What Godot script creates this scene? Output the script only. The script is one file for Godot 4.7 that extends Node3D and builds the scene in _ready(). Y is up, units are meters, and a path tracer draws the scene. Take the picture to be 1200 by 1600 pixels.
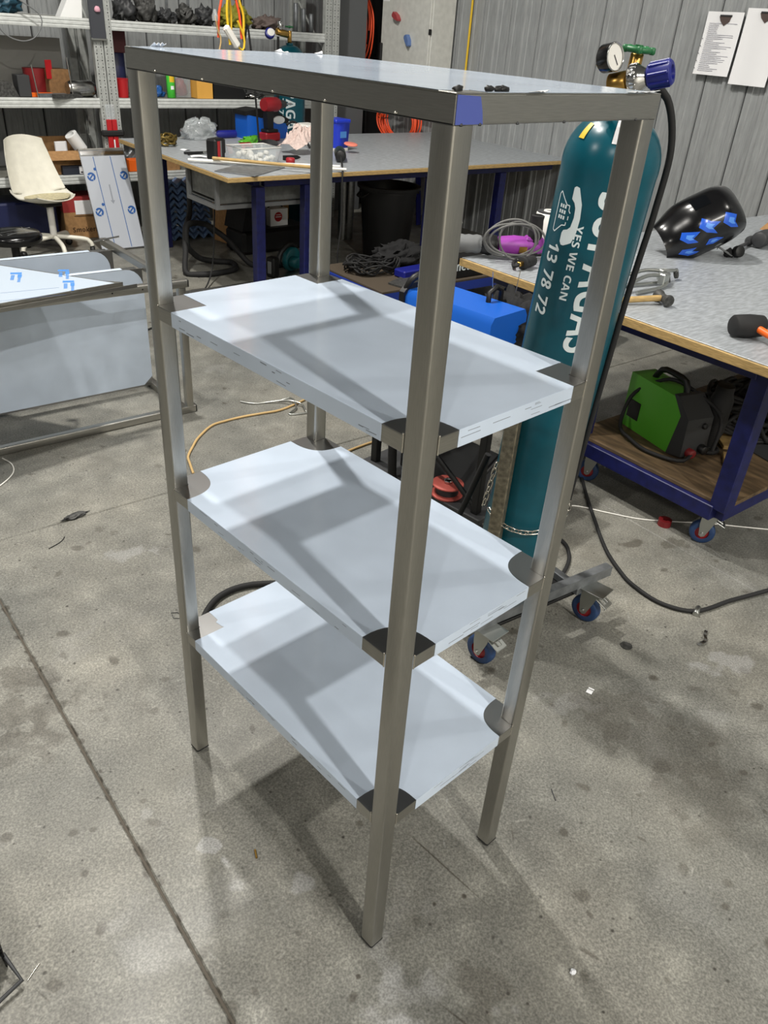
extends Node3D
# Workshop with a freshly welded stainless shelf unit. Units are metres, y is up.
# The room (walls, benches, rack) is turned by RY against the shelf unit, which stands on the world axes.

const RY := -0.090757
var used := {}
var mats := {}
var meshes := {}
var rng := RandomNumberGenerator.new()

func _ready() -> void:
	rng.seed = 20240611
	setup_camera_and_light()
	make_materials()
	build_room()
	build_shelf_unit()
	build_right_bench()
	build_far_bench()
	build_rack()
	build_gas_cylinder()
	build_lying_table()
	build_carts()
	build_wall_things()
	build_right_bench_items()
	build_far_bench_items()
	build_under_far_bench()
	build_rack_items()
	build_left_things()
	build_floor_things()

# ---------------------------------------------------------------- camera, sky, light, exposure
func setup_camera_and_light() -> void:
	var cam := Camera3D.new()
	cam.name = "camera"
	cam.fov = 66.404
	cam.near = 0.05
	cam.far = 60.0
	cam.transform = Transform3D(Basis(Vector3(0.73127, 0.06410, 0.67907), Vector3(0.31970, 0.84724, -0.42425), Vector3(-0.60252, 0.52734, 0.59907)).orthonormalized(), Vector3(-0.7626, 1.8608, 0.6914))
	add_child(cam)
	cam.current = true
	var env := Environment.new()
	env.background_mode = Environment.BG_COLOR
	env.background_color = Color(0.02, 0.02, 0.025)
	env.tonemap_mode = Environment.TONE_MAPPER_LINEAR
	env.tonemap_exposure = 1.0
	env.sdfgi_enabled = true
	env.ssao_enabled = true
	env.ssil_enabled = true
	var we := WorldEnvironment.new()
	we.name = "world_environment"
	we.environment = env
	add_child(we)
	# high-bay lamps under the roof, where the shadows of the shelf unit point back to
	for l in LAMPS:
		var a := AreaLight3D.new()
		a.name = "high_bay_light"
		a.area_size = Vector2(0.2, 0.2)
		a.light_energy = l[3]
		a.light_color = Color(1.0, 0.985, 0.955)
		a.area_range = 30.0
		a.area_attenuation = 2.0
		a.shadow_enabled = true
		a.position = Vector3(l[0], l[1] - 0.02, l[2])
		a.rotation.x = -PI / 2
		add_child(a, true)

const LAMPS := [
	[-0.67, 6.1, 4.8, 37.0, "nearest the open shelf end"],
	[1.36, 5.6, -3.5, 29.0, "above the gap between both benches"],
	[0.05, 5.6, -2.4, 15.0, "above the lying table frame"],
	[4.2, 5.7, 2.0, 5.0, "over the near right bay"],
	[-5.4, 5.7, -2.6, 14.0, "over the left aisle"],
	[-5.2, 5.7, 3.4, 14.0, "over the near left bay"],
	[1.2, 5.7, 6.6, 22.0, "nearest the pale front wall"],
]

# ---------------------------------------------------------------- mesh builder
class MB:
	var v := PackedVector3Array()
	var n := PackedVector3Array()
	var uv := PackedVector2Array()
	var ix := PackedInt32Array()
	var t := Transform3D()

	func at(x: Transform3D) -> MB:
		t = x
		return self

	func tri(a: Vector3, b: Vector3, c: Vector3, na: Vector3, nb: Vector3, nc: Vector3, ua := Vector2.ZERO, ub := Vector2.ZERO, uc := Vector2.ZERO) -> void:
		var nn := t.basis
		var A := t * a
		var B := t * b
		var C := t * c
		var NA := (nn * na).normalized()
		var NB := (nn * nb).normalized()
		var NC := (nn * nc).normalized()
		var k := v.size()
		if (B - A).cross(C - A).dot(NA + NB + NC) > 0.0:
			v.append_array([A, C, B]); n.append_array([NA, NC, NB]); uv.append_array([ua, uc, ub])
		else:
			v.append_array([A, B, C]); n.append_array([NA, NB, NC]); uv.append_array([ua, ub, uc])
		ix.append_array([k, k + 1, k + 2])

	func quad(a: Vector3, b: Vector3, c: Vector3, d: Vector3, na: Vector3, nb: Vector3, nc: Vector3, nd: Vector3) -> void:
		tri(a, b, c, na, nb, nc)
		tri(a, c, d, na, nc, nd)

	func face(p: Array, nrm: Vector3) -> void:
		for i in range(1, p.size() - 1):
			tri(p[0], p[i], p[i + 1], nrm, nrm, nrm)

	# box with chamfered edges, centred on c
	func box(c: Vector3, s: Vector3, b := 0.0) -> MB:
		var h := s * 0.5
		b = minf(b, minf(h.x, minf(h.y, h.z)) * 0.9)
		if b <= 0.0:
			for k in 3:
				for sg in [-1.0, 1.0]:
					var e := Vector3.ZERO
					e[k] = sg
					var l := (k + 1) % 3
					var m := (k + 2) % 3
					var pts := []
					for q in [[-1, -1], [1, -1], [1, 1], [-1, 1]]:
						var p := Vector3.ZERO
						p[k] = sg * h[k]; p[l] = q[0] * h[l]; p[m] = q[1] * h[m]
						pts.append(c + p)
					face(pts, e)
			return self
		for k in 3:
			var l := (k + 1) % 3
			var m := (k + 2) % 3
			for sg in [-1.0, 1.0]:
				var e := Vector3.ZERO
				e[k] = sg
				var pts := []
				for q in [[-1, -1], [1, -1], [1, 1], [-1, 1]]:
					var p := Vector3.ZERO
					p[k] = sg * h[k]; p[l] = q[0] * (h[l] - b); p[m] = q[1] * (h[m] - b)
					pts.append(c + p)
				face(pts, e)
			for sk in [-1.0, 1.0]:
				for sl in [-1.0, 1.0]:
					var e2 := Vector3.ZERO
					e2[k] = sk; e2[l] = sl
					var pp := []
					for q in [[0, -1], [0, 1], [1, 1], [1, -1]]:
						var p := Vector3.ZERO
						p[m] = q[1] * (h[m] - b)
						if q[0] == 0:
							p[k] = sk * h[k]; p[l] = sl * (h[l] - b)
						else:
							p[k] = sk * (h[k] - b); p[l] = sl * h[l]
						pp.append(c + p)
					face(pp, e2.normalized())
		for sx in [-1.0, 1.0]:
			for sy in [-1.0, 1.0]:
				for sz in [-1.0, 1.0]:
					face([c + Vector3(sx * h.x, sy * (h.y - b), sz * (h.z - b)), c + Vector3(sx * (h.x - b), sy * h.y, sz * (h.z - b)), c + Vector3(sx * (h.x - b), sy * (h.y - b), sz * h.z)], Vector3(sx, sy, sz).normalized())
		return self

	# profile of (radius, height) turned round the y axis
	func lathe(p: Array, seg := 24, crease := 0.7, a0 := 0.0, a1 := TAU) -> MB:
		var sn := []
		for i in p.size() - 1:
			var d: Vector2 = p[i + 1] - p[i]
			sn.append(Vector2(d.y, -d.x).normalized())
		# outward side: profile is expected to run upwards on the outside
		for i in sn.size():
			var n0: Vector2 = sn[i]
			var n1: Vector2 = sn[i]
			if i > 0 and sn[i - 1].dot(sn[i]) > crease:
				n0 = (sn[i - 1] + sn[i]).normalized()
			if i < sn.size() - 1 and sn[i + 1].dot(sn[i]) > crease:
				n1 = (sn[i + 1] + sn[i]).normalized()
			for k in seg:
				var f0 := a0 + (a1 - a0) * k / seg
				var f1 := a0 + (a1 - a0) * (k + 1) / seg
				var e0 := Vector3(cos(f0), 0, sin(f0))
				var e1 := Vector3(cos(f1), 0, sin(f1))
				var q0: Vector2 = p[i]
				var q1: Vector2 = p[i + 1]
				var A := e0 * q0.x + Vector3(0, q0.y, 0)
				var B := e1 * q0.x + Vector3(0, q0.y, 0)
				var C := e1 * q1.x + Vector3(0, q1.y, 0)
				var D := e0 * q1.x + Vector3(0, q1.y, 0)
				var na := e0 * n0.x + Vector3(0, n0.y, 0)
				var nb := e1 * n0.x + Vector3(0, n0.y, 0)
				var nc := e1 * n1.x + Vector3(0, n1.y, 0)
				var nd := e0 * n1.x + Vector3(0, n1.y, 0)
				if q1.x > 1e-6:
					tri(A, C, D, na, nc, nd)
				if q0.x > 1e-6:
					tri(A, B, C, na, nb, nc)
		return self

	# solid cylinder from y0 to y1 with a small chamfer
	func cyl(r: float, y0: float, y1: float, seg := 20, b := 0.0) -> MB:
		if b > 0.0:
			return lathe([Vector2(0, y0), Vector2(r - b, y0), Vector2(r, y0 + b), Vector2(r, y1 - b), Vector2(r - b, y1), Vector2(0, y1)], seg)
		return lathe([Vector2(0, y0), Vector2(r, y0), Vector2(r, y1), Vector2(0, y1)], seg)

	# round bar along a line of points
	func tube(pts: Array, r: float, seg := 8, closed := false, r1 := -1.0) -> MB:
		var m := pts.size()
		var tang := []
		for i in m:
			var a: Vector3 = pts[(i - 1 + m) % m] if closed or i > 0 else pts[i]
			var b: Vector3 = pts[(i + 1) % m] if closed or i < m - 1 else pts[i]
			tang.append((b - a).normalized())
		var up := Vector3.UP if absf(tang[0].y) < 0.9 else Vector3.RIGHT
		var side: Vector3 = tang[0].cross(up).normalized()
		var rings := []
		for i in m:
			side = (side - tang[i] * side.dot(tang[i])).normalized()
			var bi: Vector3 = tang[i].cross(side)
			var ring := []
			var rr := r if r1 < 0.0 else lerpf(r, r1, float(i) / (m - 1))
			for k in seg:
				var f := TAU * k / seg
				var e: Vector3 = side * cos(f) + bi * sin(f)
				ring.append([pts[i] + e * rr, e])
			rings.append(ring)
		for i in (m if closed else m - 1):
			var a: Array = rings[i]
			var b: Array = rings[(i + 1) % m]
			for k in seg:
				var l := (k + 1) % seg
				quad(a[k][0], a[l][0], b[l][0], b[k][0], a[k][1], a[l][1], b[l][1], b[k][1])
		if not closed:
			for e in [[0, -1.0], [m - 1, 1.0]]:
				var q := []
				for k in seg:
					q.append(rings[e[0]][k][0])
				face(q, tang[e[0]] * e[1])
		return self

	# polygon in the xy plane pushed along z from z0 to z1
	func prism(poly: Array, z0: float, z1: float, crease := 0.75) -> MB:
		var pk := PackedVector2Array(poly)
		var area := 0.0
		for i in pk.size():
			var a0 := pk[i]
			var b0 := pk[(i + 1) % pk.size()]
			area += a0.x * b0.y - b0.x * a0.y
		if area < 0.0:
			pk.reverse()
		var m := pk.size()
		var sn := []
		for i in m:
			var d := pk[(i + 1) % m] - pk[i]
			sn.append(Vector2(d.y, -d.x).normalized())
		for i in m:
			var a := pk[i]
			var b := pk[(i + 1) % m]
			var n0: Vector2 = sn[i]
			var n1: Vector2 = sn[i]
			var pv: Vector2 = sn[(i - 1 + m) % m]
			var nx: Vector2 = sn[(i + 1) % m]
			if pv.dot(sn[i]) > crease:
				n0 = (pv + sn[i]).normalized()
			if nx.dot(sn[i]) > crease:
				n1 = (nx + sn[i]).normalized()
			var N0 := Vector3(n0.x, n0.y, 0)
			var N1 := Vector3(n1.x, n1.y, 0)
			quad(Vector3(a.x, a.y, z0), Vector3(b.x, b.y, z0), Vector3(b.x, b.y, z1), Vector3(a.x, a.y, z1), N0, N1, N1, N0)
		var id := Geometry2D.triangulate_polygon(pk)
		for i in range(0, id.size(), 3):
			for e in [[z0, -1.0], [z1, 1.0]]:
				var z: float = e[0]
				var nn := Vector3(0, 0, e[1])
				tri(Vector3(pk[id[i]].x, pk[id[i]].y, z), Vector3(pk[id[i + 1]].x, pk[id[i + 1]].y, z), Vector3(pk[id[i + 2]].x, pk[id[i + 2]].y, z), nn, nn, nn)
		return self

	# curved sheet f(u, v) with thickness
	func sheet(f: Callable, nu: int, nv: int, th: float) -> MB:
		var g := []
		for i in nu + 1:
			var row := []
			for j in nv + 1:
				row.append(f.call(float(i) / nu, float(j) / nv))
			g.append(row)
		var nr := []
		for i in nu + 1:
			var row := []
			for j in nv + 1:
				var du: Vector3 = g[mini(i + 1, nu)][j] - g[maxi(i - 1, 0)][j]
				var dv: Vector3 = g[i][mini(j + 1, nv)] - g[i][maxi(j - 1, 0)]
				var c := du.cross(dv)
				row.append(c.normalized() if c.length() > 1e-12 else Vector3.UP)
			nr.append(row)
		var lo := func(i: int, j: int) -> Vector3: return g[i][j] - nr[i][j] * th
		for i in nu:
			for j in nv:
				quad(g[i][j], g[i + 1][j], g[i + 1][j + 1], g[i][j + 1], nr[i][j], nr[i + 1][j], nr[i + 1][j + 1], nr[i][j + 1])
				quad(lo.call(i, j), lo.call(i + 1, j), lo.call(i + 1, j + 1), lo.call(i, j + 1), -nr[i][j], -nr[i + 1][j], -nr[i + 1][j + 1], -nr[i][j + 1])
		for i in nu:
			for j in [0, nv]:
				var jj := 1 if j == 0 else nv - 1
				var o: Vector3 = (g[i][j] - g[i][jj]).normalized()
				quad(g[i][j], g[i + 1][j], lo.call(i + 1, j), lo.call(i, j), o, o, o, o)
		for j in nv:
			for i in [0, nu]:
				var ii := 1 if i == 0 else nu - 1
				var o: Vector3 = (g[i][j] - g[ii][j]).normalized()
				quad(g[i][j], g[i][j + 1], lo.call(i, j + 1), lo.call(i, j), o, o, o, o)
		return self

	# lumpy closed shape (cloth bundles, bags, crumpled plastic); sits on y = 0
	func lump(s: Vector3, sd: int, amp := 0.25, freq := 2.2, nu := 24, nv := 14, ridged := false) -> MB:
		var no := FastNoiseLite.new()
		no.seed = sd
		no.frequency = freq
		no.noise_type = FastNoiseLite.TYPE_SIMPLEX
		no.fractal_type = FastNoiseLite.FRACTAL_RIDGED if ridged else FastNoiseLite.FRACTAL_FBM
		no.fractal_octaves = 3
		var g := []
		for i in nv + 1:
			var row := []
			var la := PI * i / nv
			for j in nu:
				var lo := TAU * j / nu
				var d := Vector3(sin(la) * cos(lo), cos(la), sin(la) * sin(lo))
				var k := 1.0 + amp * no.get_noise_3dv(d)
				var p := d * k * s * 0.5
				p.y = maxf(p.y + s.y * 0.36, 0.0)
				row.append(p)
			g.append(row)
		for i in nv:
			for j in nu:
				var l := (j + 1) % nu
				var A: Vector3 = g[i][j]
				var B: Vector3 = g[i][l]
				var C: Vector3 = g[i + 1][l]
				var D: Vector3 = g[i + 1][j]
				var q := []
				for e in [[i, j], [i, l], [i + 1, l], [i + 1, j]]:
					var a: Vector3 = g[maxi(e[0] - 1, 0)][e[1]]
					var b: Vector3 = g[mini(e[0] + 1, nv)][e[1]]
					var c: Vector3 = g[e[0]][(e[1] + 1) % nu]
					var d2: Vector3 = g[e[0]][(e[1] - 1 + nu) % nu]
					var nn := (c - d2).cross(b - a)
					if e[0] == 0:
						nn = Vector3.UP
					elif e[0] == nv:
						nn = Vector3.DOWN
					if nn.length() < 1e-12:
						nn = Vector3.DOWN if g[e[0]][e[1]].y < s.y * 0.1 else Vector3.UP
					q.append(nn.normalized())
				if i > 0:
					tri(A, B, C, q[0], q[1], q[2])
				tri(A, C, D, q[0], q[2], q[3])
		return self

	func mesh() -> ArrayMesh:
		var a := []
		a.resize(Mesh.ARRAY_MAX)
		a[Mesh.ARRAY_VERTEX] = v
		a[Mesh.ARRAY_NORMAL] = n
		a[Mesh.ARRAY_TEX_UV] = uv
		a[Mesh.ARRAY_INDEX] = ix
		var m := ArrayMesh.new()
		m.add_surface_from_arrays(Mesh.PRIMITIVE_TRIANGLES, a)
		return m

func mb() -> MB:
	return MB.new()

# ---------------------------------------------------------------- scene helpers
func RP(x: float, y: float, z: float) -> Vector3:
	return Basis(Vector3.UP, RY) * Vector3(x, y, z)

func xf(p := Vector3.ZERO, rx := 0.0, ry := 0.0, rz := 0.0) -> Transform3D:
	return Transform3D(Basis.from_euler(Vector3(deg_to_rad(rx), deg_to_rad(ry), deg_to_rad(rz))), p)

func numbered(nm: String) -> String:
	var k: int = used.get(nm, 0)
	used[nm] = k + 1
	return nm if k == 0 else "%s_%03d" % [nm, k]

func tag(o: Node, label: String, cat: String, group := "", kind := "") -> void:
	if label: o.set_meta("label", label)
	if cat: o.set_meta("category", cat)
	if group: o.set_meta("group", group)
	if kind: o.set_meta("kind", kind)

# a thing placed in room coordinates, its parts are children
func T(nm: String, label: String, cat: String, p: Vector3, turn := 0.0, group := "") -> Node3D:
	var o := Node3D.new()
	o.name = numbered(nm)
	add_child(o)
	o.position = RP(p.x, p.y, p.z)
	o.rotation.y = RY + deg_to_rad(turn)
	tag(o, label, cat, group)
	return o

# a part
func P(parent: Node3D, nm: String, m, mt: Material, x := Transform3D()) -> MeshInstance3D:
	var o := MeshInstance3D.new()
	o.name = nm
	o.mesh = m.mesh() if m is MB else m
	o.material_override = mt
	o.transform = x
	o.cast_shadow = GeometryInstance3D.SHADOW_CASTING_SETTING_ON
	parent.add_child(o, true)
	return o

# a node that carries sub-parts
func N(parent: Node3D, nm: String, x := Transform3D()) -> Node3D:
	var o := Node3D.new()
	o.name = nm
	o.transform = x
	parent.add_child(o, true)
	return o

# a thing of one mesh
func O(nm: String, label: String, cat: String, m, mt: Material, p: Vector3, turn := 0.0, group := "", tilt := Vector3.ZERO) -> MeshInstance3D:
	var o := MeshInstance3D.new()
	o.name = numbered(nm)
	o.mesh = m.mesh() if m is MB else m
	o.material_override = mt
	add_child(o)
	o.transform = Transform3D(Basis(Vector3.UP, RY + deg_to_rad(turn)) * Basis.from_euler(tilt * PI / 180.0), RP(p.x, p.y, p.z))
	tag(o, label, cat, group)
	return o

func S(nm: String, label: String, m, mt: Material, p := Vector3.ZERO) -> MeshInstance3D:
	var o := MeshInstance3D.new()
	o.name = nm
	o.mesh = m.mesh() if m is MB else m
	o.material_override = mt
	add_child(o)
	o.position = RP(p.x, p.y, p.z)
	o.rotation.y = RY
	o.set_meta("kind", "structure")
	o.set_meta("label", label)
	return o

func SN(nm: String, label: String, p := Vector3.ZERO) -> Node3D:
	var o := Node3D.new()
	o.name = nm
	add_child(o)
	o.position = RP(p.x, p.y, p.z)
	o.rotation.y = RY
	o.set_meta("kind", "structure")
	o.set_meta("label", label)
	return o

# a chamfered box mesh, shared between alike pieces
func B(s: Vector3, b := 0.002) -> ArrayMesh:
	var k := "%.4f_%.4f_%.4f_%.4f" % [s.x, s.y, s.z, b]
	if not meshes.has(k):
		meshes[k] = mb().box(Vector3.ZERO, s, b).mesh()
	return meshes[k]

func CY(r: float, h: float, seg := 20, b := 0.0) -> ArrayMesh:
	var k := "c%.4f_%.4f_%d_%.4f" % [r, h, seg, b]
	if not meshes.has(k):
		meshes[k] = mb().cyl(r, 0.0, h, seg, b).mesh()
	return meshes[k]

func square_tube(s: float, r: float) -> Array:
	var p := []
	for q in [[1, 1, 0], [-1, 1, 90], [-1, -1, 180], [1, -1, 270]]:
		for k in 4:
			var f := deg_to_rad(q[2] + k * 30.0)
			p.append(Vector2(q[0] * (s * 0.5 - r) + cos(f) * r, q[1] * (s * 0.5 - r) + sin(f) * r))
	return p

func arc(c: Vector2, r: float, d0: float, d1: float, k: int) -> Array:
	var p := []
	for i in k + 1:
		var f := deg_to_rad(lerpf(d0, d1, float(i) / k))
		p.append(c + Vector2(cos(f), sin(f)) * r)
	return p

func smooth_path(pts: Array, step := 0.03) -> Array:
	var c := Curve3D.new()
	for i in pts.size():
		var a: Vector3 = pts[maxi(i - 1, 0)]
		var b: Vector3 = pts[mini(i + 1, pts.size() - 1)]
		var d := (b - a) / 6.0
		c.add_point(pts[i], -d, d)
	var l := c.get_baked_length()
	var k := maxi(int(l / step), 4)
	var out := []
	for i in k + 1:
		out.append(c.sample_baked(l * i / k, true))
	return out

func ring_path(r: float, k := 24, sq := 1.0) -> Array:
	var p := []
	for i in k:
		var f := TAU * i / k
		p.append(Vector3(cos(f) * r, 0, sin(f) * r * sq))
	return p

func text_mesh(s: String, h: float, depth := 0.0008, bold := true) -> TextMesh:
	var f := SystemFont.new()
	f.font_names = PackedStringArray(["Droid Sans"])
	f.font_weight = 700 if bold else 400
	var tm := TextMesh.new()
	tm.text = s
	tm.font = f
	tm.font_size = 64
	tm.pixel_size = h / 46.0
	tm.depth = depth
	tm.curve_step = 1.0
	return tm

# ---------------------------------------------------------------- materials
func c8(r: int, g: int, b: int) -> Color:
	return Color8(r, g, b)

func noise_img(sz: int, freq: float, sd: int, oct := 4, ty := FastNoiseLite.TYPE_SIMPLEX_SMOOTH) -> Image:
	var no := FastNoiseLite.new()
	no.seed = sd
	no.frequency = freq
	no.noise_type = ty
	no.fractal_octaves = oct
	var im := no.get_seamless_image(sz, sz, false, false, 0.15)
	im.convert(Image.FORMAT_RGB8)
	return im

# grey noise remapped to lo..hi as a multiplier texture
func tone_tex(key: String, sz: int, freq: float, sd: int, lo: float, hi: float, oct := 4) -> ImageTexture:
	if mats.has("tex_" + key):
		return mats["tex_" + key]
	var im := noise_img(sz, freq, sd, oct)
	var d := im.get_data()
	for i in d.size():
		d[i] = int(clampf(lerpf(lo, hi, d[i] / 255.0), 0.0, 1.0) * 255.0)
	var t := ImageTexture.create_from_image(Image.create_from_data(sz, sz, false, Image.FORMAT_RGB8, d))
	mats["tex_" + key] = t
	return t

func plain(key: String, col: Color, rough := 0.6, metal := 0.0) -> StandardMaterial3D:
	if mats.has(key):
		return mats[key]
	var m := StandardMaterial3D.new()
	m.resource_name = key
	m.albedo_color = col
	m.roughness = rough
	m.metallic = metal
	mats[key] = m
	return m

# painted or moulded surface with a little unevenness in tone
func worn(key: String, col: Color, rough := 0.6, metal := 0.0, scale := 3.0, lo := 0.78, hi := 1.0) -> StandardMaterial3D:
	if mats.has(key):
		return mats[key]
	var m := plain(key, col, rough, metal)
	m.albedo_texture = tone_tex("worn_%.2f_%.2f" % [lo, hi], 256, 0.03, 5, lo, hi)
	m.uv1_triplanar = true
	m.uv1_scale = Vector3.ONE * scale
	return m

func brushed(key: String, col: Color, rough: float, scale: Vector3) -> StandardMaterial3D:
	var m := plain(key, col, rough, 1.0)
	m.albedo_texture = tone_tex("brush", 256, 0.12, 11, 0.90, 1.0, 4)
	m.roughness_texture = tone_tex("brushr", 256, 0.12, 12, 0.8, 1.0, 4)
	m.roughness_texture_channel = BaseMaterial3D.TEXTURE_CHANNEL_RED
	m.uv1_triplanar = true
	m.uv1_scale = scale
	return m

func glass(key: String, col: Color, alpha: float) -> StandardMaterial3D:
	var m := plain(key, Color(col.r, col.g, col.b, alpha), 0.08)
	m.transparency = BaseMaterial3D.TRANSPARENCY_ALPHA
	return m

func make_materials() -> void:
	var st := c8(186, 184, 178)
	brushed("steel_y", st, 0.36, Vector3(22, 0.7, 22))
	brushed("steel_x", st, 0.36, Vector3(0.7, 22, 22))
	brushed("steel_z", st, 0.36, Vector3(22, 22, 0.7))
	plain("steel_bare", c8(150, 150, 150), 0.3, 1.0)
	plain("weld", c8(215, 210, 200), 0.22, 1.0)
	plain("black_plastic", c8(11, 11, 12), 0.5)
	plain("black_rubber", c8(24, 24, 25), 0.75)
	plain("black_gloss", c8(12, 12, 14), 0.2)
	plain("dark_grey", c8(52, 53, 55), 0.55)
	plain("mid_grey", c8(110, 112, 113), 0.55)
	plain("white_plastic", c8(228, 226, 220), 0.4)
	plain("chrome", c8(205, 205, 205), 0.12, 1.0)
	plain("zinc", c8(180, 182, 178), 0.35, 1.0)
	plain("brass", c8(190, 150, 80), 0.3, 1.0)
	worn("galv", c8(150, 154, 158), 0.45, 0.7, 2.0, 0.75, 1.0)
	worn("navy", c8(24, 30, 92), 0.45, 0.0, 2.0, 0.7, 1.0)
	worn("teal", c8(0, 84, 100), 0.28, 0.0, 1.5, 0.85, 1.0)
	plain("red", c8(178, 28, 34), 0.45)
	plain("dark_red", c8(120, 26, 30), 0.5)
	plain("orange", c8(236, 104, 28), 0.45)
	plain("hose_orange", c8(233, 84, 44), 0.5)
	plain("yellow", c8(226, 186, 40), 0.45)
	plain("lime", c8(86, 166, 46), 0.4)
	plain("blue", c8(24, 92, 190), 0.35)
	plain("royal", c8(24, 52, 186), 0.35)
	plain("deep_blue", c8(20, 28, 120), 0.4)
	plain("purple", c8(150, 60, 160), 0.45)
	plain("tyre_blue", c8(34, 60, 100), 0.5)
	plain("hub_red", c8(146, 34, 40), 0.45)
	plain("makita", c8(0, 78, 84), 0.5)
	plain("white_paint", c8(235, 236, 236), 0.55)
	plain("paper", c8(238, 238, 240), 0.8)
	plain("ink", c8(60, 60, 66), 0.8)
	plain("print_blue", c8(70, 130, 200), 0.35)
	plain("print_deep", c8(40, 86, 150), 0.35)
	plain("sign_white", c8(222, 232, 234), 0.5)
	plain("film_white", c8(226, 228, 232), 0.25)
	worn("cardboard", c8(176, 134, 88), 0.85, 0.0, 3.0, 0.85, 1.0)
	worn("cardboard_dark", c8(140, 104, 66), 0.85, 0.0, 3.0, 0.8, 1.0)
	worn("rack_paint", c8(176, 179, 176), 0.5, 0.0, 2.0, 0.85, 1.0)
	worn("rack_beam", c8(206, 209, 207), 0.5, 0.0, 2.0, 0.88, 1.0)
	worn("rack_deck", c8(120, 120, 112), 0.7, 0.0, 2.0, 0.8, 1.0)
	worn("cabinet", c8(214, 214, 208), 0.5, 0.0, 1.5, 0.92, 1.0)
	worn("drawer_steel", c8(120, 122, 120), 0.5, 0.3, 2.0, 0.8, 1.0)
	worn("chair_shell", c8(230, 227, 214), 0.45, 0.0, 1.6, 0.92, 1.0)
	worn("chair_pad", c8(210, 200, 164), 0.7, 0.0, 4.0, 0.8, 1.0)
	worn("cloth", c8(226, 204, 196), 0.9, 0.0, 6.0, 0.8, 1.0)
	worn("black_cloth", c8(26, 26, 28), 0.9, 0.0, 6.0, 0.6, 1.0)
	worn("grey_junk", c8(92, 92, 90), 0.6, 0.3, 5.0, 0.5, 1.0)
	worn("alu", c8(200, 200, 198), 0.25, 1.0, 4.0, 0.8, 1.0)
	worn("block_blue", c8(120, 150, 196), 0.25, 0.0, 4.0, 0.75, 1.0)
	glass("clear", c8(225, 232, 235), 0.25)
	# protective film on the shelves: milky, slightly blue, glossy
	var fl := plain("film", c8(200, 213, 230), 0.12)
	fl.metallic_specular = 0.42
	fl.albedo_texture = tone_tex("film", 256, 0.012, 21, 0.94, 1.0, 3)
	fl.uv1_triplanar = true
	fl.uv1_scale = Vector3.ONE * 1.4
	plain("film_mark", c8(120, 126, 136), 0.5)
	plain("film_edge", c8(238, 243, 248), 0.3)
	# plywood: long grain
	var ply := plain("ply_edge", c8(206, 172, 112), 0.7)
	ply.albedo_texture = tone_tex("ply", 256, 0.06, 31, 0.72, 1.0, 4)
	ply.uv1_triplanar = true
	ply.uv1_scale = Vector3(1.2, 14, 1.2)
	var pb := plain("ply_board", c8(118, 96, 68), 0.75)
	pb.albedo_texture = tone_tex("plyb", 256, 0.03, 32, 0.55, 1.0, 5)
	pb.uv1_triplanar = true
	pb.uv1_scale = Vector3(3.0, 1, 0.6)
	# scuffed steel sheet on the benches
	var bt := plain("bench_skin", c8(180, 185, 190), 0.45, 0.25)
	bt.albedo_texture = tone_tex("bench", 512, 0.03, 41, 0.78, 1.05, 6)
	bt.uv1_triplanar = true
	bt.uv1_scale = Vector3(0.8, 1, 3.4)
	# wall cladding: dull galvanised sheet, streaky downwards
	var wl := plain("cladding", c8(168, 171, 172), 0.5, 0.15)
	wl.albedo_texture = tone_tex("clad", 512, 0.035, 51, 0.86, 1.0, 5)
	wl.uv1_triplanar = true
	wl.uv1_world_triplanar = true
	wl.uv1_scale = Vector3(2.2, 0.28, 2.2)
	plain("groove", c8(46, 47, 48), 0.8)
	plain("roof", c8(150, 152, 152), 0.7)
	plain("pale_wall", c8(236, 233, 224), 0.6)
	plain("left_wall", c8(120, 121, 122), 0.7)
	var lamp := plain("lamp_glow", c8(255, 252, 244), 0.5)
	lamp.emission_enabled = true
	lamp.emission = c8(255, 250, 240)
	lamp.emission_energy_multiplier = 6.0
	plain("joint_dirt", c8(84, 78, 70), 0.95)
	make_floor_material()

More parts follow.
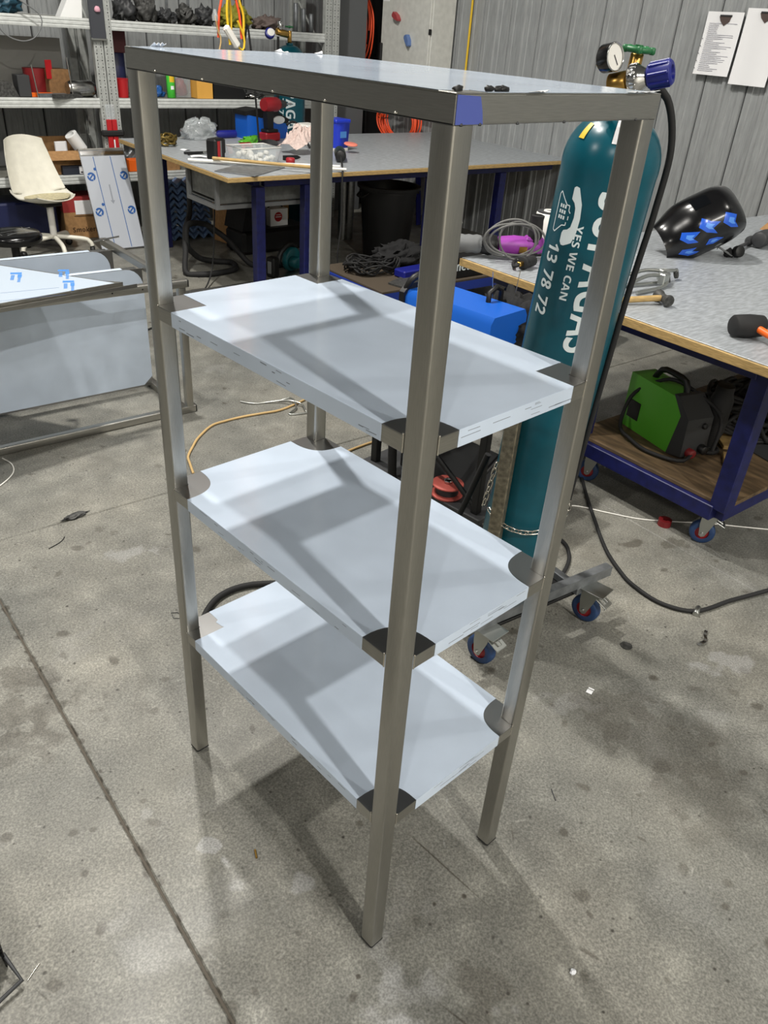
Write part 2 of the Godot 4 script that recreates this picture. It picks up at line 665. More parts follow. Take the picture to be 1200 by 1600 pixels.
# concrete: mottled slab with stains, spots and pale patches where the photograph has them
func make_floor_material() -> void:
	const SZ := 2048
	const M := 4.2        # metres covered by one repeat
	const X0 := -1.5
	const Z0 := -3.2
	var big := noise_img(SZ, 0.0018, 61, 5).get_data()
	var mid := noise_img(SZ, 0.012, 62, 6).get_data()
	var fine := noise_img(SZ, 0.16, 63, 3).get_data()
	var out := PackedByteArray()
	out.resize(SZ * SZ * 3)
	for i in SZ * SZ:
		var k := i * 3
		var b := big[k] / 255.0
		var m := mid[k] / 255.0
		var f := fine[k] / 255.0
		var t := 0.50 + (b - 0.5) * 0.13 + (m - 0.5) * 0.11 + (f - 0.5) * 0.17
		if m > 0.7: t += (m - 0.7) * 0.12
		var w := (b - 0.5) * 0.03
		out[k] = int(clampf(t * (1.30 + w), 0.0, 1.0) * 255.0)
		out[k + 1] = int(clampf(t * 1.29, 0.0, 1.0) * 255.0)
		out[k + 2] = int(clampf(t * (1.225 - w), 0.0, 1.0) * 255.0)
	var im := Image.create_from_data(SZ, SZ, false, Image.FORMAT_RGB8, out)
	var en := FastNoiseLite.new()
	en.seed = 64
	en.frequency = 9.0
	en.fractal_octaves = 4
	var put := func(x: float, z: float, r: float, col: Color, a: float, soft: float, rag: float, sx: float, ang: float) -> void:
		var px := SZ / M
		var cx := int((x - X0) * px)
		var cz := int((z - Z0) * px)
		var R := int(r * px * maxf(sx, 1.0) * 1.6) + 2
		var ca := cos(ang)
		var sa := sin(ang)
		for dz in range(-R, R + 1):
			for dx in range(-R, R + 1):
				var lx := (dx * ca + dz * sa) / px / sx
				var lz := (-dx * sa + dz * ca) / px
				var d := sqrt(lx * lx + lz * lz) / r
				d += rag * en.get_noise_2d((cx + dx) / px, (cz + dz) / px)
				if d < 1.0:
					var al := a * clampf((1.0 - d) / soft, 0.0, 1.0)
					var ix := posmod(cx + dx, SZ)
					var iz := posmod(cz + dz, SZ)
					im.set_pixel(ix, iz, im.get_pixel(ix, iz).lerp(col, al))
	var rg := RandomNumberGenerator.new()
	rg.seed = 99
	var dark := c8(92, 86, 76)
	var pale := c8(226, 226, 226)
	# scattered drops, specks and scuffs
	for k in 300:
		put.call(X0 + rg.randf() * M, Z0 + rg.randf() * M, rg.randf_range(0.006, 0.022), dark, rg.randf_range(0.25, 0.6), 0.5, 0.7, rg.randf_range(1.0, 1.8), rg.randf() * PI)
	for k in 900:
		put.call(X0 + rg.randf() * M, Z0 + rg.randf() * M, rg.randf_range(0.0025, 0.006), c8(60, 56, 50), rg.randf_range(0.4, 0.9), 0.6, 0.3, 1.0, 0.0)
	for k in 700:
		put.call(X0 + rg.randf() * M, Z0 + rg.randf() * M, rg.randf_range(0.002, 0.005), c8(214, 212, 204), rg.randf_range(0.3, 0.7), 0.6, 0.2, rg.randf_range(1.0, 6.0), rg.randf() * PI)
	for k in 60:
		put.call(X0 + rg.randf() * M, Z0 + rg.randf() * M, rg.randf_range(0.03, 0.11), dark, rg.randf_range(0.06, 0.16), 0.6, 1.2, rg.randf_range(1.0, 2.2), rg.randf() * PI)
	for k in 60:
		put.call(X0 + rg.randf() * M, Z0 + rg.randf() * M, rg.randf_range(0.03, 0.1), pale, rg.randf_range(0.08, 0.2), 0.6, 1.3, rg.randf_range(1.0, 2.2), rg.randf() * PI)
	# scratches: thin pale and dark hairlines
	for k in 420:
		put.call(X0 + rg.randf() * M, Z0 + rg.randf() * M, 0.0022, pale if k % 3 else dark, rg.randf_range(0.25, 0.6), 0.8, 0.3, rg.randf_range(6.0, 22.0), rg.randf() * PI)
	# crumbled dirt along the wide joint
	for k in 260:
		put.call(-0.337 + rg.randfn(0.0, 0.006), Z0 + rg.randf() * M, rg.randf_range(0.004, 0.011), c8(96, 90, 80), rg.randf_range(0.3, 0.8), 0.5, 0.8, 1.6, PI / 2)
	for q in FLOOR_MARKS:
		put.call(q[0], q[1], q[2], pale if q[3] > 0 else dark, absf(q[3]), q[4], q[5], q[6], q[7])
	var m := plain("concrete", c8(194, 194, 193), 0.7)
	m.albedo_texture = ImageTexture.create_from_image(im)
	m.uv1_scale = Vector3(1, 1, 1)
	m.heightmap_enabled = true
	m.heightmap_texture = tone_tex("conc", 512, 0.06, 65, 0.0, 1.0, 5)
	m.heightmap_scale = 0.05
	m.detail_enabled = true
	m.detail_blend_mode = BaseMaterial3D.BLEND_MODE_MUL
	m.detail_uv_layer = BaseMaterial3D.DETAIL_UV_2
	m.detail_albedo = tone_tex("grain", 512, 0.13, 67, 0.72, 1.12, 4)
	m.roughness_texture = tone_tex("concr", 512, 0.012, 66, 0.6, 1.0, 4)
	m.roughness_texture_channel = BaseMaterial3D.TEXTURE_CHANNEL_RED

# room x, z, radius, strength (+ pale, - dark), softness, raggedness, stretch, angle
const FLOOR_MARKS := [
	[-0.172, -0.465, 0.036, 0.75, 0.25, 1.1, 1.1, 1.2], [-0.168, -0.405, 0.018, 0.7, 0.25, 0.9, 2.0, 1.4], [-0.178, -0.325, 0.024, 0.45, 0.4, 1.0, 1.0, 0.0],
	[-0.03, -0.231, 0.03, 0.6, 0.35, 1.0, 1.3, 1.0], [-0.011, 0.125, 0.075, 0.55, 0.6, 1.3, 1.3, 0.6], [0.012, 0.036, 0.045, 0.4, 0.6, 1.2, 1.6, 1.3], [-0.04, 0.19, 0.05, 0.5, 0.5, 1.2, 1.2, 0.4],
	[0.168, -1.829, 0.05, 0.5, 0.5, 1.2, 2.4, 0.1], [-0.272, -0.655, 0.02, 0.35, 0.5, 1.0, 1.0, 0.0], [1.647, -0.085, 0.06, 0.55, 0.5, 1.3, 1.8, 0.6], [1.002, -0.277, 0.05, 0.4, 0.5, 1.2, 2.0, 0.5], [0.684, -0.493, 0.04, 0.3, 0.5, 1.0, 1.5, 0.2],
	[1.123, -0.161, 0.10, -0.2, 0.1, 0.8, 1.4, 0.3], [1.149, 0.02, 0.15, -0.2, 0.12, 0.7, 1.2, 0.9], [1.10, 0.20, 0.14, -0.18, 0.4, 0.8, 1.2, 0.4], [0.944, 0.271, 0.06, -0.18, 0.6, 0.9, 1.2, 0.0],
	[-0.383, -1.35, 0.06, -0.28, 0.4, 1.8, 2.0, 0.1], [-0.44, -1.20, 0.10, -0.28, 0.5, 1.9, 1.6, 0.2], [-0.50, -1.10, 0.09, -0.26, 0.5, 1.7, 1.6, 0.4], [-0.21, -1.498, 0.022, -0.5, 0.4, 0.8, 1.4, 0.5],
	[-0.453, -0.708, 0.014, -0.5, 0.4, 0.4, 1.0, 0.0], [-0.41, -0.686, 0.009, -0.5, 0.4, 0.4, 1.0, 0.0], [-0.471, -0.577, 0.012, -0.5, 0.4, 0.4, 1.0, 0.0], [-0.598, -0.792, 0.016, -0.45, 0.4, 0.4, 1.0, 0.0], [-0.621, -0.349, 0.016, -0.45, 0.4, 0.4, 1.3, 0.5],
	[0.275, 0.028, 0.008, -0.9, 0.5, 0.3, 1.0, 0.0], [-0.059, 0.03, 0.007, -0.9, 0.5, 0.3, 1.0, 0.0], [0.20, 0.0, 0.006, -0.9, 0.5, 0.3, 1.0, 0.0], [0.149, 0.24, 0.06, -0.3, 0.5, 1.2, 1.4, 0.2], [0.147, 0.273, 0.014, 0.3, 0.4, 0.2, 1.0, 0.0], [0.184, 0.297, 0.014, 0.3, 0.4, 0.2, 1.0, 0.0],
	[0.422, 0.312, 0.006, -0.5, 0.4, 0.3, 5.0, 1.2], [0.791, 0.188, 0.006, -0.4, 0.4, 0.3, 3.0, 1.3], [0.29, -0.06, 0.003, -0.8, 0.5, 0.3, 48.0, 1.45], [0.07, 0.24, 0.003, -0.7, 0.5, 0.3, 22.0, 1.3],
	[2.0, -0.75, 0.03, -0.5, 0.3, 0.8, 2.0, 0.4], [1.97, -1.12, 0.03, -0.6, 0.3, 0.5, 1.3, 0.7], [2.17, -0.65, 0.05, -0.4, 0.2, 0.6, 1.4, 0.2],
]

# ---------------------------------------------------------------- the shed
const WX := 5.62      # right wall
const BZ := -7.9      # back wall
const LX := -9.0
const FZ := 8.0
const HT := 6.6

func slab_mesh(x0: float, x1: float, z0: float, z1: float) -> ArrayMesh:
	# a slab with softened top edges and UVs in metres / 4.2
	var st := SurfaceTool.new()
	st.begin(Mesh.PRIMITIVE_TRIANGLES)
	var e := 0.004
	var q := func(p: Array, nn: Vector3) -> void:
		for t in [[0, 1, 2], [0, 2, 3]]:
			var a: Vector3 = p[t[0]]
			var b: Vector3 = p[t[1]]
			var c: Vector3 = p[t[2]]
			var o := [a, b, c] if (b - a).cross(c - a).dot(nn) <= 0.0 else [a, c, b]
			for w in o:
				st.set_normal(nn)
				st.set_uv(Vector2((w.x + 1.5) / 4.2, (w.z + 3.2) / 4.2))
				st.set_uv2(Vector2(w.x, w.z) / 0.5)
				st.add_vertex(w)
	q.call([Vector3(x0 + e, 0, z0 + e), Vector3(x1 - e, 0, z0 + e), Vector3(x1 - e, 0, z1 - e), Vector3(x0 + e, 0, z1 - e)], Vector3.UP)
	q.call([Vector3(x0 + e, 0, z0 + e), Vector3(x1 - e, 0, z0 + e), Vector3(x1, -e, z0), Vector3(x0, -e, z0)], Vector3(0, 1, -1).normalized())
	q.call([Vector3(x0 + e, 0, z1 - e), Vector3(x1 - e, 0, z1 - e), Vector3(x1, -e, z1), Vector3(x0, -e, z1)], Vector3(0, 1, 1).normalized())
	q.call([Vector3(x0 + e, 0, z0 + e), Vector3(x0 + e, 0, z1 - e), Vector3(x0, -e, z1), Vector3(x0, -e, z0)], Vector3(-1, 1, 0).normalized())
	q.call([Vector3(x1 - e, 0, z0 + e), Vector3(x1 - e, 0, z1 - e), Vector3(x1, -e, z1), Vector3(x1, -e, z0)], Vector3(1, 1, 0).normalized())
	q.call([Vector3(x0, -e, z0), Vector3(x1, -e, z0), Vector3(x1, -0.05, z0), Vector3(x0, -0.05, z0)], Vector3(0, 0, -1))
	q.call([Vector3(x0, -e, z1), Vector3(x1, -e, z1), Vector3(x1, -0.05, z1), Vector3(x0, -0.05, z1)], Vector3(0, 0, 1))
	q.call([Vector3(x0, -e, z0), Vector3(x0, -e, z1), Vector3(x0, -0.05, z1), Vector3(x0, -0.05, z0)], Vector3(-1, 0, 0))
	q.call([Vector3(x1, -e, z0), Vector3(x1, -e, z1), Vector3(x1, -0.05, z1), Vector3(x1, -0.05, z0)], Vector3(1, 0, 0))
	return st.commit()

func build_room() -> void:
	# floor: concrete slabs with open joints over a dirty bed
	var fl := SN("floor", "stained grey concrete workshop floor with sawn joints")
	var xs := [[LX, -0.3405], [-0.3335, 2.154], [2.157, WX + 0.1]]
	var zs := [[BZ - 0.1, -2.1965], [-2.1925, FZ]]
	for x in xs:
		for z in zs:
			P(fl, "slab", slab_mesh(x[0], x[1], z[0], z[1]), mats["concrete"])
	P(fl, "joint_bed", B(Vector3(WX - LX, 0.1, FZ - BZ), 0.0), mats["joint_dirt"], xf(Vector3((WX + LX) / 2, -0.0555, (FZ + BZ) / 2)))
	# cracks and joint dirt that stands a little proud of the groove
	# right wall: one sheet after the other, each with a middle rib and a lap groove
	var wr := SN("wall_right", "grey ribbed steel sheet wall behind the benches")
	P(wr, "backing", B(Vector3(0.1, HT, FZ - BZ + 0.2), 0.0), mats["groove"], xf(Vector3(WX + 0.09, HT / 2, (FZ + BZ) / 2)))
	var w := 0.37
	var prof := [Vector2(0.004, 0.0), Vector2(0.010, 0.016), Vector2(0.055, 0.016), Vector2(0.060, 0.010), Vector2(0.115, 0.010), Vector2(0.120, 0.016), Vector2(0.160, 0.016), Vector2(0.168, 0.034), Vector2(0.196, 0.034), Vector2(0.204, 0.016), Vector2(0.250, 0.016), Vector2(0.255, 0.010), Vector2(0.305, 0.010), Vector2(0.310, 0.016), Vector2(0.356, 0.016), Vector2(0.364, 0.0)]
	var pm := mb().at(Transform3D(Basis(Vector3(0, 0, 1), Vector3(-1, 0, 0), Vector3(0, 1, 0)), Vector3.ZERO)).prism(prof, 0.0, HT, 0.99).mesh()
	var z := -3.639 - w * 12
	while z < FZ - w:
		P(wr, "wall_sheet", pm, mats["cladding"], xf(Vector3(WX + 0.04, 0, z)))
		z += w
	var wb := SN("wall_back", "ribbed steel sheet wall behind the rack")
	P(wb, "backing", B(Vector3(WX - LX, HT, 0.1), 0.0), mats["groove"], xf(Vector3((WX + LX) / 2, HT / 2, BZ - 0.09)))
	var pm2 := mb().at(Transform3D(Basis(Vector3(1, 0, 0), Vector3(0, 0, 1), Vector3(0, 1, 0)), Vector3.ZERO)).prism(prof, 0.0, HT, 0.99).mesh()
	var x := WX - w
	while x > LX:
		P(wb, "wall_sheet", pm2, mats["cladding"], xf(Vector3(x, 0, BZ - 0.04)))
		x -= w
	S("wall_left", "grey steel sheet wall far on the left", B(Vector3(0.15, HT, FZ - BZ), 0.0), mats["left_wall"], Vector3(LX - 0.07, HT / 2, (FZ + BZ) / 2))
	S("wall_front", "pale steel sheet wall behind the viewer", B(Vector3(WX - LX, HT, 0.15), 0.0), mats["pale_wall"], Vector3((WX + LX) / 2, HT / 2, FZ + 0.07))
	S("ceiling", "pale steel roof of the shed", B(Vector3(WX - LX + 0.4, 0.15, FZ - BZ + 0.4), 0.0), mats["roof"], Vector3((WX + LX) / 2, HT + 0.07, (FZ + BZ) / 2))
	for l in LAMPS:
		var o := Node3D.new()
		o.name = numbered("high_bay_lamp")
		add_child(o)
		o.position = Vector3(l[0], l[1], l[2])
		tag(o, "round high bay lamp " + l[4], "lamp", "high bay lamps under the roof")
		P(o, "housing", mb().lathe([Vector2(0, 0.004), Vector2(0.19, 0.004), Vector2(0.2, 0.02), Vector2(0.17, 0.09), Vector2(0.1, 0.12), Vector2(0.1, 0.2), Vector2(0, 0.2)], 24), mats["dark_grey"])
		P(o, "lamp_glow_disc", mb().cyl(0.165, 0.0, 0.004, 24), mats["lamp_glow"])
		P(o, "hanger_rod", mb().cyl(0.008, 0.2, HT - l[1], 8), mats["zinc"])

# ---------------------------------------------------------------- the shelf unit (world axes: long side along -z, short side along x)
const UW := 0.802     # long side
const UD := 0.458     # short side
const LG := 0.038     # leg tube
const UH := 1.8

# outline of a film sheet in (b, a); every corner: "q" quarter round, "s" square
func film_outline(kinds: Array, r: float) -> Array:
	# corners in order F (0,0), R (D,0), B (D,W), L (0,W)
	var p := []
	var cs := [[Vector2(0, 0), Vector2(0, 1), Vector2(1, 0)], [Vector2(UD, 0), Vector2(-1, 0), Vector2(0, 1)], [Vector2(UD, UW), Vector2(0, -1), Vector2(-1, 0)], [Vector2(0, UW), Vector2(1, 0), Vector2(0, -1)]]
	for i in 4:
		var c: Vector2 = cs[i][0]
		var d0: Vector2 = cs[i][1]
		var d1: Vector2 = cs[i][2]
		var k: Array = kinds[i]
		var ra: float = k[1]
		var rb: float = k[2]
		if k[0] == "q":
			for s in 13:
				var f := PI / 2 * s / 12.0
				# superellipse between a round and a square cut
				var e := 0.72
				p.append(c + d0 * ra * pow(cos(f), e) + d1 * rb * pow(sin(f), e))
		elif k[0] == "t":
			p.append_array([c + d0 * ra, c + d0 * ra + d1 * rb * 0.55, c + d0 * ra * 0.9 + d1 * rb * 0.62, c + d0 * (ra - 0.006) + d1 * rb * 0.9, c + d0 * ra * 0.97 + d1 * rb, c + d1 * rb])
		else:
			p.append_array([c + d0 * ra, c + d0 * ra + d1 * rb, c + d1 * rb])
	return p

# polygon given in (b, a) laid flat at height y0..y1
func flat(m: MB, poly: Array, y0: float, y1: float) -> MB:
	# local x -> +x, local y -> -z, local z -> +y
	m.at(Transform3D(Basis(Vector3(1, 0, 0), Vector3(0, 0, -1), Vector3(0, 1, 0)), Vector3.ZERO))
	return m.prism(poly, y0, y1)

func build_shelf_unit() -> void:
	var u := Node3D.new()
	u.name = numbered("shelf_unit")
	add_child(u)
	tag(u, "tall brushed stainless steel shelf unit with film covered shelves in the foreground", "shelf unit")
	var legs := [Vector2(0, 0), Vector2(UD - LG, 0), Vector2(UD - LG, UW - LG), Vector2(0, UW - LG)]
	var prof := square_tube(LG, 0.0045)
	var lm := mb().at(Transform3D(Basis(Vector3(1, 0, 0), Vector3(0, 0, -1), Vector3(0, 1, 0)), Vector3.ZERO)).prism(prof, 0.013, UH - 0.0352, 0.8).mesh()
	var fm := mb()
	fm.box(Vector3(0, 0.0095, 0), Vector3(0.0388, 0.007, 0.0388), 0.002)
	fm.cyl(0.015, 0.0, 0.008, 14, 0.002)
	var fmm := fm.mesh()
	for l in legs:
		var x := xf(Vector3(l.x + LG / 2, 0, -(l.y + LG / 2)))
		var g := P(u, "leg", lm, mats["steel_y"], x)
		var ft := P(g, "foot", fmm, mats["black_plastic"])
		ft.set_meta("label", "black plastic end plug")
	# top: folded pan
	var top := N(u, "top")
	var h := UH
	var tp := mb()
	tp.box(Vector3(UD / 2, h - 0.001, -UW / 2), Vector3(UD, 0.002, UW), 0.0008)
	P(top, "top_plate", tp, mats["steel_z"])
	var sk := 0.035
	P(top, "skirt", mb().box(Vector3(0.001, h - sk / 2 - 0.001, -UW / 2), Vector3(0.002, sk - 0.002, UW), 0.0008), mats["steel_z"])
	P(top, "skirt", mb().box(Vector3(UD - 0.001, h - sk / 2 - 0.001, -UW / 2), Vector3(0.002, sk - 0.002, UW), 0.0008), mats["steel_z"])
	P(top, "skirt", mb().box(Vector3(UD / 2, h - sk / 2 - 0.001, -0.001), Vector3(UD, sk - 0.002, 0.002), 0.0008), mats["steel_x"])
	P(top, "skirt", mb().box(Vector3(UD / 2, h - sk / 2 - 0.001, -UW + 0.001), Vector3(UD, sk - 0.002, 0.002), 0.0008), mats["steel_x"])
	var lip := mb()
	lip.box(Vector3(0.009, h - sk + 0.001, -UW / 2), Vector3(0.018, 0.0018, UW - 0.004), 0.0)
	lip.box(Vector3(UD - 0.009, h - sk + 0.001, -UW / 2), Vector3(0.018, 0.0018, UW - 0.004), 0.0)
	lip.box(Vector3(UD / 2, h - sk + 0.001, -0.009), Vector3(UD - 0.04, 0.0018, 0.018), 0.0)
	lip.box(Vector3(UD / 2, h - sk + 0.001, -UW + 0.009), Vector3(UD - 0.04, 0.0018, 0.018), 0.0)
	P(top, "return_lip", lip, mats["steel_bare"])
	var f0 := P(top, "protective_film", flat(mb(), film_outline([["s", 0.03, 0.055], ["s", 0.05, 0.012], ["s", 0.02, 0.03], ["s", 0.03, 0.02]], 0.0), h + 0.0002, h + 0.0007), mats["film"])
	f0.set_meta("label", "milky protective film")
	# torn curls of film left along the edges of the top
	for q in [[0.16, 0.001, 0.05, 0.004, 20.0], [0.41, 0.003, 0.09, 0.003, 4.0], [0.43, 0.79, 0.04, 0.008, 60.0], [0.06, 0.79, 0.03, 0.010, 15.0], [0.34, 0.795, 0.05, 0.006, 80.0]]:
		P(top, "torn_film", curl(q[2], q[3], int(q[4])), mats["film_white"], xf(Vector3(q[0], h + 0.0008, -q[1]), 0, q[4], 0))
	for q in [[0.012, 0.010], [0.062, 0.004], [0.078, 0.004], [0.09, 0.004]]:
		P(top, "scorched_film", mb().lump(Vector3(0.018, 0.008, 0.007), 5 + int(q[0] * 1000), 0.5, 3.0, 8, 6), mats["black_plastic"], xf(Vector3(q[0], h + 0.0004, -q[1])))
	for q in [[0.013, 0.0], [0.047, 0.0], [0.12, 0.0], [0.22, 0.0], [0.40, 0.0]]:
		P(top, "weld_tack", mb().lump(Vector3(0.006, 0.004, 0.004), 3, 0.3, 2.0, 8, 6), mats["dark_grey"], xf(Vector3(q[0], h - sk - 0.001, 0.0)))
	for q in [0.10, 0.24, 0.36, 0.55, 0.7]:
		P(top, "weld_tack", mb().lump(Vector3(0.004, 0.004, 0.007), 3, 0.3, 2.0, 8, 6), mats["weld"], xf(Vector3(0.0, h - sk + 0.002, -q)))
	var tint := P(top, "film_remnant", mb().at(xf(Vector3(0.0, 0, 0.0002))).prism([Vector2(0.002, h - 0.034), Vector2(0.052, h - 0.034), Vector2(0.049, h - 0.02), Vector2(0.046, h - 0.012), Vector2(0.043, h - 0.004), Vector2(0.002, h - 0.002)], 0.0, 0.0003), mats_blue_film())
	tint.set_meta("label", "scrap of blue film at the corner")
	# three shelves
	var specs := [
		[1.3439, [["q", 0.086, 0.082], ["s", 0.078, 0.084], ["s", 0.082, 0.076], ["s", 0.082, 0.091]]],
		[0.9073, [["q", 0.098, 0.092], ["q", 0.091, 0.091], ["q", 0.100, 0.089], ["q", 0.094, 0.097]]],
		[0.4672, [["q", 0.083, 0.095], ["q", 0.088, 0.084], ["q", 0.09, 0.088], ["t", 0.091, 0.078]]],
	]
	for s in specs:
		build_shelf(u, s[0], s[1])

func mats_blue_film() -> StandardMaterial3D:
	return plain("blue_film", c8(96, 110, 190), 0.35, 0.5)

func curl(l: float, hgt: float, sd: int) -> MB:
	var no := FastNoiseLite.new()
	no.seed = sd
	no.frequency = 30.0
	return mb().sheet(func(a: float, b: float) -> Vector3:
		var x := (a - 0.5) * l
		return Vector3(x, absf(no.get_noise_2d(x, 0.0)) * hgt * 2.0 * b + 0.0004, (b - 0.5) * 0.012 + no.get_noise_2d(x, 3.0) * 0.004), 16, 4, 0.0004)

func build_shelf(u: Node3D, h: float, kinds: Array) -> void:
	var s := N(u, "shelf")
	var g := LG + 0.0006
	var pl := [Vector2(g, 0), Vector2(UD - g, 0), Vector2(UD - g, g), Vector2(UD, g), Vector2(UD, UW - g), Vector2(UD - g, UW - g), Vector2(UD - g, UW), Vector2(g, UW), Vector2(g, UW - g), Vector2(0, UW - g), Vector2(0, g), Vector2(g, g)]
	P(s, "shelf_plate", flat(mb(), pl, h - 0.002, h), mats["steel_bare"])
	var sk := 0.0304
	var lx := UD - 2 * g
	var lz := UW - 2 * g
	var cy := h - sk / 2 - 0.0005
	P(s, "skirt", B(Vector3(0.0016, sk - 0.001, lz), 0.0006), mats["steel_z"], xf(Vector3(0.0008, cy, -UW / 2)))
	P(s, "skirt", B(Vector3(0.0016, sk - 0.001, lz), 0.0006), mats["steel_z"], xf(Vector3(UD - 0.0008, cy, -UW / 2)))
	P(s, "skirt", B(Vector3(lx, sk - 0.001, 0.0016), 0.0006), mats["steel_x"], xf(Vector3(UD / 2, cy, -0.0008)))
	P(s, "skirt", B(Vector3(lx, sk - 0.001, 0.0016), 0.0006), mats["steel_x"], xf(Vector3(UD / 2, cy, -UW + 0.0008)))
	var o := film_outline(kinds, 0.0)
	var fp := P(s, "protective_film", flat(mb(), o, h + 0.0002, h + 0.0006), mats["film"])
	fp.set_meta("label", "milky protective film cut back at the corners")
	# film wrapped down the skirts, ending where the cut begins
	var aF: float = kinds[0][1]
	var bF: float = kinds[0][2]
	var bR: float = kinds[1][1]
	var aR: float = kinds[1][2]
	var aB: float = kinds[2][1]
	var bB: float = kinds[2][2]
	var bL: float = kinds[3][1]
	var aL: float = kinds[3][2]
	var fh := sk + 0.0002
	var fy := h - fh / 2 + 0.0004
	P(s, "film_flap", B(Vector3(0.0006, fh, UW - aF - aL), 0.0002), mats["film"], xf(Vector3(-0.0004, fy, -(aF + UW - aL) / 2)))
	P(s, "film_flap", B(Vector3(0.0006, fh, UW - aR - aB), 0.0002), mats["film"], xf(Vector3(UD + 0.0004, fy, -(aR + UW - aB) / 2)))
	P(s, "film_flap", B(Vector3(UD - bF - bR, fh, 0.0006), 0.0002), mats["film"], xf(Vector3((bF + UD - bR) / 2, fy, 0.0004)))
	P(s, "film_flap", B(Vector3(UD - bL - bB, fh, 0.0006), 0.0002), mats["film"], xf(Vector3((bL + UD - bB) / 2, fy, -UW - 0.0004)))
	# rubbed grey streaks on the flaps
	var rg := RandomNumberGenerator.new()
	rg.seed = int(h * 1000)
	for k in 14:
		var a := rg.randf_range(aF + 0.02, UW - aL - 0.03)
		P(s, "rub_mark", B(Vector3(0.0003, rg.randf_range(0.0008, 0.002), rg.randf_range(0.006, 0.03)), 0.0), mats["film_mark"], xf(Vector3(-0.0008, h - rg.randf_range(0.003, 0.026), -a), rg.randf_range(-2, 2), 0, 0))
	for k in 10:
		var b := rg.randf_range(bF + 0.02, UD - bR - 0.02)
		P(s, "rub_mark", B(Vector3(rg.randf_range(0.01, 0.05), rg.randf_range(0.0007, 0.0014), 0.0003), 0.0), mats["film_mark"], xf(Vector3(b, h - rg.randf_range(0.003, 0.024), 0.0008), 0, 0, rg.randf_range(-1, 1)))
	# weld beads where the shelf meets the legs
	for q in [[g, 0.0], [0.0, g], [UD - g, 0.0], [0.0, UW - g], [UD - g, UW - g]]:
		P(s, "weld_bead", mb().lump(Vector3(0.004, 0.005, 0.004), 4, 0.3, 2.0, 8, 6), mats["weld"], xf(Vector3(q[0], h - 0.001, -q[1])))
	P(s, "weld_bead", mb().tube([Vector3(0.0006, h - sk, -g), Vector3(0.0006, h, -g)], 0.0016, 6), mats["weld"])
	P(s, "weld_bead", mb().tube([Vector3(g, h - sk, -0.0006), Vector3(g, h, -0.0006)], 0.0016, 6), mats["weld"])
	P(s, "weld_bead", mb().tube([Vector3(UD - g, h - sk, -0.0006), Vector3(UD - g, h, -0.0006)], 0.0016, 6), mats["weld"])

# ---------------------------------------------------------------- casters and benches
# swivel caster with blue tyre, red hub and brake pedal; wheel axle along local x, top plate at y = 0.158
func caster(parent: Node3D, p: Vector3, turn := 0.0, s := 1.0) -> Node3D:
	var k := N(parent, "caster", Transform3D(Basis(Vector3.UP, deg_to_rad(turn)) * s, p))
	var side := Transform3D(Basis(Vector3(0, 0, 1), Vector3(1, 0, 0), Vector3(0, 1, 0)), Vector3(0, 0.055, 0))
	P(k, "wheel", mb().at(side).lathe([Vector2(0.030, -0.017), Vector2(0.048, -0.018), Vector2(0.054, -0.012), Vector2(0.055, 0.0), Vector2(0.054, 0.012), Vector2(0.048, 0.018), Vector2(0.030, 0.017)], 28, 0.6), mats["tyre_blue"])
	P(k, "hub", mb().at(side).lathe([Vector2(0, -0.019), Vector2(0.010, -0.019), Vector2(0.014, -0.012), Vector2(0.033, -0.010), Vector2(0.036, -0.0175), Vector2(0.036, 0.0175), Vector2(0.033, 0.010), Vector2(0.014, 0.012), Vector2(0.010, 0.019), Vector2(0, 0.019)], 24, 0.9), mats["hub_red"])
	var ar := Transform3D(Basis(Vector3(0, 0, 1), Vector3(0, 1, 0), Vector3(-1, 0, 0)), Vector3.ZERO)
	var fk := mb()
	for sx in [-0.026, 0.023]:
		fk.at(Transform3D(ar.basis, Vector3(sx + 0.003, 0, 0))).prism([Vector2(-0.012, 0.045), Vector2(0.0, 0.038), Vector2(0.012, 0.045), Vector2(0.034, 0.105), Vector2(0.045, 0.145), Vector2(-0.02, 0.145), Vector2(-0.02, 0.1)], 0.0, 0.003)
	fk.at(Transform3D()).box(Vector3(0, 0.1435, 0.012), Vector3(0.052, 0.003, 0.064), 0.001)
	P(k, "fork", fk, mats["zinc"])
	P(k, "top_plate", mb().box(Vector3(0, 0.153, 0.02), Vector3(0.085, 0.004, 0.1), 0.001).at(xf()).box(Vector3(0, 0.1485, 0.012), Vector3(0.045, 0.006, 0.045), 0.002), mats["zinc"])
	P(k, "axle_bolt", mb().at(Transform3D(side.basis, Vector3(0, 0.055, 0))).cyl(0.007, -0.032, 0.032, 6), mats["chrome"])
	var pd := mb().at(xf(Vector3(0, 0.118, 0.058), 24, 0, 0))
	pd.box(Vector3(-0.019, 0, 0), Vector3(0.014, 0.004, 0.052), 0.001).box(Vector3(0.019, 0, 0), Vector3(0.014, 0.004, 0.052), 0.001).box(Vector3(0, 0, 0.02), Vector3(0.03, 0.004, 0.014), 0.001).box(Vector3(0, 0, -0.02), Vector3(0.03, 0.004, 0.014), 0.001).box(Vector3(0, 0.003, 0.0), Vector3(0.014, 0.004, 0.03), 0.001).box(Vector3(0, -0.005, 0.027), Vector3(0.05, 0.008, 0.003), 0.001)
	P(k, "brake_pedal", pd, mats["zinc"])
	return k

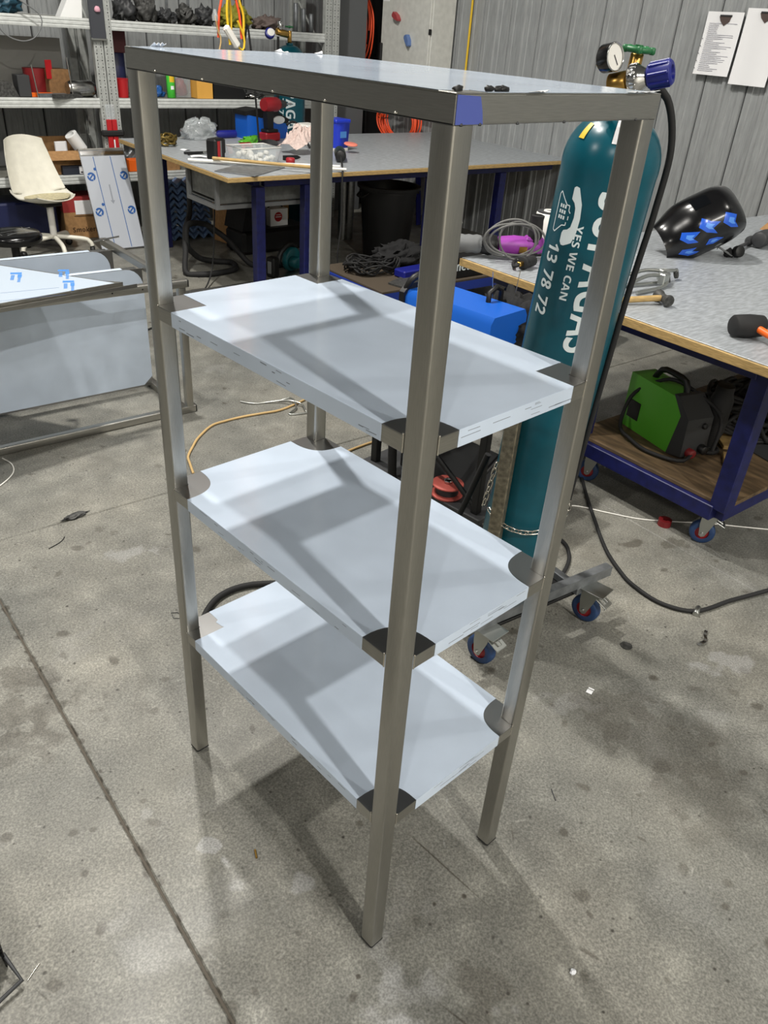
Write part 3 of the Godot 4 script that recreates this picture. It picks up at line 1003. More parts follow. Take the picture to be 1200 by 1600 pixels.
func build_right_bench() -> void:
	var u := T("workbench", "plywood and steel topped workbench with navy frame, near right edge", "workbench", Vector3(3.75, 0, -1.17))
	var w := 3.3
	var d := 1.94
	P(u, "top_board", B(Vector3(w, 0.036, d), 0.002), mats["ply_edge"], xf(Vector3(0, 0.877, 0)))
	P(u, "top_skin", B(Vector3(w - 0.012, 0.005, d - 0.012), 0.001), mats["bench_skin"], xf(Vector3(0.004, 0.8975, 0)))
	for z in [-d / 2 + 0.13, d / 2 - 0.34]:
		P(u, "top_rail", B(Vector3(w - 0.3, 0.06, 0.05), 0.003), mats["navy"], xf(Vector3(0, 0.828, z)))
	for z in [-0.14, d / 2 - 0.34]:
		P(u, "lower_rail", B(Vector3(w - 0.3, 0.07, 0.05), 0.003), mats["navy"], xf(Vector3(0, 0.193, z)))
	for x in [-w / 2 + 0.13, w / 2 - 0.13]:
		P(u, "end_rail", B(Vector3(0.05, 0.06, d - 0.5), 0.003), mats["navy"], xf(Vector3(x, 0.828, -0.105)))
		P(u, "lower_rail", B(Vector3(0.05, 0.07, 0.74), 0.003), mats["navy"], xf(Vector3(x, 0.193, 0.245)))
		for z in [-0.14, d / 2 - 0.34]:
			P(u, "post", B(Vector3(0.075, 0.645, 0.075), 0.004), mats["navy"], xf(Vector3(x + 0.02 * signf(-x), 0.5355, z)))
			caster(u, Vector3(x + 0.05 * signf(-x), 0, z - 0.06 * signf(z)), 30.0 if x < 0 else 0.0)
	P(u, "lower_board", B(Vector3(w - 0.26, 0.018, 0.84), 0.002), mats["ply_board"], xf(Vector3(0, 0.2375, 0.245)))

func build_far_bench() -> void:
	var u := T("workbench", "long plywood and steel topped workbench crowded with power tools", "workbench", Vector3(3.85, 0, -5.42))
	var w := 3.62
	var d := 1.94
	P(u, "top_board", B(Vector3(w, 0.03, d), 0.002), mats["ply_edge"], xf(Vector3(0, 0.880, 0)))
	P(u, "top_skin", B(Vector3(w - 0.012, 0.005, d - 0.012), 0.001), mats["bench_skin"], xf(Vector3(0, 0.8975, 0)))
	for z in [-d / 2 + 0.13, d / 2 - 0.13]:
		P(u, "top_rail", B(Vector3(w - 0.5, 0.06, 0.05), 0.003), mats["navy"], xf(Vector3(0.1, 0.835, z)))
		for x in [-1.5, 0.17, 1.0]:
			P(u, "post", B(Vector3(0.075, 0.805, 0.075), 0.004), mats["navy"], xf(Vector3(x, 0.4025, z)))
	P(u, "post", B(Vector3(0.075, 0.805, 0.075), 0.004), mats["navy"], xf(Vector3(-1.08, 0.4025, d / 2 - 0.13)))
	for x in [-1.5, 1.0]:
		P(u, "end_rail", B(Vector3(0.05, 0.06, d - 0.3), 0.003), mats["navy"], xf(Vector3(x, 0.835, 0)))
	# hanging drawer box under the left end
	var dr := N(u, "drawer_box", xf(Vector3(-1.26, 0.755, 0.4)))
	P(dr, "box_side", B(Vector3(1.0, 0.19, 0.008), 0.002), mats["drawer_steel"], xf(Vector3(0.02, 0.01, 0.28)))
	P(dr, "box_side", B(Vector3(1.0, 0.19, 0.008), 0.002), mats["drawer_steel"], xf(Vector3(0.02, 0.01, -0.18)))
	P(dr, "box_floor", B(Vector3(1.0, 0.008, 0.46), 0.002), mats["drawer_steel"], xf(Vector3(0.02, -0.085, 0.05)))
	P(dr, "drawer_front", B(Vector3(0.012, 0.15, 0.40), 0.002), mats["drawer_steel"], xf(Vector3(-0.47, 0.01, 0.05)))
	var fr := mb()
	for z in [-0.18, 0.28]:
		fr.box(Vector3(-0.49, 0.0, z), Vector3(0.03, 0.25, 0.03), 0.002)
	fr.box(Vector3(-0.49, -0.11, 0.05), Vector3(0.03, 0.03, 0.46), 0.002).box(Vector3(0.02, -0.11, 0.28), Vector3(1.0, 0.03, 0.03), 0.002)
	P(dr, "box_frame", fr, mats["mid_grey"])

# ---------------------------------------------------------------- pallet rack along the back wall
func build_rack() -> void:
	var u := T("storage_rack", "grey steel long span rack with ribbed pale beams along the back wall", "rack", Vector3(2.4, 0, -7.1))
	var zf := 0.3         # front plane
	var zb := -0.36
	var tops := [0.555, 1.163, 1.750]
	# uprights: perforated channels
	var up := mb()
	up.prism([Vector2(-0.04, 0), Vector2(0.04, 0), Vector2(0.04, -0.05), Vector2(0.036, -0.05), Vector2(0.036, -0.004), Vector2(-0.036, -0.004), Vector2(-0.036, -0.05), Vector2(-0.04, -0.05)], 0.0, 2.4)
	var upm := mb().at(Transform3D(Basis(Vector3(1, 0, 0), Vector3(0, 0, 1), Vector3(0, 1, 0)), Vector3.ZERO)).prism([Vector2(-0.04, 0), Vector2(0.04, 0), Vector2(0.04, -0.05), Vector2(0.036, -0.05), Vector2(0.036, -0.004), Vector2(-0.036, -0.004), Vector2(-0.036, -0.05), Vector2(-0.04, -0.05)], 0.0, 2.4).mesh()
	var slot := mb()
	var yy := 0.1
	while yy < 2.35:
		for x in [-0.02, 0.02]:
			slot.at(xf(Vector3(x, yy, 0.0004), 90, 0, 0)).cyl(0.005, -0.0006, 0.0006, 8)
			slot.at(xf()).box(Vector3(x + 0.003, yy - 0.025, 0.0002), Vector3(0.003, 0.018, 0.0008), 0.0)
		yy += 0.05
	var slm := slot.mesh()
	for x in [-2.5, -0.295, -0.205, 2.045, 2.135]:
		var g := P(u, "upright", upm, mats["rack_paint"], xf(Vector3(x, 0, zf + 0.008)))
		var sl := P(g, "punched_slots", slm, mats["black_plastic"])
		sl.set_meta("kind", "stuff")
		P(u, "upright", upm, mats["rack_paint"], xf(Vector3(x, 0, zb), 0, 180, 0))
	for x in [-0.25, 2.09]:
		for y in [0.3, 0.9, 1.5]:
			P(u, "brace", mb().tube([Vector3(x, y, zf - 0.05), Vector3(x, y + 0.5, zb + 0.05)], 0.012, 6), mats["rack_paint"])
	# beams with three raised ribs, and decks
	for bay in [[-2.46, -0.335], [-0.165, 2.005]]:
		var l: float = bay[1] - bay[0]
		var cx: float = (bay[0] + bay[1]) / 2
		for t in tops:
			var bm := mb()
			for e in [[zf, 1.0], [zb + 0.02, -1.0]]:
				bm.at(Transform3D(Basis(Vector3(0, 0, e[1]), Vector3(0, 1, 0), Vector3(-e[1], 0, 0)), Vector3(0, 0, e[0])))
				bm.prism([Vector2(-0.02, 0.0), Vector2(0.002, 0.0), Vector2(0.004, 0.004), Vector2(0.004, 0.018), Vector2(0.0, 0.022), Vector2(0.0, 0.026), Vector2(0.004, 0.030), Vector2(0.004, 0.046), Vector2(0.0, 0.050), Vector2(0.0, 0.054), Vector2(0.004, 0.058), Vector2(0.004, 0.072), Vector2(0.002, 0.076), Vector2(-0.02, 0.076)], -l / 2, l / 2)
			P(u, "beam", bm, mats["rack_beam"], xf(Vector3(cx, t - 0.076, 0)))
			P(u, "deck", B(Vector3(l, 0.016, zf - zb - 0.05), 0.002), mats["rack_deck"], xf(Vector3(cx, t - 0.01, (zf + zb) / 2)))

# ---------------------------------------------------------------- gas cylinders
func wrap_text(s: String, h: float, r: float, ang: float, y_top: float, stretch := 1.0) -> ArrayMesh:
	# letters on a drum of radius r round y: they read downwards, tops towards the right
	var tm := text_mesh(s, h, 0.0)
	var a := tm.get_mesh_arrays()
	var vv: PackedVector3Array = a[Mesh.ARRAY_VERTEX]
	var idx: PackedInt32Array = a[Mesh.ARRAY_INDEX] if a[Mesh.ARRAY_INDEX] != null else PackedInt32Array(range(vv.size()))
	var lo := Vector3.INF
	for q in vv:
		lo = lo.min(q)
	var tris := []
	for i in range(0, idx.size(), 3):
		tris.append([vv[idx[i]] - lo, vv[idx[i + 1]] - lo, vv[idx[i + 2]] - lo])
	var m := mb()
	var put := func(p: Vector3) -> Array:
		var f := ang - p.y / r
		return [Vector3(cos(f) * r, y_top - p.x * stretch, sin(f) * r), Vector3(cos(f), 0, sin(f))]
	var stack := tris
	while stack.size():
		var t: Array = stack.pop_back()
		var ly := maxf(t[0].y, maxf(t[1].y, t[2].y)) - minf(t[0].y, minf(t[1].y, t[2].y))
		if ly > 0.014:
			var ab: Vector3 = (t[0] + t[1]) / 2
			var bc: Vector3 = (t[1] + t[2]) / 2
			var ca: Vector3 = (t[2] + t[0]) / 2
			stack.append_array([[t[0], ab, ca], [ab, t[1], bc], [ca, bc, t[2]], [ab, bc, ca]])
		else:
			var A: Array = put.call(t[0])
			var Bq: Array = put.call(t[1])
			var C: Array = put.call(t[2])
			m.tri(A[0], Bq[0], C[0], A[1], Bq[1], C[1])
	return m.mesh()

# a flat outline wrapped on the drum: x runs round the drum (metres), y is height
func wrap_poly(m: MB, poly: Array, r: float, ang: float, y0: float) -> void:
	var pk := PackedVector2Array(poly)
	var id := Geometry2D.triangulate_polygon(pk)
	var stack := []
	for i in range(0, id.size(), 3):
		stack.append([pk[id[i]], pk[id[i + 1]], pk[id[i + 2]]])
	while stack.size():
		var t: Array = stack.pop_back()
		var lx := maxf(t[0].x, maxf(t[1].x, t[2].x)) - minf(t[0].x, minf(t[1].x, t[2].x))
		if lx > 0.012:
			var ab: Vector2 = (t[0] + t[1]) / 2
			var bc: Vector2 = (t[1] + t[2]) / 2
			var ca: Vector2 = (t[2] + t[0]) / 2
			stack.append_array([[t[0], ab, ca], [ab, t[1], bc], [ca, bc, t[2]], [ab, bc, ca]])
		else:
			var q := []
			for p in t:
				var f: float = ang - p.x / r
				q.append([Vector3(cos(f) * r, y0 + p.y, sin(f) * r), Vector3(cos(f), 0, sin(f))])
			m.tri(q[0][0], q[1][0], q[2][0], q[0][1], q[1][1], q[2][1])

func drum_profile(r: float, h: float) -> Array:
	var p := [Vector2(0, 0.004), Vector2(r - 0.02, 0.0), Vector2(r - 0.004, 0.006), Vector2(r, 0.02), Vector2(r, h - r * 1.25)]
	for k in 10:
		var f := PI / 2 * (k + 1) / 10.5
		p.append(Vector2(r * cos(f) + 0.02 * sin(f), h - r * 1.25 + r * 1.15 * sin(f)))
	p.append_array([Vector2(0.034, h - 0.012), Vector2(0.034, h), Vector2(0.0, h)])
	return p

func build_gas_cylinder() -> void:
	var r := 0.125
	var h := 1.60
	# direction from the cylinder to the viewer, as an angle round y (x to z)
	var toc := atan2(0.6914 + 0.55, -0.7626 - 1.2)
	var u := Node3D.new()
	u.name = numbered("gas_cylinder")
	add_child(u)
	u.transform = Transform3D(Basis(Vector3(1, 0, 0), atan(0.058)), Vector3(1.197, 0.125, -0.606))
	tag(u, "tall teal gas cylinder with white stencil lettering standing behind the shelf unit", "gas cylinder")
	P(u, "bottle", mb().lathe(drum_profile(r, h), 48, 0.8), mats["teal"])
	# angles: smaller angle offset is further right seen from the viewer
	var e := r + 0.0006
	var ph := mb()
	# telephone: handset and dashed outline of the body
	wrap_poly(ph, [Vector2(0.0, 0.0), Vector2(0.012, 0.006), Vector2(0.022, 0.012), Vector2(0.030, 0.04), Vector2(0.032, 0.075), Vector2(0.028, 0.11), Vector2(0.012, 0.148), Vector2(0.002, 0.15), Vector2(-0.004, 0.146), Vector2(-0.004, 0.118), Vector2(0.006, 0.110), Vector2(0.012, 0.098), Vector2(0.014, 0.075), Vector2(0.010, 0.05), Vector2(0.002, 0.042), Vector2(-0.01, 0.038), Vector2(-0.014, 0.03), Vector2(-0.014, 0.008), Vector2(-0.008, 0.0)], e, toc + 0.60, 1.27)
	for q in [[-0.052, 0.03, -0.052, 0.12], [-0.052, 0.12, -0.046, 0.128], [-0.046, 0.128, -0.016, 0.1], [-0.016, 0.1, -0.006, 0.1], [-0.052, 0.03, -0.044, 0.026], [-0.044, 0.026, -0.02, 0.048], [-0.006, 0.1, -0.006, 0.088], [-0.006, 0.088, 0.0, 0.082], [-0.004, 0.074, -0.004, 0.064], [-0.02, 0.048, -0.008, 0.05], [-0.008, 0.05, -0.008, 0.058]]:
		var a := Vector2(q[0], q[1])
		var b := Vector2(q[2], q[3])
		var d := (b - a).normalized().orthogonal() * 0.0014
		wrap_poly(ph, [a + d, b + d, b - d, a - d], e, toc + 0.60, 1.27)
	for i in 3:
		for j in 3:
			var c := Vector2(-0.040 + i * 0.009, 0.062 + j * 0.014)
			wrap_poly(ph, [c, c + Vector2(0.006, 0), c + Vector2(0.006, 0.009), c + Vector2(0, 0.009)], e, toc + 0.60, 1.27)
	P(u, "stencilled_telephone", ph, mats["sign_white"])
	for q in [["13", 1.268], ["78", 1.196], ["72", 1.124]]:
		P(u, "stencilled_number", wrap_text(q[0], 0.043, e, toc + 1.02, q[1], 0.84), mats["sign_white"])
	P(u, "stencilled_slogan", wrap_text("YES WE CAN", 0.021, e, toc + 0.40, 1.33, 1.2), mats["sign_white"])
	P(u, "stencilled_name", wrap_text("SUPAGAS", 0.09, e, toc + 0.07, 1.42, 0.80), mats["sign_white"])
	P(u, "shoulder_label", sticker(r - 0.02, h - 0.045, toc - 0.15, 0.05, 0.05), mats["paper"])
	P(u, "yellow_sticker", sticker(r - 0.03, h - 0.055, toc + 0.85, 0.016, 0.035), mats["yellow"])
	# valve and regulator
	var va := N(u, "valve", xf(Vector3(0, h, 0)))
	P(va, "valve_body", mb().cyl(0.016, 0.0, 0.12, 16, 0.002), mats["brass"])
	P(va, "valve_handwheel", valve_wheel(), mats["lime_dark"] if mats.has("lime_dark") else plain("lime_dark", c8(34, 104, 60), 0.45), xf(Vector3(0, 0.128, 0)))
	# regulator: body on the near side of the valve
	var rd := Vector3(cos(toc), 0, sin(toc))
	var right := rd.cross(Vector3.UP) * -1.0
	right = Vector3.UP.cross(rd)
	var g := N(u, "regulator", Transform3D(Basis(right, Vector3.UP, rd), Vector3(0, h + 0.072, 0) + rd * 0.06 - right * 0.005))
	var ax := func(d: Vector3, o: Vector3) -> Transform3D:
		var y := d.normalized()
		var x2 := y.cross(Vector3(0.1, 0.2, 1)).normalized()
		return Transform3D(Basis(x2, y, x2.cross(y)), o)
	var fwd := Vector3(0.93, 0.32, 0.28)
	P(g, "regulator_body", mb().at(ax.call(fwd, Vector3(-0.03, -0.02, 0))).cyl(0.026, -0.015, 0.03, 20, 0.003), mats["brass"])
	var bon := mb().at(ax.call(fwd, Vector3(0.0, -0.008, 0.008)))
	bon.lathe([Vector2(0, 0), Vector2(0.030, 0), Vector2(0.034, 0.004), Vector2(0.034, 0.024), Vector2(0.028, 0.03), Vector2(0.02, 0.042), Vector2(0, 0.042)], 20)
	for k in 16:
		var f := TAU * k / 16
		bon.box(Vector3(cos(f) * 0.034, 0.014, sin(f) * 0.034), Vector3(0.004, 0.018, 0.004), 0.001)
	P(g, "bonnet", bon, mats["chrome"])
	var kn := mb().at(ax.call(fwd, Vector3(0.042, 0.007, 0.018)))
	kn.lathe([Vector2(0, 0), Vector2(0.025, 0), Vector2(0.027, 0.003), Vector2(0.028, 0.052), Vector2(0.024, 0.056), Vector2(0.016, 0.056), Vector2(0.014, 0.050), Vector2(0, 0.050)], 28)
	for k in 8:
		var f := TAU * k / 8
		kn.box(Vector3(cos(f) * 0.027, 0.027, sin(f) * 0.027), Vector3(0.007, 0.048, 0.007), 0.002)
	P(g, "adjusting_knob", kn, mats["deep_blue"])
	for q in [[Vector3(-0.055, 0.035, 0.02), Vector3(0.75, 0.25, 0.6), 0.031, 0.035], [Vector3(-0.03, -0.06, 0.03), Vector3(0.5, 0.2, 0.8), 0.024, 0.028]]:
		var ga := N(g, "pressure_gauge", ax.call(q[1], q[0]))
		var rr: float = q[2]
		P(ga, "gauge_case", mb().lathe([Vector2(0, -q[3] * 0.6), Vector2(rr * 0.9, -q[3] * 0.6), Vector2(rr, -q[3] * 0.5), Vector2(rr, q[3] * 0.4), Vector2(rr * 0.93, q[3] * 0.4), Vector2(rr * 0.93, q[3] * 0.3), Vector2(0, q[3] * 0.3)], 24), mats["black_gloss"])
		P(ga, "gauge_face", mb().cyl(rr * 0.92, q[3] * 0.3, q[3] * 0.34, 24), mats["white_plastic"])
		P(ga, "gauge_rim", mb().at(xf(Vector3(0, q[3] * 0.4, 0))).tube(ring_path(rr * 0.96, 24), rr * 0.06, 6, true), mats["chrome"])
		P(ga, "gauge_needle", mb().at(xf(Vector3(0, q[3] * 0.37, 0), 0, 35, 0)).box(Vector3(rr * 0.25, 0, 0), Vector3(rr * 0.8, 0.001, 0.002), 0.0), mats["ink"])
		P(ga, "gauge_stem", mb().at(xf(Vector3(0, 0, 0), 0, 0, 0)).tube([Vector3(0, -q[3] * 0.6, 0), Vector3(0.01, -q[3] * 0.6 - 0.02, -0.01)], 0.008, 8), mats["brass"])
	P(g, "outlet", mb().at(ax.call(Vector3(-0.2, -1, 0.2), Vector3(-0.02, -0.03, 0.01))).cyl(0.009, 0.0, 0.04, 8), mats["brass"])
	# gas hose hanging down the right side
	var ho := []
	for q in [[0.03, 0.10, 0.0], [0.10, 0.06, -0.02], [0.142, -0.05, -0.03], [0.146, -0.2, -0.03], [0.138, -0.42, -0.03], [0.136, -0.62, -0.03], [0.135, -0.95, -0.03], [0.135, -1.3, -0.03]]:
		ho.append(Vector3(0, h - 0.03 + q[1], 0) + right * q[0] + rd * q[2])
	var hs := Node3D.new()
	P(u, "gas_hose", mb().tube(smooth_path(ho, 0.02), 0.0095, 8), mats["black_rubber"])
	hs.free()

func sticker(r: float, y: float, ang: float, w := 0.055, hh := 0.06) -> MB:
	return mb().sheet(func(a: float, b: float) -> Vector3:
		var f := ang + (a - 0.5) * w / r
		var yy := y + (b - 0.5) * hh
		# follow the shoulder inwards
		var top := 1.60 - 0.125 * 1.25
		var rr := 0.1262
		if yy > top:
			var s := clampf((yy - top) / (0.125 * 1.15), 0.0, 1.0)
			rr = 0.125 * sqrt(1.0 - s * s) + 0.02 * s + 0.002
		return Vector3(cos(f) * rr, yy, sin(f) * rr), 8, 6, 0.0005)

func valve_wheel() -> MB:
	var m := mb()
	m.tube(ring_path(0.03, 20), 0.007, 8, true)
	m.cyl(0.01, -0.012, 0.01, 10)
	for k in 5:
		var f := TAU * k / 5
		m.tube([Vector3.ZERO, Vector3(cos(f) * 0.03, 0, sin(f) * 0.03)], 0.004, 6)
		m.at(xf(Vector3(cos(f) * 0.034, -0.004, sin(f) * 0.034))).cyl(0.008, -0.004, 0.012, 8, 0.003)
		m.at(Transform3D())
	return m

# ---------------------------------------------------------------- table lying on its side at the left
func build_lying_table() -> void:
	var u := T("steel_table", "unfinished stainless steel table lying on its side, white film on its shelves", "table", Vector3(0.0, 0, -2.93))
	var tb := square_tube(0.038, 0.004)
	var ax := Transform3D(Basis(Vector3(0, 0, -1), Vector3(0, 1, 0), Vector3(1, 0, 0)), Vector3.ZERO)
	var az := Transform3D(Basis(Vector3(1, 0, 0), Vector3(0, 1, 0), Vector3(0, 0, 1)), Vector3.ZERO)
	var ay := Transform3D(Basis(Vector3(1, 0, 0), Vector3(0, 0, -1), Vector3(0, 1, 0)), Vector3.ZERO)
	var px := mb().at(ax).prism(tb, -1.1, 0.985, 0.8).mesh()
	var cap := B(Vector3(0.008, 0.036, 0.036), 0.002)
	for y in [0.0195, 0.7]:
		var g := P(u, "frame_rail", px, mats["steel_x"], xf(Vector3(0, y, 0)))
		var e := P(g, "end_cap", cap, mats["black_plastic"], xf(Vector3(0.989, 0, 0)))
		e.set_meta("label", "black end cap")
	var py := mb().at(ay).prism(tb, 0.0385, 0.681, 0.8).mesh()
	for x in [0.955, -0.95]:
		P(u, "frame_post", py, mats["steel_y"], xf(Vector3(x, 0, 0)))
	var pz := mb().at(az).prism(tb, -0.95, -0.019, 0.8).mesh()
	for x in [0.925, -0.95]:
		for y in [0.0195, 0.7]:
			P(u, "leg", pz, mats["steel_z"], xf(Vector3(x, y, 0)))
	for q in [[-0.37, 0.90, 0.88], [-0.78, 0.90, 0.86]]:
		var s := N(u, "shelf", xf(Vector3(0, 0, q[0])))
		P(s, "shelf_plate", B(Vector3(1.9, 0.66, 0.002), 0.0006), mats["steel_bare"], xf(Vector3(-0.04, 0.36, 0)))
		P(s, "flange", B(Vector3(1.86, 0.002, 0.032), 0.0006), mats["steel_bare"], xf(Vector3(-0.05, 0.691, -0.017)))
		var r := 0.10
		var ol := [Vector2(-1.0, 0.04), Vector2(q[2] - 0.02, 0.04), Vector2(q[2] + 0.03, 0.085)]
		for k in 7:
			var f := deg_to_rad(k * 15.0)
			ol.append(Vector2(q[2] + 0.03 - r * 0.9 * (1.0 - cos(f)), 0.59 + r * sin(f)))
		ol.append(Vector2(-1.0, 0.69))
		var fm := P(s, "protective_film", mb().prism(ol, 0.0012, 0.0017), mats["film"])
		fm.set_meta("label", "milky protective film with rounded corners")
		P(s, "film_flap", B(Vector3(1.7, 0.001, 0.033), 0.0003), mats["film"], xf(Vector3(q[2] - 0.075 - 0.85, 0.6927, -0.0165)))
	for x in [0.28, 0.6, 0.75]:
		P(u, "drilled_hole", mb().at(xf(Vector3(x, 0.7, 0.0192), 90, 0, 0)).cyl(0.004, -0.0004, 0.0004, 8), mats["black_plastic"])
	# folded sheet with printed film lying on top
	var v := T("folded_sheet", "folded steel sheet with blue printed film lying on the tipped table", "steel sheet", Vector3(0.08, 0.7215, -2.93), 9.0)
	var pl := [Vector2(-0.9, 0.0), Vector2(0.56, 0.0), Vector2(0.50, 0.06), Vector2(0.14, 0.75), Vector2(-0.9, 0.75)]
	P(v, "sheet", flat(mb(), pl, 0.028, 0.030), mats["steel_x"], xf(Vector3(0, 0, 0.12)))
	P(v, "front_fold", B(Vector3(1.46, 0.03, 0.0018), 0.0006), mats["steel_x"], xf(Vector3(-0.17, 0.0155, 0.1205)))
	P(v, "return_fold", B(Vector3(1.5, 0.0018, 0.022), 0.0006), mats["steel_x"], xf(Vector3(-0.15, 0.0012, 0.132)))
	P(v, "front_fold", B(Vector3(1.5, 0.018, 0.0018), 0.0006), mats["steel_x"], xf(Vector3(-0.13, 0.009, 0.144)))
	P(v, "protective_film", flat(mb(), [Vector2(-0.9, 0.004), Vector2(0.52, 0.004), Vector2(0.49, 0.06), Vector2(0.13, 0.745), Vector2(-0.9, 0.745)], 0.0302, 0.0306), plain("film_print", c8(176, 188, 202), 0.22), xf(Vector3(0, 0, 0.12)))
	# printed marks: bars, wordmark strips and thin lines
	for q in [[0.20, 0.33, 62.0], [0.40, 0.26, 62.0], [0.10, 0.66, 62.0], [0.33, 0.08, 62.0], [-0.05, 0.2, 62.0]]:
		var g := N(v, "printed_mark", Transform3D(Basis(Vector3.UP, deg_to_rad(q[2])), Vector3(q[0], 0.0309, 0.12 - q[1])))
		P(g, "print_bar", B(Vector3(0.03, 0.0003, 0.05), 0.0), mats["print_blue"], xf(Vector3(0.065, 0, 0)))
		P(g, "print_bar", B(Vector3(0.05, 0.0003, 0.018), 0.0), mats["print_blue"], xf(Vector3(0.02, 0, 0.018)))
		for k in 6:
			P(g, "print_stroke", B(Vector3(0.010, 0.0003, 0.016), 0.0), mats["print_blue"], xf(Vector3(0.03 - k * 0.014, 0, -0.012)))
			P(g, "print_stroke", B(Vector3(0.009, 0.0003, 0.013), 0.0), mats["print_blue"], xf(Vector3(-0.012 - k * 0.013, 0, 0.018)))
	for q in [[-0.05, 0.12, 1.3], [0.02, 0.22, 1.2]]:
		P(v, "print_line", B(Vector3(q[2], 0.0003, 0.0018), 0.0), mats["print_deep"], xf(Vector3(-0.2 + q[0] - 0.12, 0.0309, 0.12 - q[1]), 0, -14, 0))
	O("steel_rod", "thin bright steel rod lying across the tipped table leg", "rod", mb().tube([Vector3(-0.09, 0, 0), Vector3(0.09, 0.0, 0)], 0.005, 8), mats["chrome"], Vector3(0.925, 0.7245, -3.82), 20.0)

# ---------------------------------------------------------------- trolleys between the shelf unit and the bench
func build_carts() -> void:
	var u := T("cylinder_trolley", "low galvanised cylinder trolley on blue casters under the teal bottle", "trolley", Vector3(1.17, 0, -0.64), -4.0)
	P(u, "front_bar", mb().at(Transform3D(Basis(Vector3(0, 0, 1), Vector3(0, 1, 0), Vector3(-1, 0, 0)), Vector3(0, 0.155, 0.075))).prism([Vector2(0, 0), Vector2(0.004, 0), Vector2(0.004, 0.04), Vector2(-0.03, 0.04), Vector2(-0.03, 0.036), Vector2(0, 0.036)], -0.36, 0.33), mats["galv"])
	P(u, "tray", mb().box(Vector3(-0.01, 0.117, -0.13), Vector3(0.44, 0.012, 0.38), 0.002), mats["black_plastic"])
	for x in [-0.22, 0.2]:
		P(u, "side_angle", B(Vector3(0.03, 0.03, 0.4), 0.002), mats["galv"], xf(Vector3(x, 0.14, -0.12)))
	P(u, "rear_post", B(Vector3(0.042, 0.86, 0.042), 0.003), worn("post_steel", c8(150, 142, 122), 0.45, 0.6, 5.0, 0.6, 1.0), xf(Vector3(-0.185, 0.553, -0.02), 0, 30, 0))
	P(u, "rear_post", B(Vector3(0.03, 1.0, 0.03), 0.003), mats["black_plastic"], xf(Vector3(0.16, 0.623, -0.28)))
	caster(u, Vector3(-0.25, 0, 0.07), 10.0)
	caster(u, Vector3(0.245, 0, 0.09), 14.0)
	caster(u, Vector3(-0.2, 0, -0.3), 40.0)
	caster(u, Vector3(0.2, 0, -0.3), -30.0)
	# chain round the bottle
	var ch := T("steel_chain", "bright steel chain slung round the teal gas cylinder", "chain", Vector3(1.137, 0.0, -0.69))
	var path := []
	for k in 26:
		var f := deg_to_rad(196.0 - k * 9.0)
		path.append(Vector3(cos(f) * 0.142, 0.52 - 0.03 * sin(k * 0.25), sin(f) * 0.142))
	var lm := mb().tube([Vector3(-0.012, 0, -0.007), Vector3(0.012, 0, -0.007), Vector3(0.017, 0, 0), Vector3(0.012, 0, 0.007), Vector3(-0.012, 0, 0.007), Vector3(-0.017, 0, 0)], 0.0026, 6, true).mesh()
	var drop := []
	for k in 8:
		drop.append(Vector3(-0.142 - 0.02, 0.52 + 0.024 * (k + 1), -0.04 + 0.004 * k))
	path = drop + path
	for i in path.size() - 1:
		var a: Vector3 = path[i]
		var b: Vector3 = path[i + 1]
		if i == drop.size() - 1:
			continue
		var d := (b - a).normalized()
		var up := Vector3.UP if absf(d.y) < 0.9 else Vector3.RIGHT
		var z := d.cross(up).normalized()
		var bs := Basis(d, z.cross(d), z) * Basis(Vector3.RIGHT, 0.2 if i % 2 else PI / 2)
		P(ch, "link", lm, mats["weld"], Transform3D(bs, (a + b) / 2))
	# welder cart
	var w := T("welder_cart", "black tube cart with braced posts half hidden behind the shelf unit", "cart", Vector3(1.62, 0, -1.5), 8.0)
	P(w, "tray", B(Vector3(0.56, 0.03, 0.7), 0.004), mats["dark_grey"], xf(Vector3(0, 0.115, 0)))
	for x in [-0.24, 0.24]:
		for z in [-0.3, 0.3]:
			P(w, "post", B(Vector3(0.035, 0.45, 0.035), 0.003), mats["black_plastic"], xf(Vector3(x, 0.355, z)))
			P(w, "wheel", mb().at(xf(Vector3(x, 0.05, z), 0, 0, 90)).cyl(0.05, -0.015, 0.015, 20, 0.004), mats["black_rubber"])
		P(w, "brace", mb().tube([Vector3(x, 0.16, 0.28), Vector3(x, 0.52, -0.28)], 0.012, 6), mats["black_plastic"])
	P(w, "brace", mb().tube([Vector3(-0.24, 0.3, 0.3), Vector3(0.24, 0.54, 0.3)], 0.012, 6), mats["black_plastic"])
	P(w, "shelf", B(Vector3(0.56, 0.02, 0.7), 0.003), mats["black_plastic"], xf(Vector3(0, 0.585, 0)))
	var sp := T("wire_spool", "dusty red wire spool lying low behind the middle shelf", "spool", Vector3(1.42, 0.1305, -1.35))
	P(sp, "flange", mb().cyl(0.07, 0.0, 0.012, 28, 0.003), plain("dusty_red", c8(196, 92, 82), 0.6))
	P(sp, "core", mb().cyl(0.05, 0.012, 0.05, 24), mats["dark_grey"])
	P(sp, "flange", mb().cyl(0.07, 0.05, 0.06, 28, 0.003), mats["dusty_red"])
	P(sp, "hub_nut", mb().cyl(0.02, 0.06, 0.075, 6, 0.002), mats["chrome"])
	var bw := T("welding_machine", "bright blue welding machine with black handle behind the gas cylinder", "welder", Vector3(1.77, 0.596, -1.72), 8.0)
	P(bw, "body", mb().at(Transform3D(Basis(Vector3(1, 0, 0), Vector3(0, 1, 0), Vector3(0, 0, 1)), Vector3(0, 0, -0.26))).prism([Vector2(-0.13, 0), Vector2(0.13, 0), Vector2(0.13, 0.22), Vector2(0.11, 0.25), Vector2(-0.11, 0.25), Vector2(-0.13, 0.22)], 0.0, 0.5), mats["blue"])
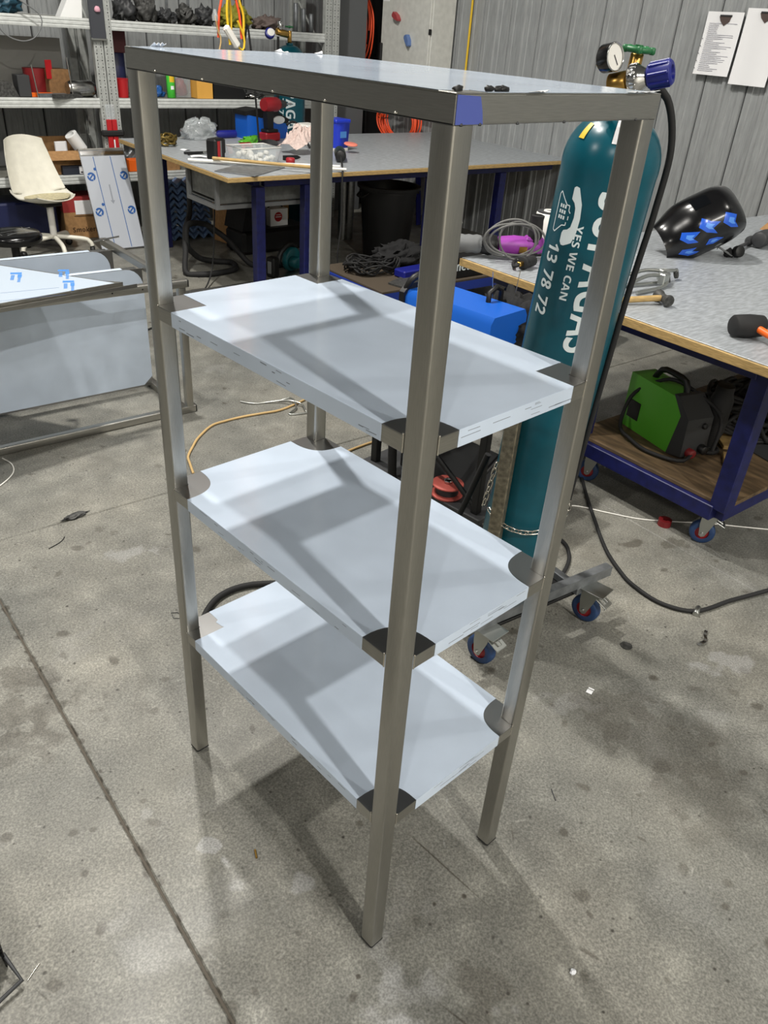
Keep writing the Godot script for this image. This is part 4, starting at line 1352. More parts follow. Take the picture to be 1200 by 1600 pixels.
	P(bw, "end_frame", mb().at(xf(Vector3(0, 0, -0.285))).prism([Vector2(-0.14, 0), Vector2(0.14, 0), Vector2(0.14, 0.24), Vector2(0.1, 0.275), Vector2(-0.1, 0.275), Vector2(-0.14, 0.24)], 0.0, 0.03), mats["black_plastic"])
	P(bw, "handle", mb().tube(smooth_path([Vector3(-0.11, 0.25, -0.27), Vector3(-0.09, 0.30, -0.25), Vector3(0, 0.315, -0.24), Vector3(0.09, 0.30, -0.25), Vector3(0.11, 0.25, -0.27)], 0.02), 0.016, 8), mats["black_plastic"])
	P(bw, "cable_hanger", mb().tube([Vector3(0.05, 0.25, 0.08), Vector3(0.05, 0.29, 0.08), Vector3(0.10, 0.31, 0.08), Vector3(0.14, 0.29, 0.08), Vector3(0.14, 0.22, 0.08)], 0.012, 8), mats["black_plastic"])
	O("welding_jacket", "black cloth jacket bundled beside the blue welding machine", "jacket", mb().lump(Vector3(0.34, 0.30, 0.42), 71, 0.45, 2.6, 32, 20), mats["black_cloth"], Vector3(2.0, 0.597, -1.62))
	for q in [[1.93, -1.70, 0.10], [2.0, -1.66, -0.06]]:
		O("filler_rod", "thin pale filler rod standing upright, %s of two" % ("left" if q[2] > 0 else "right"), "rod", mb().tube([Vector3(0, 0, 0), Vector3(-q[2] * 0.4, 0.24, 0)], 0.0022, 6), mats["weld"], Vector3(q[0], 0.72, q[1]), 0.0, "filler rods in the welder cart")
	var th := T("welding_torch", "black welding torch lead with a white collar hanging by the nearest leg", "torch", Vector3(1.33, 0.131, -1.62))
	P(th, "lead", mb().tube(smooth_path([Vector3(-0.02, 0.0, 0.02), Vector3(-0.03, 0.15, 0.02), Vector3(-0.02, 0.28, 0.0), Vector3(0.03, 0.35, -0.04), Vector3(0.09, 0.30, -0.05), Vector3(0.1, 0.1, -0.04), Vector3(0.1, 0.0, -0.04)]), 0.02, 8), mats["black_rubber"])
	P(th, "collar", mb().at(xf(Vector3(0.06, 0.335, -0.045), 0, 20, 60)).cyl(0.024, -0.012, 0.012, 14, 0.003), mats["white_plastic"])
	P(th, "sleeve", mb().tube([Vector3(0.07, 0.32, -0.045), Vector3(0.11, 0.26, -0.05)], 0.019, 8), plain("dusty_pink", c8(170, 120, 122), 0.6))
	O("gas_lead", "black rubber lead slanting down between trolley and welder cart", "lead", mb().tube(smooth_path([Vector3(0.0, 0.66, 0.0), Vector3(-0.01, 0.45, -0.06), Vector3(0.03, 0.22, -0.16), Vector3(0.06, 0.012, -0.2)]), 0.011, 8), mats["black_rubber"], Vector3(1.07, 0, -0.83))
	# low trolley further back
	var lt := T("flat_trolley", "low flat trolley with blue frame and plywood deck under clutter", "trolley", Vector3(3.5, 0, -3.96))
	P(lt, "deck", B(Vector3(1.48, 0.018, 0.78), 0.003), plain("ply_dirty", c8(72, 62, 50), 0.8), xf(Vector3(0, 0.244, 0)))
	for z in [-0.37, 0.37]:
		P(lt, "side_rail", B(Vector3(1.5, 0.07, 0.04), 0.003), mats["royal_dark"] if mats.has("royal_dark") else plain("royal_dark", c8(26, 52, 140), 0.45), xf(Vector3(0, 0.2, z)))
	for x in [-0.73, 0.73]:
		P(lt, "end_rail", B(Vector3(0.04, 0.07, 0.7), 0.003), mats["royal_dark"], xf(Vector3(x, 0.2, 0)))
		for z in [-0.32, 0.32]:
			caster(lt, Vector3(x * 0.9, 0, z), 0.0)
	var gl := "clutter on the low trolley"
	O("cable_heap", "tangled black cable heap on the low trolley", "cable", cable_heap(0.24, 0.10, 12, 5), mats["black_rubber"], Vector3(3.02, 0.2535, -4.05), 0.0, gl)
	O("tool_bag", "slumped black tool bag on the low trolley", "bag", mb().lump(Vector3(0.5, 0.18, 0.3), 14, 0.5, 2.4, 28, 16), mats["black_cloth"], Vector3(3.35, 0.2535, -4.15), 12.0, gl)
	O("steel_offcut", "flat dark steel offcut on the low trolley", "offcut", mb().prism([Vector2(-0.2, -0.05), Vector2(0.18, -0.07), Vector2(0.22, 0.05), Vector2(-0.16, 0.08)], 0.0, 0.012), mats["grey_junk"], Vector3(3.1, 0.254, -3.72), 30.0, gl, Vector3(-90, 0, 0))
	O("blue_case", "small blue tool case on the low trolley", "case", B(Vector3(0.3, 0.06, 0.12), 0.01), mats["deep_blue"], Vector3(3.25, 0.2835, -3.82), 4.0, gl)
	O("steel_fittings", "handful of loose steel fittings beside the nearest leg", "fittings", mb().lump(Vector3(0.14, 0.1, 0.12), 33, 0.9, 4.0, 20, 12), mats["zinc"], Vector3(3.62, 0.2535, -3.85), 0.0, gl)
	var me := T("machine_box", "black tool box with white lettering on the low trolley", "box", Vector3(3.62, 0.2535, -3.66))
	P(me, "body", B(Vector3(0.34, 0.16, 0.12), 0.006), mats["black_plastic"], xf(Vector3(0, 0.08, 0)))
	P(me, "lettering", text_mesh("metabo", 0.065, 0.002), mats["sign_white"], xf(Vector3(0.0, 0.09, 0.061)))

# a loose heap of cable loops
func cable_heap(r: float, h: float, n: int, sd: int, th := 0.007) -> MB:
	var rg := RandomNumberGenerator.new()
	rg.seed = sd
	var pts := []
	for i in n * 10:
		var f := TAU * i / 10.0
		var rr := r * rg.randf_range(0.55, 1.0)
		pts.append(Vector3(cos(f) * rr, th + absf(rg.randf() * h), sin(f) * rr * 0.7 + rg.randf_range(-0.02, 0.02)))
	return mb().tube(smooth_path(pts, 0.03), th, 6)

# ---------------------------------------------------------------- things on the right wall
func build_wall_things() -> void:
	var wf := WX + 0.006
	for q in [[-3.21, 1.692, 2.11, 0.30, "white job sheet covered in handwriting clipped to the ribbed wall", true], [-2.885, 1.648, 2.14, 0.30, "blank white job sheet clipped to the wall at the picture edge", false]]:
		var u := T("job_sheet", q[4], "paper", Vector3(wf - 0.004, q[1], q[0]), 0.0, "papers clipped to the wall")
		var hh: float = q[2] - q[1]
		for k in 4:
			P(u, "page", mb().sheet(func(a: float, b: float) -> Vector3:
				var curl := 0.02 * pow(1.0 - b, 2.0) + 0.004 * sin(a * 7.0 + k)
				return Vector3(-0.006 - 0.004 * k - curl, b * hh, (a - 0.5) * q[3] + 0.003 * k), 8, 10, 0.0005), mats["paper"], xf(Vector3(0, 0, 0)))
		P(u, "clip", B(Vector3(0.012, 0.012, 0.1), 0.003), mats["dark_grey"], xf(Vector3(-0.026, hh - 0.025, 0.02)))
		P(u, "clip_jaw", mb().at(Transform3D(Basis(Vector3(0, 0, 1), Vector3(0, 1, 0), Vector3(-1, 0, 0)), Vector3(-0.022, 0, 0))).prism([Vector2(-0.035, hh - 0.03), Vector2(0.065, hh - 0.03), Vector2(0.055, hh - 0.065), Vector2(0.015, hh - 0.09), Vector2(-0.02, hh - 0.06)], 0.0, 0.004), plain("clip_brown", c8(110, 96, 92), 0.4, 0.6))
		if q[5]:
			var rg := RandomNumberGenerator.new()
			rg.seed = 8
			for i in 26:
				var y := 0.03 + i * 0.0125
				var b := y / hh
				var l := rg.randf_range(0.06, 0.24)
				P(u, "handwriting", B(Vector3(0.0006, 0.003, l), 0.0), plain("pencil", c8(150, 150, 162), 0.8), xf(Vector3(-0.0195 - 0.02 * pow(1.0 - b, 2.0) - 0.0035, y, -0.11 + l / 2)))
			for i in 5:
				P(u, "margin_dot", B(Vector3(0.0006, 0.006, 0.006), 0.0), mats["ink"], xf(Vector3(-0.044 + 0.004 * i, 0.04 + i * 0.05, -0.135)))
	O("yellow_rod", "thin yellow rod leaning upright against the ribbed wall", "rod", mb().tube([Vector3(0, 0, 0.0), Vector3(0.0, 2.6, 0.0)], 0.011, 8), mats["yellow"], Vector3(WX - 0.012, 0.0, -6.0))
	# electrical cabinet
	var c := T("wall_cabinet", "pale grey steel cabinet with red and blue knobs on the wall", "cabinet", Vector3(5.46, 1.28, -6.64))
	P(c, "body", mb().box(Vector3(0, 0.6, 0), Vector3(0.3, 1.2, 0.82), 0.006), mats["cabinet"])
	var dw := P(c, "door", mb().box(Vector3(-0.16, 0.6, 0), Vector3(0.02, 1.19, 0.79), 0.005), mats["cabinet"])
	for y in [0.55, 1.05]:
		P(dw, "hinge", mb().box(Vector3(-0.165, y, 0.40), Vector3(0.02, 0.05, 0.03), 0.003), mats["black_plastic"])
	P(dw, "door_handle", mb().box(Vector3(-0.185, 0.3, -0.37), Vector3(0.03, 0.24, 0.04), 0.008), mats["black_plastic"])
	var dia := [Vector2(-0.05, 0.02), Vector2(-0.03, 0.045), Vector2(0.02, 0.02), Vector2(0.05, -0.02), Vector2(0.045, -0.035), Vector2(-0.01, -0.02), Vector2(-0.045, 0.0)]
	var face_x := Transform3D(Basis(Vector3(0, 0, 1), Vector3(0, 1, 0), Vector3(-1, 0, 0)), Vector3(-0.17, 0, 0))
	P(dw, "red_knob", mb().at(face_x * xf(Vector3(-0.12, 0.66, 0), 0, 0, 0)).prism(dia, 0.0, 0.05), plain("dull_red", c8(160, 62, 66), 0.45))
	P(dw, "blue_knob", mb().at(face_x * xf(Vector3(0.09, 0.46, 0), 0, 0, -28)).prism(dia, 0.0, 0.05), plain("dull_blue", c8(92, 118, 168), 0.45))
	P(dw, "sticker", mb().box(Vector3(-0.1705, 0.83, -0.33), Vector3(0.001, 0.07, 0.11), 0.0), mats["paper"])
	P(dw, "sticker_mark", mb().box(Vector3(-0.1715, 0.84, -0.365), Vector3(0.001, 0.05, 0.02), 0.0), mats["deep_blue"])
	var co := S("trim_1", "dark steel column beside the wall cabinet", B(Vector3(0.28, HT, 0.5), 0.01), mats["black_plastic"], Vector3(5.47, HT / 2, -7.55))
	co.set_meta("label", "dark steel column in the corner behind the orange hose")
	var hk := [["orange air hose coiled and hung beside the wall cabinet", Vector3(5.26, 1.80, -7.36), 0.17, 0.30, 6, "hose_orange"], ["orange air hose bundle hung low beneath the wall cabinet", Vector3(5.36, 0.98, -6.7), 0.30, 0.20, 9, "hose_orange"]]
	for q in hk:
		var u := T("air_hose", q[0], "hose", q[1], 0.0, "coiled orange hoses")
		var rg := RandomNumberGenerator.new()
		rg.seed = 3
		var pts := []
		for i in int(q[4]) * 16:
			var f := TAU * i / 16.0
			var rr := 1.0 + 0.14 * sin(i / 16.0 * 2.3) + rg.randf_range(-0.02, 0.02)
			pts.append(Vector3(-0.02 + 0.05 * sin(i / 16.0 * 1.7), sin(f) * q[3] * rr, cos(f) * q[2] * rr))
		P(u, "coil", mb().tube(smooth_path(pts, 0.025), 0.009, 8), mats[q[5]])
		P(u, "tie", mb().at(xf(Vector3(0, 0, -q[2]), 0, 0, 0)).tube(ring_path(0.055, 14), 0.004, 6, true), mats["black_plastic"])
		P(u, "hook", mb().tube([Vector3(0.1, q[3] + 0.03, 0), Vector3(-0.05, q[3] + 0.02, 0), Vector3(-0.06, q[3] + 0.05, 0)], 0.007, 8), mats["zinc"])
	O("blue_lead", "dark blue cable looping down beside the hung orange hose", "cable", mb().tube(smooth_path([Vector3(0, 0.9, -0.1), Vector3(-0.02, 0.5, -0.16), Vector3(-0.02, 0.32, -0.02), Vector3(-0.02, 0.5, 0.1), Vector3(0, 0.9, 0.12)]), 0.009, 8), mats["deep_blue"], Vector3(5.24, 1.72, -7.5))
	# grey sheet standing behind the rack end
	O("grey_board", "tall dark grey panel standing between rack end and corner", "panel", B(Vector3(0.5, 2.4, 0.03), 0.003), plain("panel_grey", c8(84, 86, 88), 0.5), Vector3(4.86, 1.2, -7.1), -8.0)

# outline in (u, v) laid on a curved surface f(Vector2) -> [position, normal]
func map_poly(m: MB, poly: Array, f: Callable, most: float) -> void:
	var pk := PackedVector2Array(poly)
	var id := Geometry2D.triangulate_polygon(pk)
	var stack := []
	for i in range(0, id.size(), 3):
		stack.append([pk[id[i]], pk[id[i + 1]], pk[id[i + 2]]])
	while stack.size():
		var t: Array = stack.pop_back()
		var l := maxf(t[0].distance_to(t[1]), maxf(t[1].distance_to(t[2]), t[2].distance_to(t[0])))
		if l > most:
			var ab: Vector2 = (t[0] + t[1]) / 2
			var bc: Vector2 = (t[1] + t[2]) / 2
			var ca: Vector2 = (t[2] + t[0]) / 2
			stack.append_array([[t[0], ab, ca], [ab, t[1], bc], [ca, bc, t[2]], [ab, bc, ca]])
		else:
			var a: Array = f.call(t[0])
			var b: Array = f.call(t[1])
			var c: Array = f.call(t[2])
			m.tri(a[0], b[0], c[0], a[1], b[1], c[1])

func helm_point(u: float, v: float) -> Vector3:
	# x across, y along chin to crown, z outwards
	var f := (u - 0.5) * PI * 1.08
	var y := (v - 0.45) * 0.34
	var w := 0.085 + 0.04 * smoothstep(0.0, 0.35, v)
	var d := 0.085 + 0.07 * smoothstep(0.0, 0.5, v)
	if v > 0.7:
		var k := (v - 0.7) / 0.3
		d *= sqrt(maxf(1.0 - k * k * 0.72, 0.0))
		w *= 1.0 - 0.16 * k * k
	var c := cos(f)
	var s := sin(f)
	return Vector3(signf(s) * pow(absf(s), 0.85) * w, y, pow(maxf(c, 0.0), 0.7) * d + minf(c, 0.0) * 0.05)

func build_right_bench_items() -> void:
	var by := 0.9005
	# welding helmet
	var nn := Vector3(-0.60, 0.62, 0.50).normalized()
	var ll := Vector3(0.78, 0.46, 0.42)
	ll = (ll - nn * ll.dot(nn)).normalized()
	var ww := ll.cross(nn)
	var u := T("welding_helmet", "black welding helmet with blue flames resting on the bench", "helmet", Vector3(3.36, by, -1.68), 0.0)
	var hx := Transform3D(Basis(ww * 1.2, ll * 1.3, nn * 1.2), Vector3(0.0, 0.125, 0.0))
	P(u, "shell", mb().sheet(func(a: float, b: float) -> Vector3: return helm_point(a, b), 30, 24, 0.004), mats["black_gloss"], hx)
	var on := func(p: Vector2) -> Array:
		var a := helm_point(p.x, p.y)
		var du := helm_point(p.x + 0.01, p.y) - helm_point(p.x - 0.01, p.y)
		var dv := helm_point(p.x, p.y + 0.01) - helm_point(p.x, p.y - 0.01)
		var n2 := du.cross(dv).normalized()
		if n2.z < 0.0 and n2.dot(a) < 0.0:
			n2 = -n2
		return [a + n2 * 0.0012, n2]
	var flame := plain("flame_blue", c8(36, 92, 205), 0.22)
	var flame2 := plain("flame_pale", c8(90, 150, 235), 0.22)
	for q in [
		[[0.16, 0.20], [0.22, 0.16], [0.30, 0.22], [0.33, 0.32], [0.27, 0.28], [0.24, 0.36], [0.20, 0.28]],
		[[0.14, 0.42], [0.20, 0.36], [0.28, 0.42], [0.34, 0.54], [0.27, 0.50], [0.24, 0.60], [0.20, 0.50]],
		[[0.36, 0.16], [0.42, 0.12], [0.47, 0.22], [0.45, 0.34], [0.41, 0.26], [0.38, 0.30]],
		[[0.18, 0.68], [0.26, 0.62], [0.34, 0.70], [0.38, 0.80], [0.30, 0.76], [0.24, 0.80]],
		[[0.36, 0.44], [0.41, 0.40], [0.44, 0.50], [0.42, 0.62], [0.38, 0.54]],
	]:
		var m := mb()
		var pts := []
		var inner := []
		var cc := Vector2.ZERO
		for p in q:
			var pp := Vector2(0.5 + (p[0] - 0.1) * 1.12, p[1] * 1.05)
			pts.append(pp)
			cc += pp / q.size()
		map_poly(m, pts, on, 0.05)
		P(u, "painted_flame", m, flame, hx)
		for p in pts:
			inner.append(cc + (p - cc) * 0.45)
		var m2 := mb()
		map_poly(m2, inner, func(p: Vector2) -> Array:
			var r: Array = on.call(p)
			return [r[0] + r[1] * 0.0006, r[1]], 0.05)
		P(u, "painted_flame", m2, flame2, hx)
	var lens := mb()
	map_poly(lens, [Vector2(0.34, 0.42), Vector2(0.47, 0.42), Vector2(0.47, 0.62), Vector2(0.34, 0.62)], on, 0.05)
	P(u, "visor_lens", lens, plain("lens_dark", c8(8, 10, 14), 0.05), hx)
	P(u, "rim_bead", mb().tube(range(25).map(func(i): return helm_point(0.02, i / 24.0)), 0.004, 6), mats["dark_grey"], hx)
	P(u, "pivot_knob", mb().at(xf(Vector3(0, 0, 0), 0, 0, 90)).cyl(0.02, 0.0, 0.014, 6, 0.003), mats["mid_grey"], hx * xf(helm_point(0.95, 0.62)))
	var hg := N(u, "headgear", Transform3D(Basis(), Vector3(0.16, 0.0, 0.12)))
	P(hg, "strap", mb().sheet(func(a: float, b: float) -> Vector3: return Vector3(lerpf(-0.05, 0.14, a), lerpf(0.05, 0.105, a), lerpf(0.0, -0.06, a)) + Vector3(0, (b - 0.5) * 0.022, 0), 8, 2, 0.003), mats["mid_grey"])
	P(hg, "strap", mb().sheet(func(a: float, b: float) -> Vector3: return Vector3(lerpf(-0.06, 0.02, a), lerpf(0.06, 0.012, a), lerpf(0.0, 0.06, a)) + Vector3((b - 0.5) * 0.022, 0, 0), 6, 2, 0.003), mats["mid_grey"])
	P(hg, "ratchet_knob", mb().at(xf(Vector3(0.045, 0.035, 0.07), 70, 0, 20)).cyl(0.032, -0.015, 0.02, 12, 0.004), mats["black_plastic"])
	P(hg, "pad", mb().lump(Vector3(0.08, 0.05, 0.05), 9, 0.4, 2.0, 14, 8), mats["black_cloth"], xf(Vector3(0.03, 0.0, 0.03)))
	# grey tool behind it
	var gt := T("cutting_torch", "long grey torch body lying at the back of the bench", "torch", Vector3(4.15, by, -1.62), 12.0)
	P(gt, "body", mb().at(xf(Vector3(0, 0.05, 0), 0, 0, 90)).cyl(0.045, -0.35, 0.25, 16, 0.01), mats["dark_grey"])
	P(gt, "bracket", mb().box(Vector3(0.12, 0.02, 0.0), Vector3(0.04, 0.04, 0.12), 0.004), mats["dark_grey"])
	P(gt, "paper_wrap", mb().prism([Vector2(-0.1, 0.0), Vector2(0.25, 0.03), Vector2(0.25, 0.06)], -0.04, 0.04), mats["cardboard"], xf(Vector3(-0.05, 0.09, 0)))
	var nz := T("air_nozzle", "dark grey nozzle tool lying right of the welding helmet", "nozzle", Vector3(3.80, by, -1.60), 14.0)
	P(nz, "shaft", mb().at(xf(Vector3(0, 0.02, 0), 0, 0, 90)).cyl(0.011, -0.1, 0.12, 10), mats["dark_grey"])
	P(nz, "head", mb().at(xf(Vector3(0.1, 0.028, 0), 0, 0, -90)).lathe([Vector2(0, 0), Vector2(0.014, 0), Vector2(0.027, 0.03), Vector2(0.027, 0.06), Vector2(0.012, 0.07), Vector2(0, 0.07)], 14), mats["dark_grey"])
	# welding clamps
	var cl := "locking clamps on the near bench"
	for q in [[2.62, -1.40, -8.0, "steel locking clamp with round jaw pad lying open on the bench", 1.0], [2.55, -1.33, 4.0, "steel locking clamp lying nearest the hammer handle", 0.8]]:
		var k := T("locking_clamp", q[3], "clamp", Vector3(q[0], by, q[1]), q[2], cl)
		P(k, "upper_arm", mb().tube(smooth_path([Vector3(-0.15, 0.035, -0.02), Vector3(0.0, 0.055, -0.02), Vector3(0.1, 0.05, 0.0), Vector3(0.2 * q[4], 0.045, 0.0)]), 0.009, 8), mats["zinc"])
		P(k, "lower_arm", mb().tube(smooth_path([Vector3(-0.15, 0.01, 0.03), Vector3(0.0, 0.01, 0.04), Vector3(0.1, 0.015, 0.03), Vector3(0.12, 0.04, 0.01)]), 0.008, 8), mats["zinc"])
		P(k, "pivot_block", mb().box(Vector3(0.1, 0.035, 0.01), Vector3(0.05, 0.05, 0.035), 0.004), mats["zinc"])
		P(k, "jaw_pad", mb().at(xf(Vector3(0.2 * q[4], 0.03, 0), 70, 30, 0)).cyl(0.024, -0.008, 0.008, 14, 0.002), mats["grey_junk"])
		P(k, "adjusting_screw", mb().tube([Vector3(-0.15, 0.03, -0.01), Vector3(-0.22, 0.03, -0.02)], 0.007, 8), mats["dark_grey"])
	# ball hammer
	var h := T("hammer", "wooden handled hammer with a round steel head on the near bench", "hammer", Vector3(2.40, by, -1.15), -24.0)
	P(h, "head", mb().at(xf(Vector3(0, 0.0265, 0.0), 90, 0, 0)).lathe([Vector2(0, -0.05), Vector2(0.023, -0.05), Vector2(0.026, -0.045), Vector2(0.026, -0.03), Vector2(0.018, -0.02), Vector2(0.018, 0.02), Vector2(0.022, 0.03), Vector2(0.026, 0.042), Vector2(0.024, 0.05), Vector2(0, 0.05)], 20), mats["grey_junk"])
	P(h, "handle", mb().tube(smooth_path([Vector3(-0.30, 0.018, 0.0), Vector3(-0.2, 0.019, 0), Vector3(-0.08, 0.024, 0), Vector3(0.0, 0.026, 0)], 0.02), 0.0135, 10), mats["ply_edge"])
	# rubber mallet
	var ml := T("rubber_mallet", "black rubber mallet with orange handle at the bench corner", "mallet", Vector3(2.33, by, -0.71), -30.0)
	P(ml, "head", mb().at(xf(Vector3(0, 0.046, 0), 0, 0, 90)).lathe([Vector2(0, -0.065), Vector2(0.036, -0.065), Vector2(0.042, -0.058), Vector2(0.0455, 0.0), Vector2(0.042, 0.058), Vector2(0.036, 0.065), Vector2(0, 0.065)], 26, 0.5), mats["black_rubber"])
	P(ml, "shaft", mb().tube([Vector3(0.015, 0.05, 0.0), Vector3(0.05, 0.036, 0.12), Vector3(0.06, 0.03, 0.17)], 0.014, 10), mats["orange"])
	P(ml, "grip", mb().tube([Vector3(0.06, 0.03, 0.165), Vector3(0.10, 0.018, 0.30)], 0.0175, 10), mats["dark_grey"])
	O("screwdriver", "yellow handled screwdriver lying right of the mallet", "tool", mb().at(xf(Vector3(0, 0.0205, 0), 0, 0, 90)).lathe([Vector2(0, -0.05), Vector2(0.014, -0.05), Vector2(0.02, -0.035), Vector2(0.014, -0.02), Vector2(0.02, 0.0), Vector2(0.018, 0.04), Vector2(0, 0.05)], 14), mats["yellow"], Vector3(2.5, by, -0.6), 20.0)
	# grinder with cable coil
	var g := T("angle_grinder", "purple angle grinder with grey ribbed cuff and coiled cable", "grinder", Vector3(2.33, by, -2.03), -33.0)
	var gx := xf(Vector3(0, 0.06, 0), 0, 0, 90)
	P(g, "body", mb().at(gx).lathe([Vector2(0, -0.17), Vector2(0.03, -0.17), Vector2(0.045, -0.12), Vector2(0.05, -0.02), Vector2(0.042, 0.06), Vector2(0, 0.07)], 20, 0.5), mats["purple"])
	P(g, "gear_head", mb().at(gx).lathe([Vector2(0, 0.06), Vector2(0.045, 0.07), Vector2(0.052, 0.11), Vector2(0.04, 0.16), Vector2(0, 0.165)], 18, 0.4), mats["black_plastic"])
	var cf := mb().at(gx)
	cf.lathe([Vector2(0, 0.15), Vector2(0.042, 0.15), Vector2(0.046, 0.17), Vector2(0.042, 0.19), Vector2(0.046, 0.21), Vector2(0.042, 0.23), Vector2(0.046, 0.25), Vector2(0.042, 0.27), Vector2(0, 0.27)], 20)
	P(g, "ribbed_cuff", cf, mats["mid_grey"])
	P(g, "rear_cap", mb().box(Vector3(0.12, 0.08, 0.0), Vector3(0.1, 0.06, 0.07), 0.012), mats["purple"])
	P(g, "rating_plate", mb().box(Vector3(0.06, 0.052, 0.049), Vector3(0.04, 0.03, 0.004), 0.001), mats["brass"])
	var lp := []
	for i in 90:
		var f := TAU * i / 24.0
		lp.append(Vector3(0.0 + cos(f) * (0.12 + 0.03 * sin(i * 0.11)) + 0.03 * sin(i * 0.06), 0.105 + sin(f) * (0.085 - 0.012 * sin(i * 0.09)), 0.075 + 0.025 * sin(i * 0.17)))
	P(g, "power_cable", mb().tube(smooth_path(lp, 0.02), 0.0055, 8), plain("cable_grey", c8(104, 104, 102), 0.55))
	var pg := T("extension_socket", "black extension socket with cable lying on the bench edge", "socket", Vector3(2.27, by, -1.84), 10.0)
	P(pg, "socket_body", mb().at(xf(Vector3(0, 0.03, 0), 0, 0, 90)).cyl(0.026, -0.05, 0.03, 14, 0.006), mats["black_rubber"])
	P(pg, "collar", mb().at(xf(Vector3(0, 0.031, 0), 0, 0, 90)).cyl(0.031, 0.02, 0.05, 14, 0.004), mats["black_rubber"])
	P(pg, "cable", mb().tube(smooth_path([Vector3(-0.05, 0.03, 0), Vector3(-0.1, 0.02, -0.01), Vector3(0.0, 0.012, -0.08), Vector3(0.2, 0.012, -0.1), Vector3(0.4, 0.012, 0.0)]), 0.008, 8), mats["black_rubber"])
	P(pg, "metal_pins", mb().box(Vector3(-0.065, 0.03, 0), Vector3(0.03, 0.02, 0.02), 0.002), mats["brass"])
	var sl := T("grinder_handle", "upright black foam handle beside the purple grinder", "handle", Vector3(2.43, by, -1.96))
	P(sl, "sleeve", mb().lathe([Vector2(0, 0.02), Vector2(0.028, 0.02), Vector2(0.034, 0.06), Vector2(0.035, 0.12), Vector2(0.030, 0.19), Vector2(0.033, 0.21), Vector2(0.022, 0.215), Vector2(0.02, 0.19), Vector2(0, 0.19)], 20, 0.5), mats["black_rubber"])
	P(sl, "flange_nut", mb().cyl(0.02, 0.0, 0.022, 6, 0.002), mats["chrome"])
	var rl := T("tape_roll", "white roll with black top standing behind the foam handle", "roll", Vector3(2.60, by, -2.03))
	P(rl, "roll_body", mb().cyl(0.07, 0.0, 0.20, 28, 0.004), mats["white_plastic"])
	P(rl, "top_disc", mb().cyl(0.066, 0.2, 0.206, 28), mats["dark_grey"])
	P(rl, "core_ring", mb().at(xf(Vector3(0, 0.206, 0))).tube(ring_path(0.03, 18), 0.006, 6, true), mats["white_plastic"])
	# ---- lower deck
	var ly := 0.2475
	var gw := T("welding_machine", "lime green inverter welder with black front on the bench's lower deck", "welder", Vector3(2.53, ly, -1.07), -14.0)
	P(gw, "side_case", mb().at(Transform3D(Basis(Vector3(0, 0, 1), Vector3(0, 1, 0), Vector3(-1, 0, 0)), Vector3(0.07, 0, 0))).prism([Vector2(-0.2, 0.0), Vector2(0.14, 0.0), Vector2(0.20, 0.04), Vector2(0.17, 0.22), Vector2(0.12, 0.27), Vector2(-0.2, 0.27)], 0.0, 0.14), mats["lime"])
	P(gw, "front_panel", mb().at(Transform3D(Basis(Vector3(0, 0, 1), Vector3(0, 1, 0), Vector3(-1, 0, 0)), Vector3(0.075, 0, 0))).prism([Vector2(0.14, 0.0), Vector2(0.23, 0.02), Vector2(0.22, 0.2), Vector2(0.13, 0.28), Vector2(0.1, 0.28), Vector2(0.17, 0.2)], 0.0, 0.15), mats["dark_grey"])
	P(gw, "handle", mb().tube(smooth_path([Vector3(0, 0.26, 0.1), Vector3(0, 0.32, 0.08), Vector3(0, 0.33, 0.0), Vector3(0, 0.32, -0.08), Vector3(0, 0.26, -0.12)]), 0.015, 8), mats["black_plastic"])
	P(gw, "vent_panel", mb().box(Vector3(-0.0715, 0.1, -0.13), Vector3(0.004, 0.09, 0.08), 0.001), mats["black_plastic"])
	P(gw, "red_terminal", mb().at(xf(Vector3(-0.03, 0.04, 0.23), 90, 0, 0)).cyl(0.022, -0.02, 0.03, 12, 0.004), mats["dark_red"])
	P(gw, "black_terminal", mb().at(xf(Vector3(0.04, 0.05, 0.23), 90, 0, 0)).cyl(0.022, -0.02, 0.03, 12, 0.004), mats["black_plastic"])
	P(gw, "dial", mb().at(xf(Vector3(0.03, 0.16, 0.215), 80, 0, 0)).cyl(0.014, -0.01, 0.02, 12, 0.003), mats["black_plastic"])
	P(gw, "lead", mb().tube(smooth_path([Vector3(-0.03, 0.04, 0.25), Vector3(-0.1, 0.02, 0.26), Vector3(-0.17, 0.012, 0.12), Vector3(-0.16, 0.04, -0.1), Vector3(-0.09, 0.16, -0.15), Vector3(0.0, 0.30, 0.0), Vector3(0.1, 0.2, 0.24), Vector3(0.06, 0.06, 0.28)]), 0.009, 8), mats["black_rubber"])
	var st := T("rod_holder", "tall black canister standing beside the lime green welder", "canister", Vector3(2.62, ly, -0.86))
	P(st, "can", mb().lathe([Vector2(0, 0.03), Vector2(0.03, 0.03), Vector2(0.034, 0.05), Vector2(0.05, 0.11), Vector2(0.052, 0.26), Vector2(0.042, 0.29), Vector2(0.040, 0.33), Vector2(0, 0.335)], 20, 0.6), mats["black_rubber"])
	P(st, "base_ring", mb().at(xf(Vector3(0, 0.012, 0))).tube(ring_path(0.045, 20), 0.012, 8, true), mats["black_rubber"])
	P(st, "stem", mb().cyl(0.016, 0.0, 0.04, 10), mats["zinc"])
	O("lead_heap", "heap of tangled black welding leads on the lower deck", "leads", cable_heap(0.30, 0.22, 16, 21, 0.011), mats["black_rubber"], Vector3(3.02, ly, -0.92))
	O("welding_gloves", "crumpled dark grey gloves under the tangled leads", "gloves", mb().lump(Vector3(0.4, 0.14, 0.3), 25, 0.55, 2.6, 30, 18), plain("glove_grey", c8(56, 57, 58), 0.85), Vector3(3.45, ly, -1.0), 20.0)
